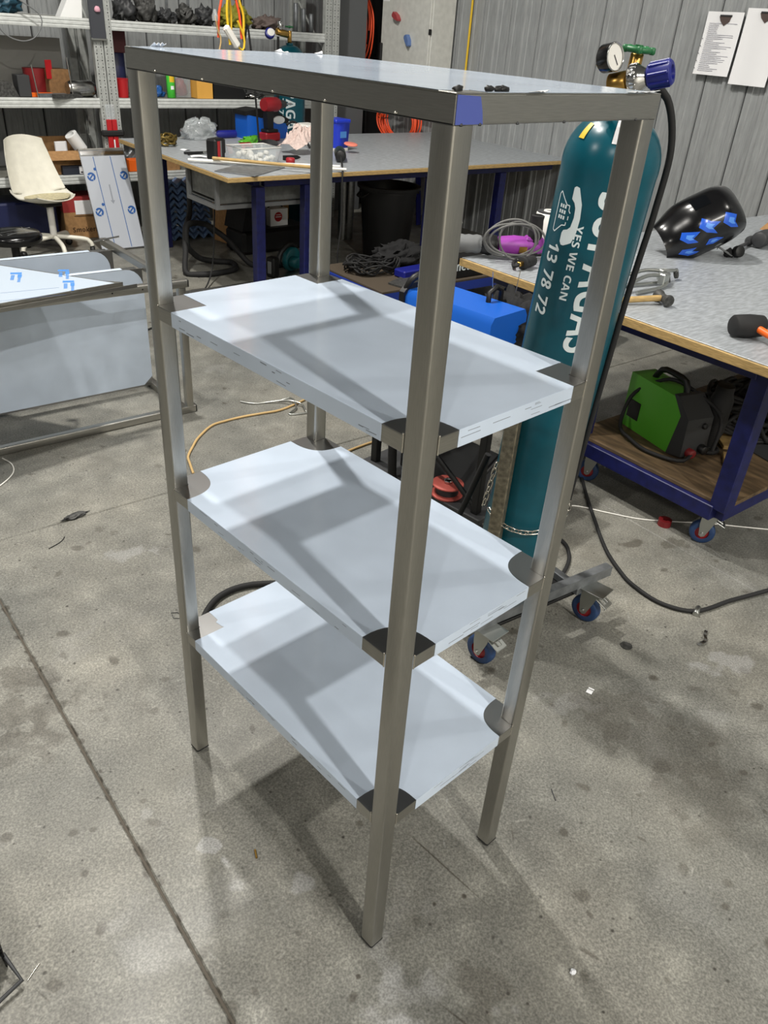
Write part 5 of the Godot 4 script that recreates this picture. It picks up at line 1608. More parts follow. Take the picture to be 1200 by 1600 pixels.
	for q in [[2.62, -0.72, 35.0, "pale square wood offcut at the front of the lower deck", 0.13, 0.09], [2.85, -0.92, 48.0, "long pale timber offcut across the lower deck", 0.34, 0.09]]:
		O("timber_offcut", q[3], "offcut", B(Vector3(q[4], 0.019, q[5]), 0.002), mats["ply_edge"], Vector3(q[0], ly + 0.0095, q[1]), q[2], "timber offcuts on the lower deck")
	O("rubber_mat", "grey flat plate lying behind the bench post", "plate", B(Vector3(0.32, 0.008, 0.16), 0.002), mats["dark_grey"], Vector3(2.95, ly + 0.004, -0.66), -14.0)
	# ---- beyond the bench: wooden box with tools, chair foot
	var wb := T("wooden_crate", "small plywood crate holding loose tools beyond the bench deck", "crate", Vector3(3.95, ly, -1.02), 4.0)
	P(wb, "crate_side", B(Vector3(0.02, 0.3, 0.42), 0.002), mats["ply_edge"], xf(Vector3(-0.24, 0.15, 0)))
	P(wb, "crate_side", B(Vector3(0.02, 0.3, 0.42), 0.002), mats["ply_edge"], xf(Vector3(0.24, 0.15, 0)))
	P(wb, "crate_front", B(Vector3(0.46, 0.22, 0.02), 0.002), mats["ply_edge"], xf(Vector3(0, 0.11, 0.2)))
	P(wb, "crate_back", B(Vector3(0.46, 0.3, 0.02), 0.002), mats["ply_edge"], xf(Vector3(0, 0.15, -0.2)))
	P(wb, "crate_lid", B(Vector3(0.5, 0.02, 0.2), 0.002), mats["ply_edge"], xf(Vector3(0, 0.31, -0.12)))
	var rg := RandomNumberGenerator.new()
	rg.seed = 12
	for i in 6:
		O("socket_tool", "bright socket tool heaped on the crate, %s" % ["topmost", "second from top", "leftmost", "rightmost", "tucked under the lid", "nearest the leads"][i], "tool", mb().at(xf(Vector3(0, 0.012, 0), 0, 0, 90)).cyl(0.011, -0.07, 0.07, 8, 0.002), mats["chrome"] if i % 2 else mats["black_plastic"], Vector3(3.81 + i * 0.05, ly + 0.2 + 0.005 * i, -0.85 - 0.015 * i), rg.randf_range(-30, 30), "socket tools on the crate")
	var oc := T("office_chair", "black office chair base with castors under the benches", "chair", Vector3(3.75, 0, -2.75), 15.0)
	P(oc, "gas_column", mb().cyl(0.028, 0.1, 0.42, 14), mats["black_plastic"])
	P(oc, "seat", mb().box(Vector3(0, 0.45, 0), Vector3(0.46, 0.07, 0.46), 0.03), mats["black_cloth"])
	for i in 5:
		var f := TAU * i / 5 + 0.2
		var e := Vector3(cos(f), 0, sin(f))
		P(oc, "foot_arm", mb().tube([Vector3(0, 0.13, 0), e * 0.3 + Vector3(0, 0.085, 0)], 0.026, 8, false, 0.018), mats["black_plastic"])
		P(oc, "castor", mb().at(xf(e * 0.3 + Vector3(0, 0.032, 0), 0, -rad_to_deg(f), 90)).cyl(0.032, -0.024, 0.024, 16, 0.006), mats["black_plastic"])

# ---------------------------------------------------------------- things on the far bench
func power_drill(label: String, p: Vector3, turn: float, tilt := Vector3.ZERO) -> void:
	var d := T("impact_driver", label, "power tool", p, turn, "red cordless tools on the far bench")
	if tilt != Vector3.ZERO:
		d.basis = d.basis * Basis.from_euler(tilt * PI / 180.0)
	d.scale = Vector3.ONE * 1.4
	P(d, "motor_housing", mb().at(xf(Vector3(0, 0.21, 0), 0, 0, 90)).lathe([Vector2(0, 0.09), Vector2(0.03, 0.085), Vector2(0.042, 0.06), Vector2(0.042, -0.03), Vector2(0.036, -0.05), Vector2(0, -0.05)].map(func(q): return Vector2(q.x, -q.y)), 18, 0.5), plain("tool_red", c8(152, 26, 36), 0.4))
	P(d, "nose", mb().at(xf(Vector3(0.05, 0.21, 0), 0, 0, -90)).lathe([Vector2(0, 0), Vector2(0.036, 0), Vector2(0.03, 0.04), Vector2(0.02, 0.09), Vector2(0, 0.09)], 16, 0.5), mats["dark_grey"])
	P(d, "bit", mb().at(xf(Vector3(0.13, 0.21, 0), 0, 0, -90)).cyl(0.006, 0, 0.07, 6), mats["chrome"])
	P(d, "grip", mb().prism([Vector2(-0.02, 0.03), Vector2(0.025, 0.03), Vector2(0.03, 0.18), Vector2(-0.03, 0.18)], -0.019, 0.019), mats["black_plastic"], xf(Vector3(-0.01, 0, 0)))
	P(d, "trigger", mb().box(Vector3(0.026, 0.15, 0), Vector3(0.016, 0.035, 0.016), 0.004), mats["red"])
	P(d, "battery", mb().box(Vector3(0.0, 0.026, 0), Vector3(0.13, 0.05, 0.075), 0.008), mats["tool_red"])
	P(d, "battery_foot", mb().box(Vector3(0.0, 0.06, 0), Vector3(0.1, 0.02, 0.07), 0.006), mats["black_plastic"])

func build_far_bench_items() -> void:
	var y := 0.9005
	power_drill("red cordless impact driver standing upright on its battery", Vector3(3.32, y, -6.05), 14.0)
	# battery pack and driver lying in front
	var bp := T("battery_pack", "large black battery pack with red label standing on its end", "battery", Vector3(2.33, y, -5.18), 30.0)
	P(bp, "case", mb().box(Vector3(0, 0.075, 0), Vector3(0.14, 0.15, 0.09), 0.014), mats["black_plastic"])
	P(bp, "red_label", mb().box(Vector3(-0.025, 0.08, 0.046), Vector3(0.035, 0.11, 0.003), 0.001), mats["red"])
	P(bp, "white_label", mb().box(Vector3(0.005, 0.08, 0.046), Vector3(0.018, 0.11, 0.003), 0.001), mats["mid_grey"])
	P(bp, "rail", mb().box(Vector3(0.08, 0.09, 0), Vector3(0.03, 0.1, 0.06), 0.004), mats["dark_grey"])
	var dl := T("impact_driver", "red and black driver lying flat behind the clear parts tub", "power tool", Vector3(2.72, y, -5.42), 20.0, "red cordless tools on the far bench")
	P(dl, "housing", mb().at(xf(Vector3(0, 0.042, 0), 0, 0, 90)).cyl(0.04, -0.06, 0.06, 16, 0.01), mats["tool_red"])
	P(dl, "grip", mb().box(Vector3(-0.03, 0.03, 0.08), Vector3(0.05, 0.05, 0.13), 0.012), mats["black_plastic"])
	P(dl, "nose", mb().at(xf(Vector3(-0.06, 0.042, 0), 0, 0, 90)).cyl(0.025, 0.0, 0.07, 14, 0.006), mats["black_plastic"])
	# clear tub with fittings
	var tb := T("parts_tub", "clear plastic tub full of small white fittings", "tub", Vector3(2.56, y, -5.0), 6.0)
	P(tb, "tub_wall", mb().sheet(func(a: float, b: float) -> Vector3:
		var f := a * 4.0
		var k := int(f) % 4
		var t := f - floorf(f)
		var w := 0.15 + 0.02 * b
		var d := 0.10 + 0.015 * b
		var cs := [Vector3(-w, 0, -d), Vector3(w, 0, -d), Vector3(w, 0, d), Vector3(-w, 0, d)]
		var q: Vector3 = cs[k].lerp(cs[(k + 1) % 4], t)
		return Vector3(q.x, b * 0.11 + 0.001, q.z), 32, 2, 0.002), mats["clear"])
	P(tb, "tub_floor", mb().box(Vector3(0, 0.002, 0), Vector3(0.3, 0.003, 0.2), 0.0), mats["clear"])
	P(tb, "tub_rim", mb().tube([Vector3(-0.172, 0.112, -0.117), Vector3(0.172, 0.112, -0.117), Vector3(0.172, 0.112, 0.117), Vector3(-0.172, 0.112, 0.117)], 0.004, 6, true), mats["white_plastic"])
	var rg := RandomNumberGenerator.new()
	rg.seed = 44
	var fm := mb().cyl(0.022, 0, 0.03, 10, 0.004).mesh()
	for i in 26:
		var o := P(tb, "fitting", fm, mats["white_plastic"], xf(Vector3(rg.randf_range(-0.12, 0.12), 0.006 + rg.randf() * 0.05, rg.randf_range(-0.07, 0.07)), rg.randf() * 180, rg.randf() * 180, 0))
		o.set_meta("label", "small white fitting")
	O("red_bung", "small red bung beside the clear parts tub", "bung", mb().cyl(0.035, 0, 0.045, 14, 0.006), mats["tool_red"], Vector3(2.80, y, -4.86))
	O("utility_knife", "black utility knife with bright tip behind the clear parts tub", "knife", mb().prism([Vector2(-0.09, 0.0), Vector2(0.05, 0.0), Vector2(0.1, 0.012), Vector2(0.05, 0.03), Vector2(-0.09, 0.035)], -0.012, 0.012), mats["black_plastic"], Vector3(2.93, y, -5.05), 15.0)
	O("orbital_sander", "grey rounded sander body in front of the crumpled rag", "sander", mb().lump(Vector3(0.24, 0.09, 0.12), 2, 0.06, 1.5, 24, 14), mats["dark_grey"], Vector3(3.02, y, -5.58), 10.0)
	# rag
	var no := FastNoiseLite.new()
	no.seed = 17
	no.frequency = 7.0
	O("shop_rag", "crumpled pale pink rag on the far bench", "rag", mb().sheet(func(a: float, b: float) -> Vector3:
		var x := (a - 0.5) * 0.30
		var z := (b - 0.5) * 0.24
		var k := exp(-(x * x + z * z) * 38.0)
		var hh := k * 0.17 + absf(no.get_noise_2d(x * 2.0, z * 2.0)) * 0.11 * (1.0 - smoothstep(0.3, 0.52, maxf(absf(a - 0.5), absf(b - 0.5))))
		return Vector3(x + no.get_noise_2d(z, 5.0) * 0.08, maxf(hh, 0.003), z + no.get_noise_2d(x, 9.0) * 0.06), 30, 26, 0.0015), mats["cloth"], Vector3(3.2, y, -5.36), 10.0)
	O("black_strap", "black strap curling behind the pink rag", "strap", mb().tube(smooth_path([Vector3(-0.08, 0.19, 0), Vector3(0, 0.21, -0.02), Vector3(0.09, 0.15, -0.02), Vector3(0.12, 0.06, 0.0), Vector3(0.13, 0.01, 0.04)]), 0.01, 8), mats["black_rubber"], Vector3(3.28, y, -5.56))
	O("white_case", "white plastic case partly hidden behind the shelf leg", "case", B(Vector3(0.2, 0.17, 0.2), 0.02), mats["white_plastic"], Vector3(3.55, y + 0.085, -5.78), 10.0)
	# blue case with handle
	var bc := T("tool_case", "bright blue tool case with black lid at the back of the bench", "case", Vector3(3.36, y, -6.26), 4.0)
	P(bc, "case_body", mb().prism([Vector2(-0.22, 0), Vector2(0.22, 0), Vector2(0.22, 0.12), Vector2(-0.20, 0.20), Vector2(-0.22, 0.20)], -0.1, 0.1), mats["blue"])
	P(bc, "case_lid", mb().prism([Vector2(-0.24, 0.195), Vector2(-0.2, 0.205), Vector2(0.22, 0.125), Vector2(0.24, 0.16), Vector2(0.1, 0.225), Vector2(-0.1, 0.25), Vector2(-0.24, 0.23)], -0.105, 0.105), mats["black_plastic"])
	P(bc, "oval_badge", mb().at(xf(Vector3(0.12, 0.155, 0.106), 90, 0, 0)).lathe([Vector2(0, -0.005), Vector2(0.05, -0.005), Vector2(0.055, 0.0), Vector2(0.05, 0.008), Vector2(0, 0.01)], 24), mats["white_paint"], Transform3D(Basis.from_scale(Vector3(1.2, 0.62, 1)), Vector3(-0.024, 0.06, 0)))
	O("blue_spray_can", "dark blue spray can lying beside the blue case", "spray can", mb().at(xf(Vector3(0, 0.034, 0), 0, 0, 90)).lathe([Vector2(0, -0.11), Vector2(0.032, -0.11), Vector2(0.033, 0.07), Vector2(0.02, 0.09), Vector2(0.018, 0.11), Vector2(0, 0.11)], 18), mats["deep_blue"], Vector3(2.98, y, -6.26), 6.0)
	O("plastic_bag", "crumpled clear plastic bag at the back of the bench", "bag", mb().lump(Vector3(0.26, 0.17, 0.16), 51, 0.6, 2.6, 26, 16, true), mats["clear"], Vector3(2.72, y, -6.24))
	O("rope_bundle", "gold and black strap bundle at the bench's left edge", "bundle", cable_heap(0.09, 0.08, 8, 77, 0.009), plain("gold_black", c8(110, 92, 44), 0.35, 0.6), Vector3(2.26, y, -5.9))
	O("green_wrapper", "crumpled bright green wrapper on the far bench", "wrapper", mb().lump(Vector3(0.2, 0.06, 0.1), 62, 0.8, 3.2, 24, 12, true), mats["lime"], Vector3(3.05, y, -5.92), 30.0)
	O("paper_scrap", "white paper scrap left of the battery pack", "paper", mb().sheet(func(a: float, b: float) -> Vector3: return Vector3((a - 0.5) * 0.1, 0.002 + 0.006 * sin(a * 5.0), (b - 0.5) * 0.06), 8, 4, 0.0006), mats["paper"], Vector3(2.32, y, -5.66), 12.0, "paper scraps on the far bench")
	O("paper_scrap", "larger white paper scrap near the bench's front left edge", "paper", mb().sheet(func(a: float, b: float) -> Vector3: return Vector3((a - 0.5) * 0.15, 0.002 + 0.006 * sin(a * 4.0), (b - 0.5) * 0.09), 8, 4, 0.0006), mats["paper"], Vector3(2.27, y, -5.32), -20.0, "paper scraps on the far bench")
	var pl := T("pliers", "black handled pliers lying left of the battery pack", "pliers", Vector3(2.30, y, -5.44), 10.0)
	P(pl, "handle", mb().tube([Vector3(-0.1, 0.012, 0.02), Vector3(0.02, 0.012, 0.004), Vector3(0.06, 0.012, 0.0)], 0.009, 8), mats["black_plastic"])
	P(pl, "handle", mb().tube([Vector3(-0.1, 0.012, -0.03), Vector3(0.02, 0.012, -0.006), Vector3(0.06, 0.012, 0.0)], 0.009, 8), mats["black_plastic"])
	P(pl, "jaws", mb().box(Vector3(0.09, 0.012, 0), Vector3(0.08, 0.014, 0.02), 0.004), mats["zinc"])
	# rods over the front edge
	var rods := [[2.06, -5.10, 3.02, -4.42, 0.011, "white_plastic", "long white conduit lying across the front of the bench", 0.008], [2.14, -5.06, 3.06, -4.56, 0.010, "white_plastic", "second white conduit behind the first on the bench", 0.008], [2.2, -4.98, 2.72, -4.44, 0.012, "ply_edge", "brown timber dowel lying with the conduits", 0.031]]
	for q in rods:
		var a := Vector3(q[0], y + q[4] + q[7], q[1])
		var b := Vector3(q[2], y + q[4] + q[7], q[3])
		var mid := (a + b) / 2
		O("conduit_rod", q[6], "rod", mb().tube([a - mid, b - mid], q[4], 8), mats[q[5]], mid, 0.0, "rods on the far bench")
	O("steel_plate", "thin dark edged steel plate at the bench corner", "plate", B(Vector3(0.5, 0.006, 0.32), 0.001), mats["galv"], Vector3(2.36, y + 0.0035, -4.70), 34.0)
	# green grinder with hanging cord
	var g := T("die_grinder", "dark green grinder at the bench edge with its cord hanging down", "grinder", Vector3(3.33, y, -4.95), -123.0)
	P(g, "body", mb().at(xf(Vector3(0, 0.05, 0), 0, 0, 90)).lathe([Vector2(0, -0.14), Vector2(0.03, -0.13), Vector2(0.046, -0.08), Vector2(0.046, 0.06), Vector2(0.04, 0.13), Vector2(0, 0.15)], 18, 0.5), plain("tool_green", c8(26, 44, 38), 0.45))
	P(g, "label", mb().box(Vector3(-0.02, 0.06, 0.044), Vector3(0.06, 0.03, 0.006), 0.002), mats["mid_grey"])
	P(g, "end_cap", mb().at(xf(Vector3(0, 0.05, 0), 0, 0, 90)).cyl(0.044, -0.17, -0.11, 18, 0.01), mats["black_plastic"])
	var cd := RP(1, 0, 0)
	P(g, "cord", mb().tube(smooth_path([Vector3(0.16, 0.05, 0), Vector3(0.3, 0.04, 0), Vector3(0.5, 0.02, 0), Vector3(0.61, 0.012, 0.0), Vector3(0.635, -0.1, 0.0), Vector3(0.64, -0.4, 0.0), Vector3(0.66, -0.6, 0.02), Vector3(0.64, -0.885, 0.0)]), 0.006, 6), mats["black_rubber"])
	# blue tub
	var bt := T("blue_tub", "royal blue plastic tub with lid and white lettering", "tub", Vector3(3.63, y, -5.44), 8.0)
	P(bt, "tub_body", mb().lathe([Vector2(0, 0.0), Vector2(0.10, 0.0), Vector2(0.115, 0.22), Vector2(0, 0.22)], 4).mesh(), mats["royal"], xf(Vector3.ZERO, 0, 45, 0))
	P(bt, "tub_lid", mb().box(Vector3(0, 0.235, 0), Vector3(0.18, 0.03, 0.18), 0.008), mats["royal"])
	P(bt, "white_band", mb().box(Vector3(0, 0.012, 0), Vector3(0.15, 0.022, 0.15), 0.002), mats["white_plastic"])
	P(bt, "label_print", mb().box(Vector3(0.01, 0.13, 0.079), Vector3(0.07, 0.05, 0.004), 0.0), mats["print_blue"])
	O("sanding_disc", "pale orange flap disc leaning against the blue tub", "disc", mb().at(xf(Vector3(0, 0.075, 0), 0, 0, 0)).cyl(0.06, -0.012, 0.0, 20, 0.004), plain("peach", c8(230, 130, 110), 0.6), Vector3(3.66, y, -5.27), 0.0, "", Vector3(8, 0, 0))
	# hanging extension leads above the bench
	var hb := T("extension_lead", "orange and yellow extension leads hanging from the roof", "extension lead", Vector3(2.44, 1.6, -5.1))
	for q in [[-0.06, 0.0, "hose_orange", -0.03], [0.06, 0.01, "hose_orange", 0.03], [0.02, -0.02, "yellow", 0.0], [-0.02, 0.02, "yellow", 0.01], [0.08, 0.02, "yellow", 0.02]]:
		P(hb, "cable", mb().tube(smooth_path([Vector3(q[0], 5.0, q[1]), Vector3(q[0], 0.75, q[1]), Vector3(q[0] * 0.6, 0.45, q[1]), Vector3(q[0] * 1.3, 0.25, q[1]), Vector3(q[0] + q[3], 0.05 + absf(q[0]), q[1])]), 0.009, 8), mats[q[2]])
	P(hb, "cable", mb().tube(smooth_path([Vector3(0.05, 0.22, 0.03), Vector3(0.10, 0.12, 0.03), Vector3(0.09, 0.04, 0.03), Vector3(0.05, 0.06, 0.03)]), 0.008, 8), mats["yellow"])
	P(hb, "socket_block", mb().box(Vector3.ZERO, Vector3(0.05, 0.16, 0.04), 0.012), mats["white_plastic"], xf(Vector3(0.0, 0.12, 0.03), 0, 0, 38))
	for q in [[-0.12, 0.24], [-0.10, 0.0]]:
		P(hb, "plug", mb().at(xf(Vector3(q[0], q[1], 0.02))).lathe([Vector2(0, -0.03), Vector2(0.02, -0.03), Vector2(0.022, 0.0), Vector2(0.008, 0.04), Vector2(0, 0.04)], 12), mats["clear"])
	P(hb, "cable", mb().tube(smooth_path([Vector3(-0.12, 0.24, 0.02), Vector3(-0.10, 0.15, 0.02), Vector3(-0.08, 0.1, 0.02), Vector3(-0.10, 0.02, 0.02)]), 0.006, 6), plain("lead_tan", c8(190, 160, 110), 0.5))
	O("black_cable", "single black cable hanging down right of the orange leads", "cable", mb().tube(smooth_path([Vector3(-0.05, 5.0, 0), Vector3(-0.03, 0.5, 0), Vector3(0.02, 0.2, 0), Vector3(0.06, -0.06, 0), Vector3(0.16, -0.62, -0.1)]), 0.008, 8), mats["black_rubber"], Vector3(2.62, 1.6, -5.2))

# ---------------------------------------------------------------- floor under and around the far bench
func build_under_far_bench() -> void:
	# hose coiled on the floor
	O("vacuum_hose", "black vacuum hose looped on the floor under the bench", "hose", mb().tube(smooth_path([Vector3(0.05, 0.62, -0.35), Vector3(0.0, 0.40, -0.25), Vector3(-0.12, 0.30, -0.1), Vector3(-0.20, 0.16, 0.05), Vector3(-0.27, 0.03, 0.18), Vector3(-0.1, 0.026, 0.30), Vector3(0.16, 0.026, 0.24), Vector3(0.22, 0.026, 0.06), Vector3(0.0, 0.05, -0.06), Vector3(-0.16, 0.2, 0.0), Vector3(-0.12, 0.34, -0.05), Vector3(0.05, 0.33, -0.1), Vector3(0.22, 0.2, 0.02), Vector3(0.34, 0.03, 0.2), Vector3(0.6, 0.026, 0.3)], 0.025), 0.024, 8), mats["black_rubber"], Vector3(2.36, 0, -5.52))
	O("thin_cable", "thin black cable trailing from the bench to the floor", "cable", mb().tube(smooth_path([Vector3(0.1, 0.62, 0), Vector3(0.08, 0.35, 0.0), Vector3(0.02, 0.1, 0.05), Vector3(-0.2, 0.008, 0.3), Vector3(-0.6, 0.008, 0.7), Vector3(-0.95, 0.008, 0.9)]), 0.006, 6), mats["black_rubber"], Vector3(2.16, 0, -5.1))
	# black bin
	var b := T("rubbish_bin", "round black plastic bin standing under the far bench", "bin", Vector3(4.0, 0, -5.12))
	P(b, "bin_body", mb().lathe([Vector2(0, 0.01), Vector2(0.20, 0.0), Vector2(0.205, 0.02), Vector2(0.255, 0.60), Vector2(0.262, 0.60), Vector2(0.262, 0.62), Vector2(0.285, 0.625), Vector2(0.287, 0.65), Vector2(0.262, 0.652), Vector2(0.245, 0.60), Vector2(0.2, 0.06), Vector2(0, 0.05)], 40, 0.6), mats["black_plastic"])
	for s in [-1.0, 1.0]:
		P(b, "bin_handle", mb().tube(smooth_path([Vector3(0.27 * s, 0.6, -0.06), Vector3(0.32 * s, 0.57, -0.04), Vector3(0.32 * s, 0.57, 0.04), Vector3(0.27 * s, 0.6, 0.06)], 0.02), 0.009, 8), mats["black_plastic"])
	for i in 3:
		O("bin_scrap", "dark scrap in the black bin, %s" % ["left one", "middle one", "right one"][i], "scrap", mb().lump(Vector3(0.09, 0.06, 0.08), 80 + i, 0.6, 3.0, 14, 10), mats["grey_junk"], Vector3(3.88 + 0.1 * i, 0.0505 + 0.0, -5.14 + 0.05 * (i % 2)), 0.0, "scraps in the bin")
	O("steel_duct", "shiny bent sheet metal duct leaning beside the black bin", "duct", mb().sheet(func(a: float, c: float) -> Vector3:
		var f := a * PI * 1.2
		return Vector3(cos(f) * 0.10, c * 0.56, sin(f) * 0.10), 16, 4, 0.002), mats["alu"], Vector3(4.1, 0.002, -5.95), 60.0, "", Vector3(0, 0, 4))
	var bk := T("bucket", "open bucket with wire rim right of the black bin", "bucket", Vector3(4.38, 0, -4.72))
	P(bk, "bucket_body", mb().lathe([Vector2(0, 0.0), Vector2(0.11, 0.0), Vector2(0.135, 0.30), Vector2(0.13, 0.30), Vector2(0.105, 0.01), Vector2(0, 0.01)], 24, 0.6), mats["cardboard"])
	P(bk, "wire_handle", mb().tube(smooth_path([Vector3(-0.135, 0.3, 0), Vector3(-0.13, 0.38, 0.06), Vector3(0, 0.42, 0.09), Vector3(0.13, 0.38, 0.06), Vector3(0.135, 0.3, 0)]), 0.007, 8), mats["white_plastic"])
	# power saw
	var s := T("circular_saw", "dark green cordless circular saw on the floor under the bench", "saw", Vector3(2.87, 0, -5.05), 20.0)
	P(s, "blade_guard", mb().at(xf(Vector3(0.08, 0.11, 0), 90, 0, 0)).cyl(0.10, -0.03, 0.03, 28, 0.01), mats["makita"])
	P(s, "base_plate", mb().box(Vector3(0.02, 0.006, 0), Vector3(0.32, 0.008, 0.16), 0.002), mats["zinc"])
	P(s, "handle", mb().tube(smooth_path([Vector3(-0.1, 0.10, 0.0), Vector3(-0.06, 0.19, 0), Vector3(0.05, 0.24, 0), Vector3(0.14, 0.20, 0)]), 0.022, 10), mats["black_plastic"])
	P(s, "battery", mb().box(Vector3(-0.17, 0.09, 0), Vector3(0.08, 0.16, 0.09), 0.012), mats["black_plastic"])
	P(s, "battery_label", mb().box(Vector3(-0.212, 0.09, 0.0), Vector3(0.003, 0.1, 0.04), 0.001), mats["mid_grey"])
	P(s, "motor", mb().at(xf(Vector3(0.04, 0.10, 0.05), 90, 0, 0)).cyl(0.05, -0.02, 0.06, 18, 0.01), mats["makita"])
	# tool bag, white carton, caulking gun, cartons, third bottle
	var bg := T("tool_chest", "large black tool chest on the floor under the bench", "chest", Vector3(3.08, 0, -5.85), 4.0)
	P(bg, "chest_body", mb().box(Vector3(0.1, 0.11, 0), Vector3(0.75, 0.21, 0.32), 0.03), mats["black_plastic"])
	P(bg, "chest_lid", mb().prism([Vector2(-0.26, 0.0), Vector2(0.0, 0.0), Vector2(-0.02, 0.42), Vector2(-0.16, 0.42)], -0.15, 0.15), mats["black_cloth"], xf(Vector3(-0.02, 0.216, 0)))
	var wb := T("carton", "white carton with round red logo on the black chest", "carton", Vector3(3.25, 0.2165, -5.85), 2.0)
	P(wb, "carton_body", B(Vector3(0.19, 0.15, 0.14), 0.002), mats["white_paint"], xf(Vector3(0, 0.075, 0)))
	P(wb, "red_logo", mb().at(xf(Vector3(-0.01, 0.08, 0.0705), 90, 0, 0)).cyl(0.042, -0.0004, 0.0008, 24), mats["red"])
	P(wb, "logo_stripe", B(Vector3(0.06, 0.008, 0.001), 0.0), mats["white_paint"], xf(Vector3(-0.01, 0.08, 0.072)))
	P(wb, "logo_stripe", B(Vector3(0.05, 0.006, 0.001), 0.0), mats["white_paint"], xf(Vector3(-0.01, 0.098, 0.072)))
	P(wb, "folded_strap", mb().tube([Vector3(-0.08, 0.152, 0.0), Vector3(0, 0.2, 0.0), Vector3(0.08, 0.152, 0.0)], 0.006, 6), mats["black_rubber"])
	O("sealant_gun", "silver sealant gun hanging nose down under the bench", "sealant gun", mb().lathe([Vector2(0, -0.10), Vector2(0.005, -0.10), Vector2(0.008, 0.0), Vector2(0.026, 0.005), Vector2(0.026, 0.23), Vector2(0, 0.24)], 18), mats["alu"], Vector3(3.56, 0.52, -5.7), 0.0)
	var tg := T("gas_cylinder", "slim dark teal gas cylinder standing in shade under the far bench", "gas cylinder", Vector3(3.66, 0, -5.82))
	P(tg, "bottle", mb().lathe(drum_profile(0.08, 0.8), 28, 0.8), mats["teal"])
	for q in [[3.0, -6.25, 0.22, 0.34, "tall brown carton behind the vacuum hose", 8.0], [3.42, -6.25, 0.3, 0.48, "brown carton behind the white carton", -3.0]]:
		var c := T("carton", q[4], "carton", Vector3(q[0], 0, q[1]), q[5], "brown cartons under the far bench")
		P(c, "carton_body", B(Vector3(q[2], q[3], 0.26), 0.003), mats["cardboard"], xf(Vector3(0, q[3] / 2, 0)))
		P(c, "tape_strip", B(Vector3(0.05, 0.002, 0.262), 0.0), mats["cardboard_dark"], xf(Vector3(0, q[3] + 0.0005, 0)))
	O("blue_plank", "bright blue painted plank leaning behind the black bin", "plank", B(Vector3(0.05, 0.8, 0.02), 0.003), mats["blue"], Vector3(4.62, 0.41, -6.1), 0.0, "planks behind the bin", Vector3(-6, 0, 3))
	O("pine_plank", "pale pine plank leaning behind the black bin", "plank", B(Vector3(0.05, 0.82, 0.02), 0.003), mats["ply_edge"], Vector3(4.8, 0.415, -6.12), 0.0, "planks behind the bin", Vector3(-6, 0, -10))
	O("navy_plank", "navy painted plank leaning behind the black bin", "plank", B(Vector3(0.06, 0.8, 0.02), 0.003), mats["deep_blue"], Vector3(5.2, 0.41, -6.12), 0.0, "planks behind the bin", Vector3(-6, 0, 2))
	# heap of blue interlocking blocks against the rack foot
	var bm := mb().prism([Vector2(-0.048, 0.0), Vector2(0.0, 0.046), Vector2(0.048, 0.0), Vector2(0.048, 0.028), Vector2(0.0, 0.074), Vector2(-0.048, 0.028)], -0.07, 0.07).mesh()
	var n := 0
	for row in 9:
		for col in 5:
			var x := 2.45 + col * 0.1
			var yy := 0.001 + row * 0.056
			var lb: String = ["bottom row", "second row", "third row", "fourth row", "fifth row", "sixth row", "seventh row", "eighth row", "top row"][row]
			var cl: String = ["leftmost", "second from left", "middle", "second from right", "rightmost"][col]
			O("plastic_block", "blue chevron plastic block, %s in the %s of the pile" % [cl, lb], "block", bm, mats["block_blue"], Vector3(x, yy, -6.50 - 0.012 * row), 0.0, "blue plastic blocks piled by the rack")
			n += 1

# ---------------------------------------------------------------- things on the rack and behind the bench
func carton(label: String, p: Vector3, s: Vector3, turn := 0.0, m := "cardboard", group := "cartons on the rack") -> Node3D:
	var c := T("carton", label, "carton", p, turn, group)
	P(c, "carton_body", B(s, 0.003), mats[m], xf(Vector3(0, s.y / 2, 0)))
	return c

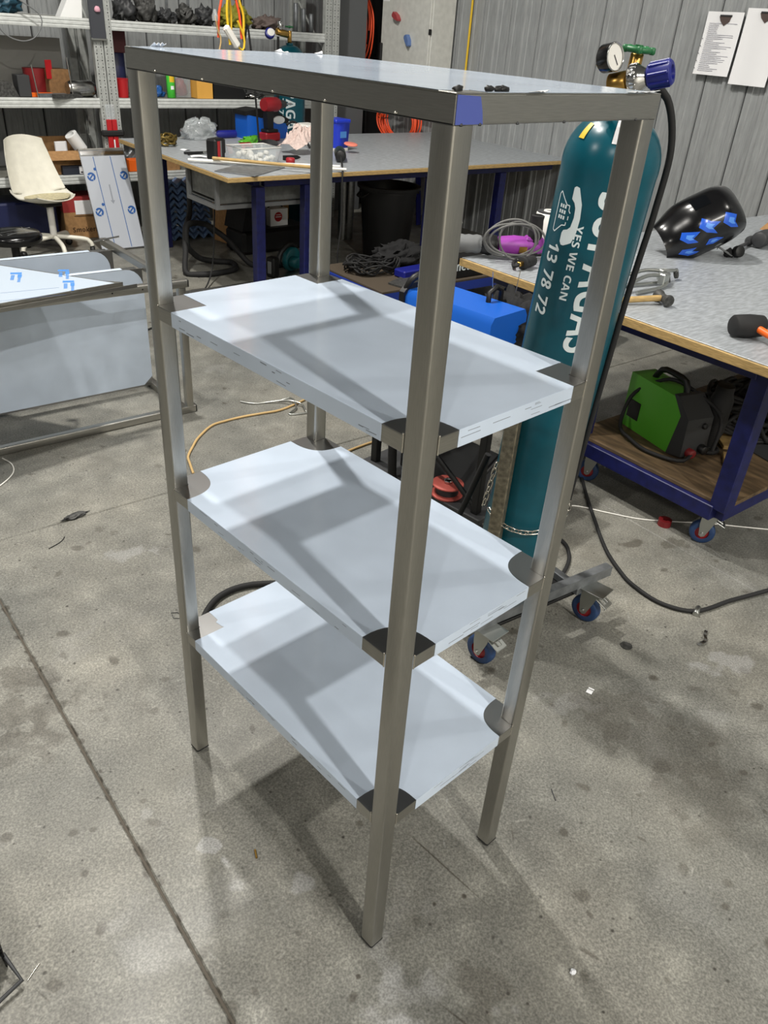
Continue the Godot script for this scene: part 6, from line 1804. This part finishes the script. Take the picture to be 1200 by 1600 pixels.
func build_rack_items() -> void:
	var s1 := 0.5535
	var s2 := 1.1615
	var s3 := 1.7485
	# --- middle shelf, left bay
	var z := -6.92
	O("steel_wedge", "grey steel wedge at the left end of the middle rack shelf", "wedge", mb().prism([Vector2(-0.1, 0), Vector2(0.1, 0), Vector2(0.06, 0.1), Vector2(-0.08, 0.13)], -0.06, 0.06), mats["grey_junk"], Vector3(1.32, s2, z))
	O("grey_carton", "dark grey box beside the steel wedge on the middle shelf", "box", B(Vector3(0.1, 0.16, 0.14), 0.004), mats["dark_grey"], Vector3(1.47, s2 + 0.081, z))
	O("red_tub", "dark red tub behind the tools on the middle shelf", "tub", mb().lathe([Vector2(0, 0), Vector2(0.08, 0), Vector2(0.095, 0.2), Vector2(0, 0.2)], 20), mats["dark_red"], Vector3(1.64, s2, -7.1))
	var rb := carton("open carton with red flap on the middle shelf", Vector3(1.80, s2, -7.08), Vector3(0.2, 0.2, 0.18), 8.0, "cardboard_dark")
	P(rb, "red_flap", B(Vector3(0.07, 0.14, 0.004), 0.0), mats["red"], xf(Vector3(-0.09, 0.2, 0.095), 0, 20, 0))
	for i in 3:
		O("trowel", ["orange handled trowel lying on the middle shelf", "grey steel scraper lying right of the orange trowel", "long flat steel bar at the front of the middle shelf"][i], "tool", mb().prism([Vector2(-0.14, 0), Vector2(0.1, 0), Vector2(0.14, 0.012), Vector2(0.1, 0.03), Vector2(-0.14, 0.03)], -0.02, 0.02), mats[["orange", "galv", "grey_junk"][i]], Vector3(1.6 + i * 0.1, s2 + 0.001 + 0.0 * i, -6.90 + 0.05 * i), 6.0 + 5.0 * i, "hand tools on the middle shelf")
	var al := T("exhaust_can", "shiny aluminium can lying on the middle rack shelf", "can", Vector3(1.95, s2, -6.90), 6.0)
	P(al, "can_body", mb().at(xf(Vector3(0, 0.066, 0), 0, 0, 90)).lathe([Vector2(0, -0.13), Vector2(0.04, -0.13), Vector2(0.064, -0.09), Vector2(0.064, 0.09), Vector2(0.05, 0.12), Vector2(0, 0.12)], 24, 0.5), mats["alu"])
	O("mirror_post", "thin steel rod standing on the middle shelf", "rod", mb().cyl(0.005, 0, 0.3, 8), mats["zinc"], Vector3(1.85, s2, -6.82), 0.0, "thin rods on the rack", Vector3(0, 0, 3))
	O("mirror_post", "thin steel rod standing left of the red flap", "rod", mb().cyl(0.005, 0, 0.24, 8), mats["zinc"], Vector3(1.56, s2, -6.82), 0.0, "thin rods on the rack", Vector3(0, 0, 5))
	O("white_sheet", "pale sheet standing at the back of the middle shelf", "sheet", B(Vector3(0.72, 0.42, 0.01), 0.002), plain("sheet_grey", c8(150, 150, 146), 0.7), Vector3(1.6, s2 + 0.211, -7.32))
	O("cable_ring", "small blue and pink bits behind the aluminium can", "scrap", mb().lump(Vector3(0.08, 0.07, 0.08), 7, 0.6, 3.0, 14, 10), mats["print_blue"], Vector3(2.03, s2, -7.05))
	# --- middle shelf, right bay
	O("drink_carton", "red and white cup on the shelf beside the rack post", "cup", mb().lathe([Vector2(0, 0), Vector2(0.045, 0), Vector2(0.055, 0.14), Vector2(0.058, 0.15), Vector2(0, 0.15)], 20), mats["red"], Vector3(2.33, s2, -6.92))
	O("paint_tin", "navy tin on the shelf behind the red cup", "tin", mb().cyl(0.08, 0, 0.34, 24, 0.004), plain("tin_navy", c8(26, 30, 66), 0.4), Vector3(2.36, s2, -7.1))
	O("maroon_box", "maroon box stacked on the navy tin", "box", B(Vector3(0.16, 0.2, 0.16), 0.003), plain("maroon", c8(74, 22, 26), 0.6), Vector3(2.36, s2 + 0.441, -7.1))
	O("white_cup", "white paper cup lying left of the green can", "cup", mb().at(xf(Vector3(0, 0.05, 0), 0, 0, 65)).lathe([Vector2(0, -0.06), Vector2(0.03, -0.06), Vector2(0.045, 0.06), Vector2(0, 0.06)], 18), mats["white_paint"], Vector3(2.58, s2, -6.92), 20.0)
	O("blue_wrap", "crumpled blue wrapper left of the green can", "wrapper", mb().lump(Vector3(0.14, 0.11, 0.1), 31, 0.6, 3.0, 18, 12), mats["print_deep"], Vector3(2.68, s2, -7.0))
	var gc := T("snack_can", "bright green snack tube standing on the rack shelf", "can", Vector3(2.79, s2, -6.92))
	P(gc, "tube", mb().cyl(0.038, 0.0, 0.235, 22, 0.003), plain("can_green", c8(70, 190, 60), 0.35))
	P(gc, "yellow_patch", mb().lathe([Vector2(0.0384, 0.13), Vector2(0.0384, 0.19)], 10, 0.7, 0.9, 2.2), mats["yellow"])
	P(gc, "white_badge", mb().lathe([Vector2(0.0386, 0.07), Vector2(0.0386, 0.1)], 8, 0.7, 1.2, 2.0), mats["white_paint"])
	P(gc, "lid", mb().cyl(0.039, 0.235, 0.242, 22), mats["yellow"])
	var cbx := T("parts_organiser", "clear box of maroon parts between green can and yellow box", "box", Vector3(2.92, s2, -7.0))
	P(cbx, "box_shell", B(Vector3(0.15, 0.2, 0.14), 0.004), mats["clear"], xf(Vector3(0, 0.101, 0)))
	P(cbx, "maroon_parts", mb().lump(Vector3(0.12, 0.17, 0.1), 22, 0.4, 2.0, 16, 10), mats["dark_red"], xf(Vector3(0, 0.01, 0)))
	O("yellow_box", "mustard yellow carton on the rack shelf", "box", B(Vector3(0.16, 0.16, 0.14), 0.003), plain("mustard", c8(222, 166, 74), 0.7), Vector3(3.09, s2 + 0.081, -6.90))
	O("black_case", "long black case right of the yellow box", "case", mb().prism([Vector2(-0.17, 0), Vector2(0.14, 0), Vector2(0.18, 0.04), Vector2(0.14, 0.09), Vector2(-0.17, 0.15)], -0.09, 0.09), mats["black_plastic"], Vector3(3.35, s2, -6.92))
	O("foil_scrap", "bright crumpled foil right of the black case", "foil", mb().lump(Vector3(0.2, 0.05, 0.12), 41, 0.8, 3.0, 22, 12, true), mats["alu"], Vector3(3.66, s2, -6.9))
	# --- top shelf
	O("blue_valves", "teal blue castings at the left end of the top shelf", "casting", mb().lump(Vector3(0.3, 0.22, 0.2), 91, 0.8, 2.8, 26, 16), plain("cast_blue", c8(40, 78, 96), 0.5), Vector3(1.38, s3, -6.92))
	O("foam_wedge", "white wedge of foam on the top shelf by the rack post", "foam", mb().prism([Vector2(-0.1, 0.0), Vector2(0.08, -0.0), Vector2(0.1, 0.22), Vector2(0.04, 0.24)], -0.06, 0.06), mats["white_paint"], Vector3(1.94, s3 + 0.001, -6.92))
	var rgn := RandomNumberGenerator.new()
	rgn.seed = 70
	var nm := ["first dark machine part right of the post on the top shelf", "second dark machine part along the top shelf", "third dark machine part along the top shelf", "fourth dark machine part along the top shelf", "dark machine part nearest the hanging leads on the top shelf"]
	for i in 5:
		O("machine_part", nm[i], "machine part", mb().lump(Vector3(rgn.randf_range(0.15, 0.18), rgn.randf_range(0.12, 0.24), 0.2), 100 + i, 0.7, 2.4, 22, 14), mats["grey_junk"] if i % 2 else mats["dark_grey"], Vector3(2.42 + i * 0.19, s3, -6.95), 0.0, "machine parts on the top shelf")
	for i in 4:
		O("steel_bar", "upright steel bar at the back of the top shelf, %s" % ["first from the post", "second from the post", "third from the post", "fourth from the post"][i], "bar", B(Vector3(0.025, 0.5, 0.012), 0.001), mats["galv"], Vector3(2.48 + i * 0.21, s3 + 0.255, -7.12), 0.0, "steel bars on the top shelf", Vector3(0, 0, -3))
	O("hi_vis_vest", "dull yellow and black bundle on the top shelf", "bundle", mb().lump(Vector3(0.3, 0.2, 0.24), 123, 0.6, 2.2, 26, 16), plain("hi_vis", c8(130, 128, 40), 0.8), Vector3(3.5, s3, -6.98))
	O("grey_bundle", "grey and brown bundle on the top shelf beside the bottle", "bundle", mb().lump(Vector3(0.28, 0.13, 0.22), 124, 0.6, 2.4, 26, 14), plain("bundle_brown", c8(96, 84, 80), 0.8), Vector3(3.84, s3, -6.95))
	for i in 3:
		O("pipe_fitting", "pale pipe fitting standing at the right end of the top shelf, %s" % ["left one", "middle one", "right one"][i], "fitting", mb().cyl(0.022, 0, 0.24 - 0.04 * i, 14, 0.003), mats["galv"], Vector3(4.16 + i * 0.09, s3, -6.95), 0.0, "pipe fittings on the top shelf")
	# --- lower shelf, left bay
	var oc := T("carton", "open brown carton with flaps out on the lower rack shelf", "carton", Vector3(1.72, s1, -6.98), 0.0, "cartons on the rack")
	for q in [[Vector3(0, 0.09, 0.12), Vector3(0.4, 0.18, 0.004)], [Vector3(0, 0.14, -0.12), Vector3(0.4, 0.28, 0.004)], [Vector3(-0.2, 0.12, 0), Vector3(0.004, 0.24, 0.24)], [Vector3(0.2, 0.09, 0), Vector3(0.004, 0.18, 0.24)]]:
		P(oc, "carton_wall", B(q[1], 0.001), mats["cardboard"], xf(q[0]))
	P(oc, "carton_flap", B(Vector3(0.38, 0.004, 0.12), 0.001), mats["cardboard"], xf(Vector3(0.0, 0.16, 0.17), 30, 0, 0))
	P(oc, "carton_flap", B(Vector3(0.12, 0.004, 0.22), 0.001), mats["cardboard_dark"], xf(Vector3(0.24, 0.17, 0.0), 0, 0, -35))
	O("paper_roll", "white paper roll sticking out of the open carton", "roll", mb().at(xf(Vector3(0, 0.06, 0), 0, 0, 35)).lathe([Vector2(0.03, -0.08), Vector2(0.055, -0.08), Vector2(0.055, 0.08), Vector2(0.03, 0.08), Vector2(0.03, -0.08)], 20), mats["white_paint"], Vector3(1.86, s1 + 0.19, -6.93), 15.0)
	O("white_leaflet", "folded white leaflet in the open carton", "paper", B(Vector3(0.11, 0.14, 0.02), 0.002), mats["paper"], Vector3(1.74, s1 + 0.18, -6.99), 10.0)
	var lbx := T("shoe_box", "dark box with white barcode label under the open carton", "box", Vector3(1.80, s1, -6.83), 0.0)
	P(lbx, "box_body", B(Vector3(0.26, 0.075, 0.05), 0.002), plain("box_dark", c8(40, 44, 56), 0.6), xf(Vector3(0, 0.038, 0)))
	P(lbx, "label", B(Vector3(0.09, 0.06, 0.002), 0.0), mats["paper"], xf(Vector3(0.06, 0.04, 0.026)))
	P(lbx, "barcode", B(Vector3(0.07, 0.012, 0.001), 0.0), mats["ink"], xf(Vector3(0.06, 0.022, 0.0275)))
	O("orange_box", "orange box right of the rack post on the lower shelf", "box", B(Vector3(0.14, 0.1, 0.12), 0.003), mats["orange"], Vector3(2.36, s1 + 0.051, -6.9))
	O("grey_pump", "grey pump body behind the orange box", "pump", mb().lump(Vector3(0.2, 0.2, 0.2), 64, 0.4, 2.2, 20, 14), mats["galv"], Vector3(2.4, s1, -7.15))
	carton("brown carton under the end of the far bench on the rack shelf", Vector3(2.68, s1, -6.92), Vector3(0.2, 0.2, 0.2), 4.0)
	# --- floor under the rack
	var tw := T("carton", "brown carton with red top band and white label on the floor under the rack", "carton", Vector3(1.80, 0, -6.98), -6.0, "cartons on the rack")
	P(tw, "carton_body", B(Vector3(0.30, 0.36, 0.3), 0.003), mats["cardboard"], xf(Vector3(0, 0.18, 0)))
	P(tw, "red_band", B(Vector3(0.302, 0.13, 0.302), 0.002), plain("brick_red", c8(150, 46, 44), 0.7), xf(Vector3(0, 0.297, 0)))
	P(tw, "white_label", B(Vector3(0.15, 0.12, 0.002), 0.0), mats["paper"], xf(Vector3(0.03, 0.275, 0.153)))
	P(tw, "print", text_mesh("Smoker!", 0.04, 0.001), plain("box_ink", c8(70, 46, 24), 0.8), xf(Vector3(0.02, 0.08, 0.1515)))
	P(tw, "print_line", B(Vector3(0.2, 0.006, 0.001), 0.0), mats["box_ink"], xf(Vector3(0.04, 0.2, 0.152)))
	O("blue_crate", "dark blue plastic crate on the floor under the rack", "crate", mb().box(Vector3(0, 0.17, 0), Vector3(0.56, 0.34, 0.4), 0.015), plain("crate_blue", c8(20, 28, 70), 0.5), Vector3(1.30, 0, -7.05))
	# --- things on the rack post
	var hb := T("hanging_pouch", "grey hanging pouch with pink charm on the rack post", "pouch", Vector3(2.11, 1.60, -6.775))
	P(hb, "pouch", mb().box(Vector3(0, 0.16, 0), Vector3(0.13, 0.32, 0.025), 0.01), plain("pouch_grey", c8(64, 66, 72), 0.35))
	P(hb, "hem_band", mb().box(Vector3(0, 0.006, 0), Vector3(0.14, 0.02, 0.03), 0.006), mats["zinc"])
	P(hb, "charm", mb().lump(Vector3(0.05, 0.05, 0.03), 4, 0.15, 2.0, 14, 10), plain("charm_pink", c8(214, 160, 176), 0.6), xf(Vector3(0.005, 0.2, 0.02)))
	var lv := T("spirit_level", "red and silver level strapped upright to the rack post", "level", Vector3(2.14, 0.56, -6.77))
	for x in [-0.024, 0.024]:
		P(lv, "level_bar", mb().box(Vector3(x, 0.22, 0), Vector3(0.044, 0.44, 0.02), 0.003), mats["red"])
	P(lv, "strap", mb().box(Vector3(0.0, 0.33, 0.0), Vector3(0.2, 0.05, 0.05), 0.012), mats["black_rubber"])
	P(lv, "white_stripe", B(Vector3(0.012, 0.16, 0.002), 0.0), mats["white_paint"], xf(Vector3(0.005, 0.2, 0.011)))
	P(lv, "tape", mb().box(Vector3(-0.005, 0.5, 0.0), Vector3(0.08, 0.12, 0.008), 0.002), mats["clear"])
	O("wire_loop", "thin grey cable hanging in a loop from the top shelf", "cable", mb().tube(smooth_path([Vector3(0.0, 0.55, 0), Vector3(0.1, 0.34, 0.0), Vector3(0.33, 0.19, 0), Vector3(0.35, 0.12, 0.01), Vector3(0.28, 0.02, 0.01), Vector3(0.17, -0.01, 0.01), Vector3(0.06, 0.03, 0.0), Vector3(0.0, 0.12, 0), Vector3(-0.06, 0.3, 0)]), 0.005, 6), mats["mid_grey"], Vector3(1.29, 1.58, -6.72))
	# --- second teal bottle with regulator in front of the rack
	var r := 0.15
	var h := 1.66
	var g := T("gas_cylinder", "teal gas cylinder with worn white lettering behind the far bench", "gas cylinder", Vector3(3.86, 0, -6.58))
	P(g, "bottle", mb().lathe(drum_profile(r, h), 40, 0.8), mats["teal"])
	var toc := atan2(7.3, -4.5)
	P(g, "stencilled_name", wrap_text("SUPAGAS", 0.09, r + 0.0008, toc + 0.25, 1.44, 1.05), mats["sign_white"])
	P(g, "stencilled_lines", wrap_text("E 13 78 72", 0.05, r + 0.0008, toc + 0.72, 1.36, 1.05), mats["sign_white"])
	P(g, "paper_label", mb().lathe([Vector2(0.115, h - 0.10), Vector2(0.085, h - 0.065)], 10, 0.7, toc - 0.1, toc + 0.9), mats["paper"])
	P(g, "valve_body", mb().cyl(0.02, h, h + 0.1, 14, 0.003), mats["brass"])
	P(g, "valve_handwheel", valve_wheel(), mats["lime_dark"], xf(Vector3(0, h + 0.13, 0)))
	P(g, "regulator_body", mb().at(xf(Vector3(-0.12, h + 0.08, 0.06), 0, 0, 80)).cyl(0.03, -0.07, 0.06, 16, 0.005), mats["brass"])
	P(g, "regulator_bonnet", mb().at(xf(Vector3(-0.14, h + 0.1, 0.06))).cyl(0.022, 0, 0.07, 14, 0.004), mats["chrome"])
	P(g, "pressure_gauge", mb().at(xf(Vector3(-0.26, h + 0.07, 0.08), 60, -20, 0)).cyl(0.045, -0.02, 0.02, 20, 0.004), mats["deep_blue"])
	P(g, "gauge_face", mb().at(xf(Vector3(-0.258, h + 0.08, 0.097), 60, -20, 0)).cyl(0.034, 0, 0.003, 20), mats["white_plastic"])
	P(g, "gas_hose", mb().tube(smooth_path([Vector3(-0.16, h + 0.05, 0.06), Vector3(-0.165, h - 0.2, 0.06), Vector3(-0.17, h - 0.7, 0.05), Vector3(-0.172, 0.4, 0.04)]), 0.012, 8), mats["black_rubber"])

# ---------------------------------------------------------------- chairs and panel at the left
func chair_shell(u: float, v: float) -> Vector3:
	# v 0 front lip, 1 top of the back; x across, z forwards
	var s := (u - 0.5) * 2.0
	var y := 0.0
	var z := 0.0
	var w := 0.24
	if v < 0.45:
		var k := v / 0.45
		z = lerpf(0.23, -0.16, k)
		y = 0.03 - 0.045 * sin(k * PI * 0.9)
		w = lerpf(0.17, 0.245, smoothstep(0.0, 0.55, k))
	else:
		var k := (v - 0.45) / 0.55
		z = -0.16 - 0.10 * sin(k * PI * 0.5) - 0.05 * k
		y = 0.02 + 0.44 * k - 0.06 * (1.0 - k) * k
		w = lerpf(0.245, 0.165, pow(k, 1.1))
		y -= 0.03 * s * s * smoothstep(0.7, 1.0, k)
	var lift := 0.055 * pow(absf(s), 2.6)
	var x := s * w
	if v < 0.45:
		var k := v / 0.45
		y += lift * (0.35 + 0.65 * k)
		z -= (1.0 - k) * 0.10 * s * s
	else:
		z += lift * 1.2
	return Vector3(x, y, z)

func build_left_things() -> void:
	var c := T("swivel_chair", "dirty white shell swivel chair at the foot of the rack", "chair", Vector3(1.40, 0, -6.43), 14.0)
	P(c, "shell", mb().sheet(func(a: float, b: float) -> Vector3: return chair_shell(a, b), 24, 36, 0.007), mats["chair_shell"], xf(Vector3(0, 0.44, 0)))
	P(c, "seat_pad", mb().sheet(func(a: float, b: float) -> Vector3:
		var f := a * TAU
		var p := chair_shell(0.5 + cos(f) * 0.42 * b, 0.22 + sin(f) * 0.19 * b)
		return p + Vector3(0, 0.012 + 0.008 * (1.0 - b), 0), 28, 6, 0.006), mats["chair_pad"], xf(Vector3(0, 0.44, 0)))
	P(c, "gas_column", mb().cyl(0.028, 0.12, 0.40, 16), mats["white_plastic"], xf())
	P(c, "mount_plate", mb().box(Vector3(0, 0.405, -0.02), Vector3(0.16, 0.03, 0.18), 0.006), mats["black_plastic"])
	for i in 5:
		var f := TAU * i / 5 + 0.62
		var e := Vector3(cos(f), 0, sin(f))
		P(c, "foot_arm", mb().tube(smooth_path([Vector3(0, 0.14, 0), e * 0.14 + Vector3(0, 0.13, 0), e * 0.27 + Vector3(0, 0.11, 0), e * 0.30 + Vector3(0, 0.06, 0)], 0.03), 0.019, 8), mats["chair_shell"])
		P(c, "castor", mb().at(xf(e * 0.30 + Vector3(0, 0.028, 0), 0, -rad_to_deg(f), 90)).cyl(0.028, -0.02, 0.02, 14, 0.005), mats["black_plastic"])
	var s := T("work_stool", "round black vinyl stool with worn scuffed seat at the left edge", "stool", Vector3(0.86, 0, -5.58))
	P(s, "seat", mb().lathe([Vector2(0, 0.33), Vector2(0.19, 0.33), Vector2(0.20, 0.35), Vector2(0.20, 0.375), Vector2(0.185, 0.395), Vector2(0.1, 0.405), Vector2(0, 0.405)], 32, 0.5), mats["black_gloss"])
	P(s, "column", mb().cyl(0.03, 0.06, 0.33, 14), mats["black_plastic"])
	for i in 5:
		var f := TAU * i / 5
		P(s, "foot_arm", mb().tube([Vector3(0, 0.09, 0), Vector3(cos(f) * 0.24, 0.03, sin(f) * 0.24)], 0.02, 8), mats["black_plastic"])
	var rg := RandomNumberGenerator.new()
	rg.seed = 5
	for i in 7:
		P(s, "worn_crack", mb().tube([Vector3(rg.randf_range(-0.15, 0.12), 0.4035, rg.randf_range(-0.12, 0.12)), Vector3(rg.randf_range(-0.15, 0.15), 0.4035, rg.randf_range(-0.12, 0.12))], 0.0025, 5), mats["mid_grey"])
	# film covered sheet leaning on the rack
	var p := T("leaning_sheet", "steel sheet in grey film with blue round logos leaning on the rack", "steel sheet", Vector3(1.955, 0.0, -6.31))
	p.basis = Basis(Vector3.UP, RY) * Basis.from_euler(Vector3(deg_to_rad(-20), 0, 0))
	var fw := 0.40
	var fh := 0.84
	P(p, "sheet", B(Vector3(fw, fh, 0.004), 0.001), mats["steel_bare"], xf(Vector3(0, fh / 2 + 0.005, 0)))
	P(p, "protective_film", B(Vector3(fw - 0.012, fh - 0.07, 0.0008), 0.0), plain("film_grey", c8(176, 181, 190), 0.3), xf(Vector3(0, fh / 2 - 0.02, 0.0026)))
	P(p, "top_fold", B(Vector3(fw, 0.012, 0.05), 0.002), mats["steel_x"], xf(Vector3(0, fh + 0.002, -0.02)))
	P(p, "bright_strip", B(Vector3(fw - 0.02, 0.03, 0.002), 0.0005), mats["chrome"], xf(Vector3(0, fh - 0.03, 0.003)))
	for x in [-0.08, 0.07]:
		P(p, "print_line", B(Vector3(0.006, fh - 0.08, 0.0006), 0.0), mats["print_deep"], xf(Vector3(x, fh / 2 - 0.02, 0.0034), 0, 0, 1))
	for q in [[-0.14, 0.62], [-0.14, 0.33], [0.15, 0.62], [0.15, 0.33]]:
		var g := N(p, "printed_logo", xf(Vector3(q[0], q[1], 0.0034)))
		P(g, "logo_ring", mb().prism(arc(Vector2.ZERO, 0.036, -60, 150, 14) + arc(Vector2.ZERO, 0.02, 150, -60, 14), 0.0, 0.0006), mats["print_deep"])
		P(g, "logo_ring", mb().prism(arc(Vector2.ZERO, 0.036, 165, 290, 10) + arc(Vector2.ZERO, 0.022, 290, 165, 10), 0.0, 0.0006), mats["print_deep"])
		P(g, "logo_bolt", mb().prism([Vector2(-0.02, -0.012), Vector2(-0.012, -0.02), Vector2(0.02, 0.012), Vector2(0.012, 0.02)], 0.0, 0.0006), mats["print_deep"])
	for q in [[-0.095, 0.68], [-0.095, 0.39]]:
		P(p, "logo_dot", mb().prism(arc(Vector2.ZERO, 0.013, 0, 345, 12), 0.0, 0.0006), mats["print_deep"], xf(Vector3(q[0], q[1], 0.0034)))
	P(p, "printed_arrow", mb().prism([Vector2(-0.006, 0.1), Vector2(0.006, 0.1), Vector2(0.006, -0.03), Vector2(0.02, -0.03), Vector2(0, -0.06), Vector2(-0.02, -0.03), Vector2(-0.006, -0.03)], 0.0, 0.0006), plain("print_grey", c8(140, 145, 154), 0.4), xf(Vector3(0.0, 0.45, 0.0034)))

# ---------------------------------------------------------------- cables, offcuts and litter on the floor
func floor_line(nm: String, label: String, cat: String, pts: Array, r: float, m: String) -> MeshInstance3D:
	var c := Vector3.ZERO
	for q in pts:
		c += Vector3(q[0], 0, q[1]) / pts.size()
	var p := []
	for q in pts:
		p.append(Vector3(q[0], r + (q[2] if q.size() > 2 else 0.0) + 0.0005, q[1]) - c)
	return O(nm, label, cat, mb().tube(smooth_path(p, 0.02), r, 8), mats[m], c)

func build_floor_things() -> void:
	floor_line("power_cable", "thick black cable snaking from under the bench across the floor", "cable", [[2.45, -1.45], [2.33, -1.33], [2.17, -1.16], [1.98, -0.94], [1.83, -0.75], [1.74, -0.56], [1.735, -0.42], [1.81, -0.31], [1.99, -0.27], [2.19, -0.22], [2.7, -0.1]], 0.0085, "black_rubber")
	O("cable_tape", "grey tape wrapped round the thick black cable", "tape", mb().at(xf(Vector3(0, 0.0105, 0), 0, 20, 90)).cyl(0.0115, -0.025, 0.025, 12, 0.002), mats["zinc"], Vector3(1.815, 0, -0.307))
	floor_line("power_cable", "short black cable loop behind the cylinder trolley", "cable", [[1.50, -0.80], [1.52, -0.76], [1.60, -0.785], [1.68, -0.84], [1.735, -0.92], [1.74, -1.05]], 0.0085, "black_rubber")
	floor_line("yellow_lead", "yellow air lead curving over the floor left of the shelves", "lead", [[0.66, -2.28], [0.69, -2.38], [0.715, -2.45], [0.85, -2.61], [0.97, -2.70], [1.17, -2.715], [1.39, -2.69], [1.56, -2.735], [1.70, -2.80]], 0.0065, "lead_tan")
	floor_line("yellow_lead", "end of the yellow lead showing right of the rear leg", "lead", [[1.2, -2.05], [1.37, -2.085], [1.5, -2.105], [1.63, -2.11], [1.72, -2.07]], 0.0065, "lead_tan")
	floor_line("rubber_hose", "black rubber hose end behind the bottom shelf", "hose", [[0.16, -1.20], [0.23, -1.31], [0.33, -1.38], [0.45, -1.38], [0.6, -1.30]], 0.012, "black_rubber")
	floor_line("packing_strap", "white packing strap curling out under the tipped table", "strap", [[-0.2, -2.58], [-0.11, -2.625], [-0.03, -2.71], [-0.01, -2.80], [-0.03, -2.88]], 0.003, "white_plastic")
	floor_line("white_string", "white string stretched over the floor under the bench caster", "string", [[1.9, -1.18], [2.03, -1.10], [2.2, -0.86], [2.45, -0.66], [2.65, -0.475], [3.0, -0.2]], 0.003, "white_plastic")
	floor_line("wire_offcut", "twisted bright wire offcut beside the yellow lead", "wire", [[1.25, -2.90], [1.30, -2.84], [1.36, -2.82], [1.44, -2.78, 0.01], [1.48, -2.73, 0.02], [1.52, -2.68, 0.01], [1.5, -2.60], [1.56, -2.62]], 0.005, "zinc")
	floor_line("wire_offcut", "second bright wire offcut tangled by the rear leg", "wire", [[1.44, -2.80], [1.50, -2.76, 0.02], [1.47, -2.66, 0.01], [1.40, -2.62], [1.52, -2.58]], 0.005, "zinc")
	floor_line("wire_ring", "small wire ring on the floor left of the near left leg", "wire", [[0.14, -1.40], [0.165, -1.385], [0.165, -1.36], [0.145, -1.355], [0.135, -1.37], [0.14, -1.39]], 0.0012, "dark_grey")
	floor_line("rubber_strip", "thin black rubber strip on the bare floor at left", "strip", [[-0.09, -2.03], [-0.06, -2.04], [-0.03, -2.055], [-0.01, -2.08]], 0.0016, "black_rubber")
	O("foil_scrap", "crumpled foil scrap lying in the floor joint", "foil", mb().lump(Vector3(0.08, 0.012, 0.03), 201, 0.8, 3.0, 18, 10, true), mats["grey_junk"], Vector3(0.08, 0, -2.21), 8.0)
	O("brass_screw", "small screw lying on the floor before the shelves", "screw", mb().at(xf(Vector3(0, 0.003, 0), 0, 0, 90)).cyl(0.003, -0.012, 0.012, 8), mats["brass"], Vector3(-0.095, 0, -0.376), 70.0)
	O("wire_nail", "thin pale nail lying by the black channel", "nail", mb().at(xf(Vector3(0, 0.0015, 0), 0, 0, 90)).cyl(0.0014, -0.02, 0.02, 6), mats["weld"], Vector3(-0.648, 0, -0.405), 35.0)
	O("plastic_clip", "tiny pale blue clip on the floor at lower right", "clip", mb().lump(Vector3(0.016, 0.01, 0.014), 203, 0.7, 3.0, 12, 8), mats["film_white"], Vector3(0.355, 0, 0.319))
	O("steel_pin", "thin steel pin on the floor right of the right leg", "pin", mb().at(xf(Vector3(0, 0.0015, 0), 0, 0, 90)).cyl(0.0015, -0.02, 0.02, 6), mats["dark_grey"], Vector3(0.70, 0, -0.05), 60.0)
	O("paper_scrap", "white torn paper scrap on the floor right of the shelves", "paper", mb().sheet(func(a: float, b: float) -> Vector3: return Vector3((a - 0.5) * 0.03, 0.002 + 0.003 * sin(a * 6.0), (b - 0.5) * 0.02), 6, 4, 0.0005), mats["paper"], Vector3(1.125, 0, -0.265), 20.0)
	O("foil_strip", "bright foil strip on the floor below the black cable", "foil", mb().sheet(func(a: float, b: float) -> Vector3: return Vector3((a - 0.5) * 0.10, 0.003 + 0.006 * absf(sin(a * 9.0)), (b - 0.5) * 0.012 + 0.01 * sin(a * 5.0)), 16, 3, 0.0005), mats["alu"], Vector3(1.70, 0, -0.20), 10.0)
	O("tape_reel", "small red tape reel on the floor by the bench caster", "tape", mb().lathe([Vector2(0.012, 0), Vector2(0.03, 0), Vector2(0.03, 0.03), Vector2(0.012, 0.03), Vector2(0.012, 0)], 20), mats["dark_red"], Vector3(2.26, 0, -0.77))
	O("dark_cap", "flat dark metal flake on the floor right of the trolley", "flake", mb().prism(arc(Vector2.ZERO, 0.022, 0, 330, 9), 0.0, 0.002), mats["grey_junk"], Vector3(1.42, 0.0005, -0.62 + 0.28), 0.0, "", Vector3(-90, 0, 0))
	O("square_tube", "long dark square steel tube lying on the floor before the far bench", "steel tube", mb().at(Transform3D(Basis(Vector3(0, 0, -1), Vector3(0, 1, 0), Vector3(1, 0, 0)), Vector3.ZERO)).prism(square_tube(0.05, 0.004), -0.75, 0.75, 0.8), mats["grey_junk"], Vector3(2.42, 0.0255, -4.78), 0.0)
	# black steel channel at the lower left corner of the picture
	var k := T("steel_channel", "black steel channel end at the lower left corner", "steel channel", Vector3(-0.72, 0, -0.46), 0.0)
	P(k, "web", B(Vector3(0.14, 0.004, 0.5), 0.001), mats["black_gloss"], xf(Vector3(-0.04, 0.075, -0.24)))
	P(k, "side_flange", B(Vector3(0.004, 0.075, 0.5), 0.001), mats["black_gloss"], xf(Vector3(0.028, 0.038, -0.24)))
	P(k, "side_flange", B(Vector3(0.004, 0.075, 0.5), 0.001), mats["black_gloss"], xf(Vector3(-0.108, 0.038, -0.24)))
	P(k, "bent_tab", mb().tube([Vector3(0.028, 0.04, 0.0), Vector3(0.045, 0.02, 0.07), Vector3(-0.06, 0.012, 0.10)], 0.005, 6), mats["dark_grey"])
	P(k, "timber_block", mb().box(Vector3(-0.045, 0.035, -0.0), Vector3(0.1, 0.06, 0.09), 0.004), mats["dark_grey"])
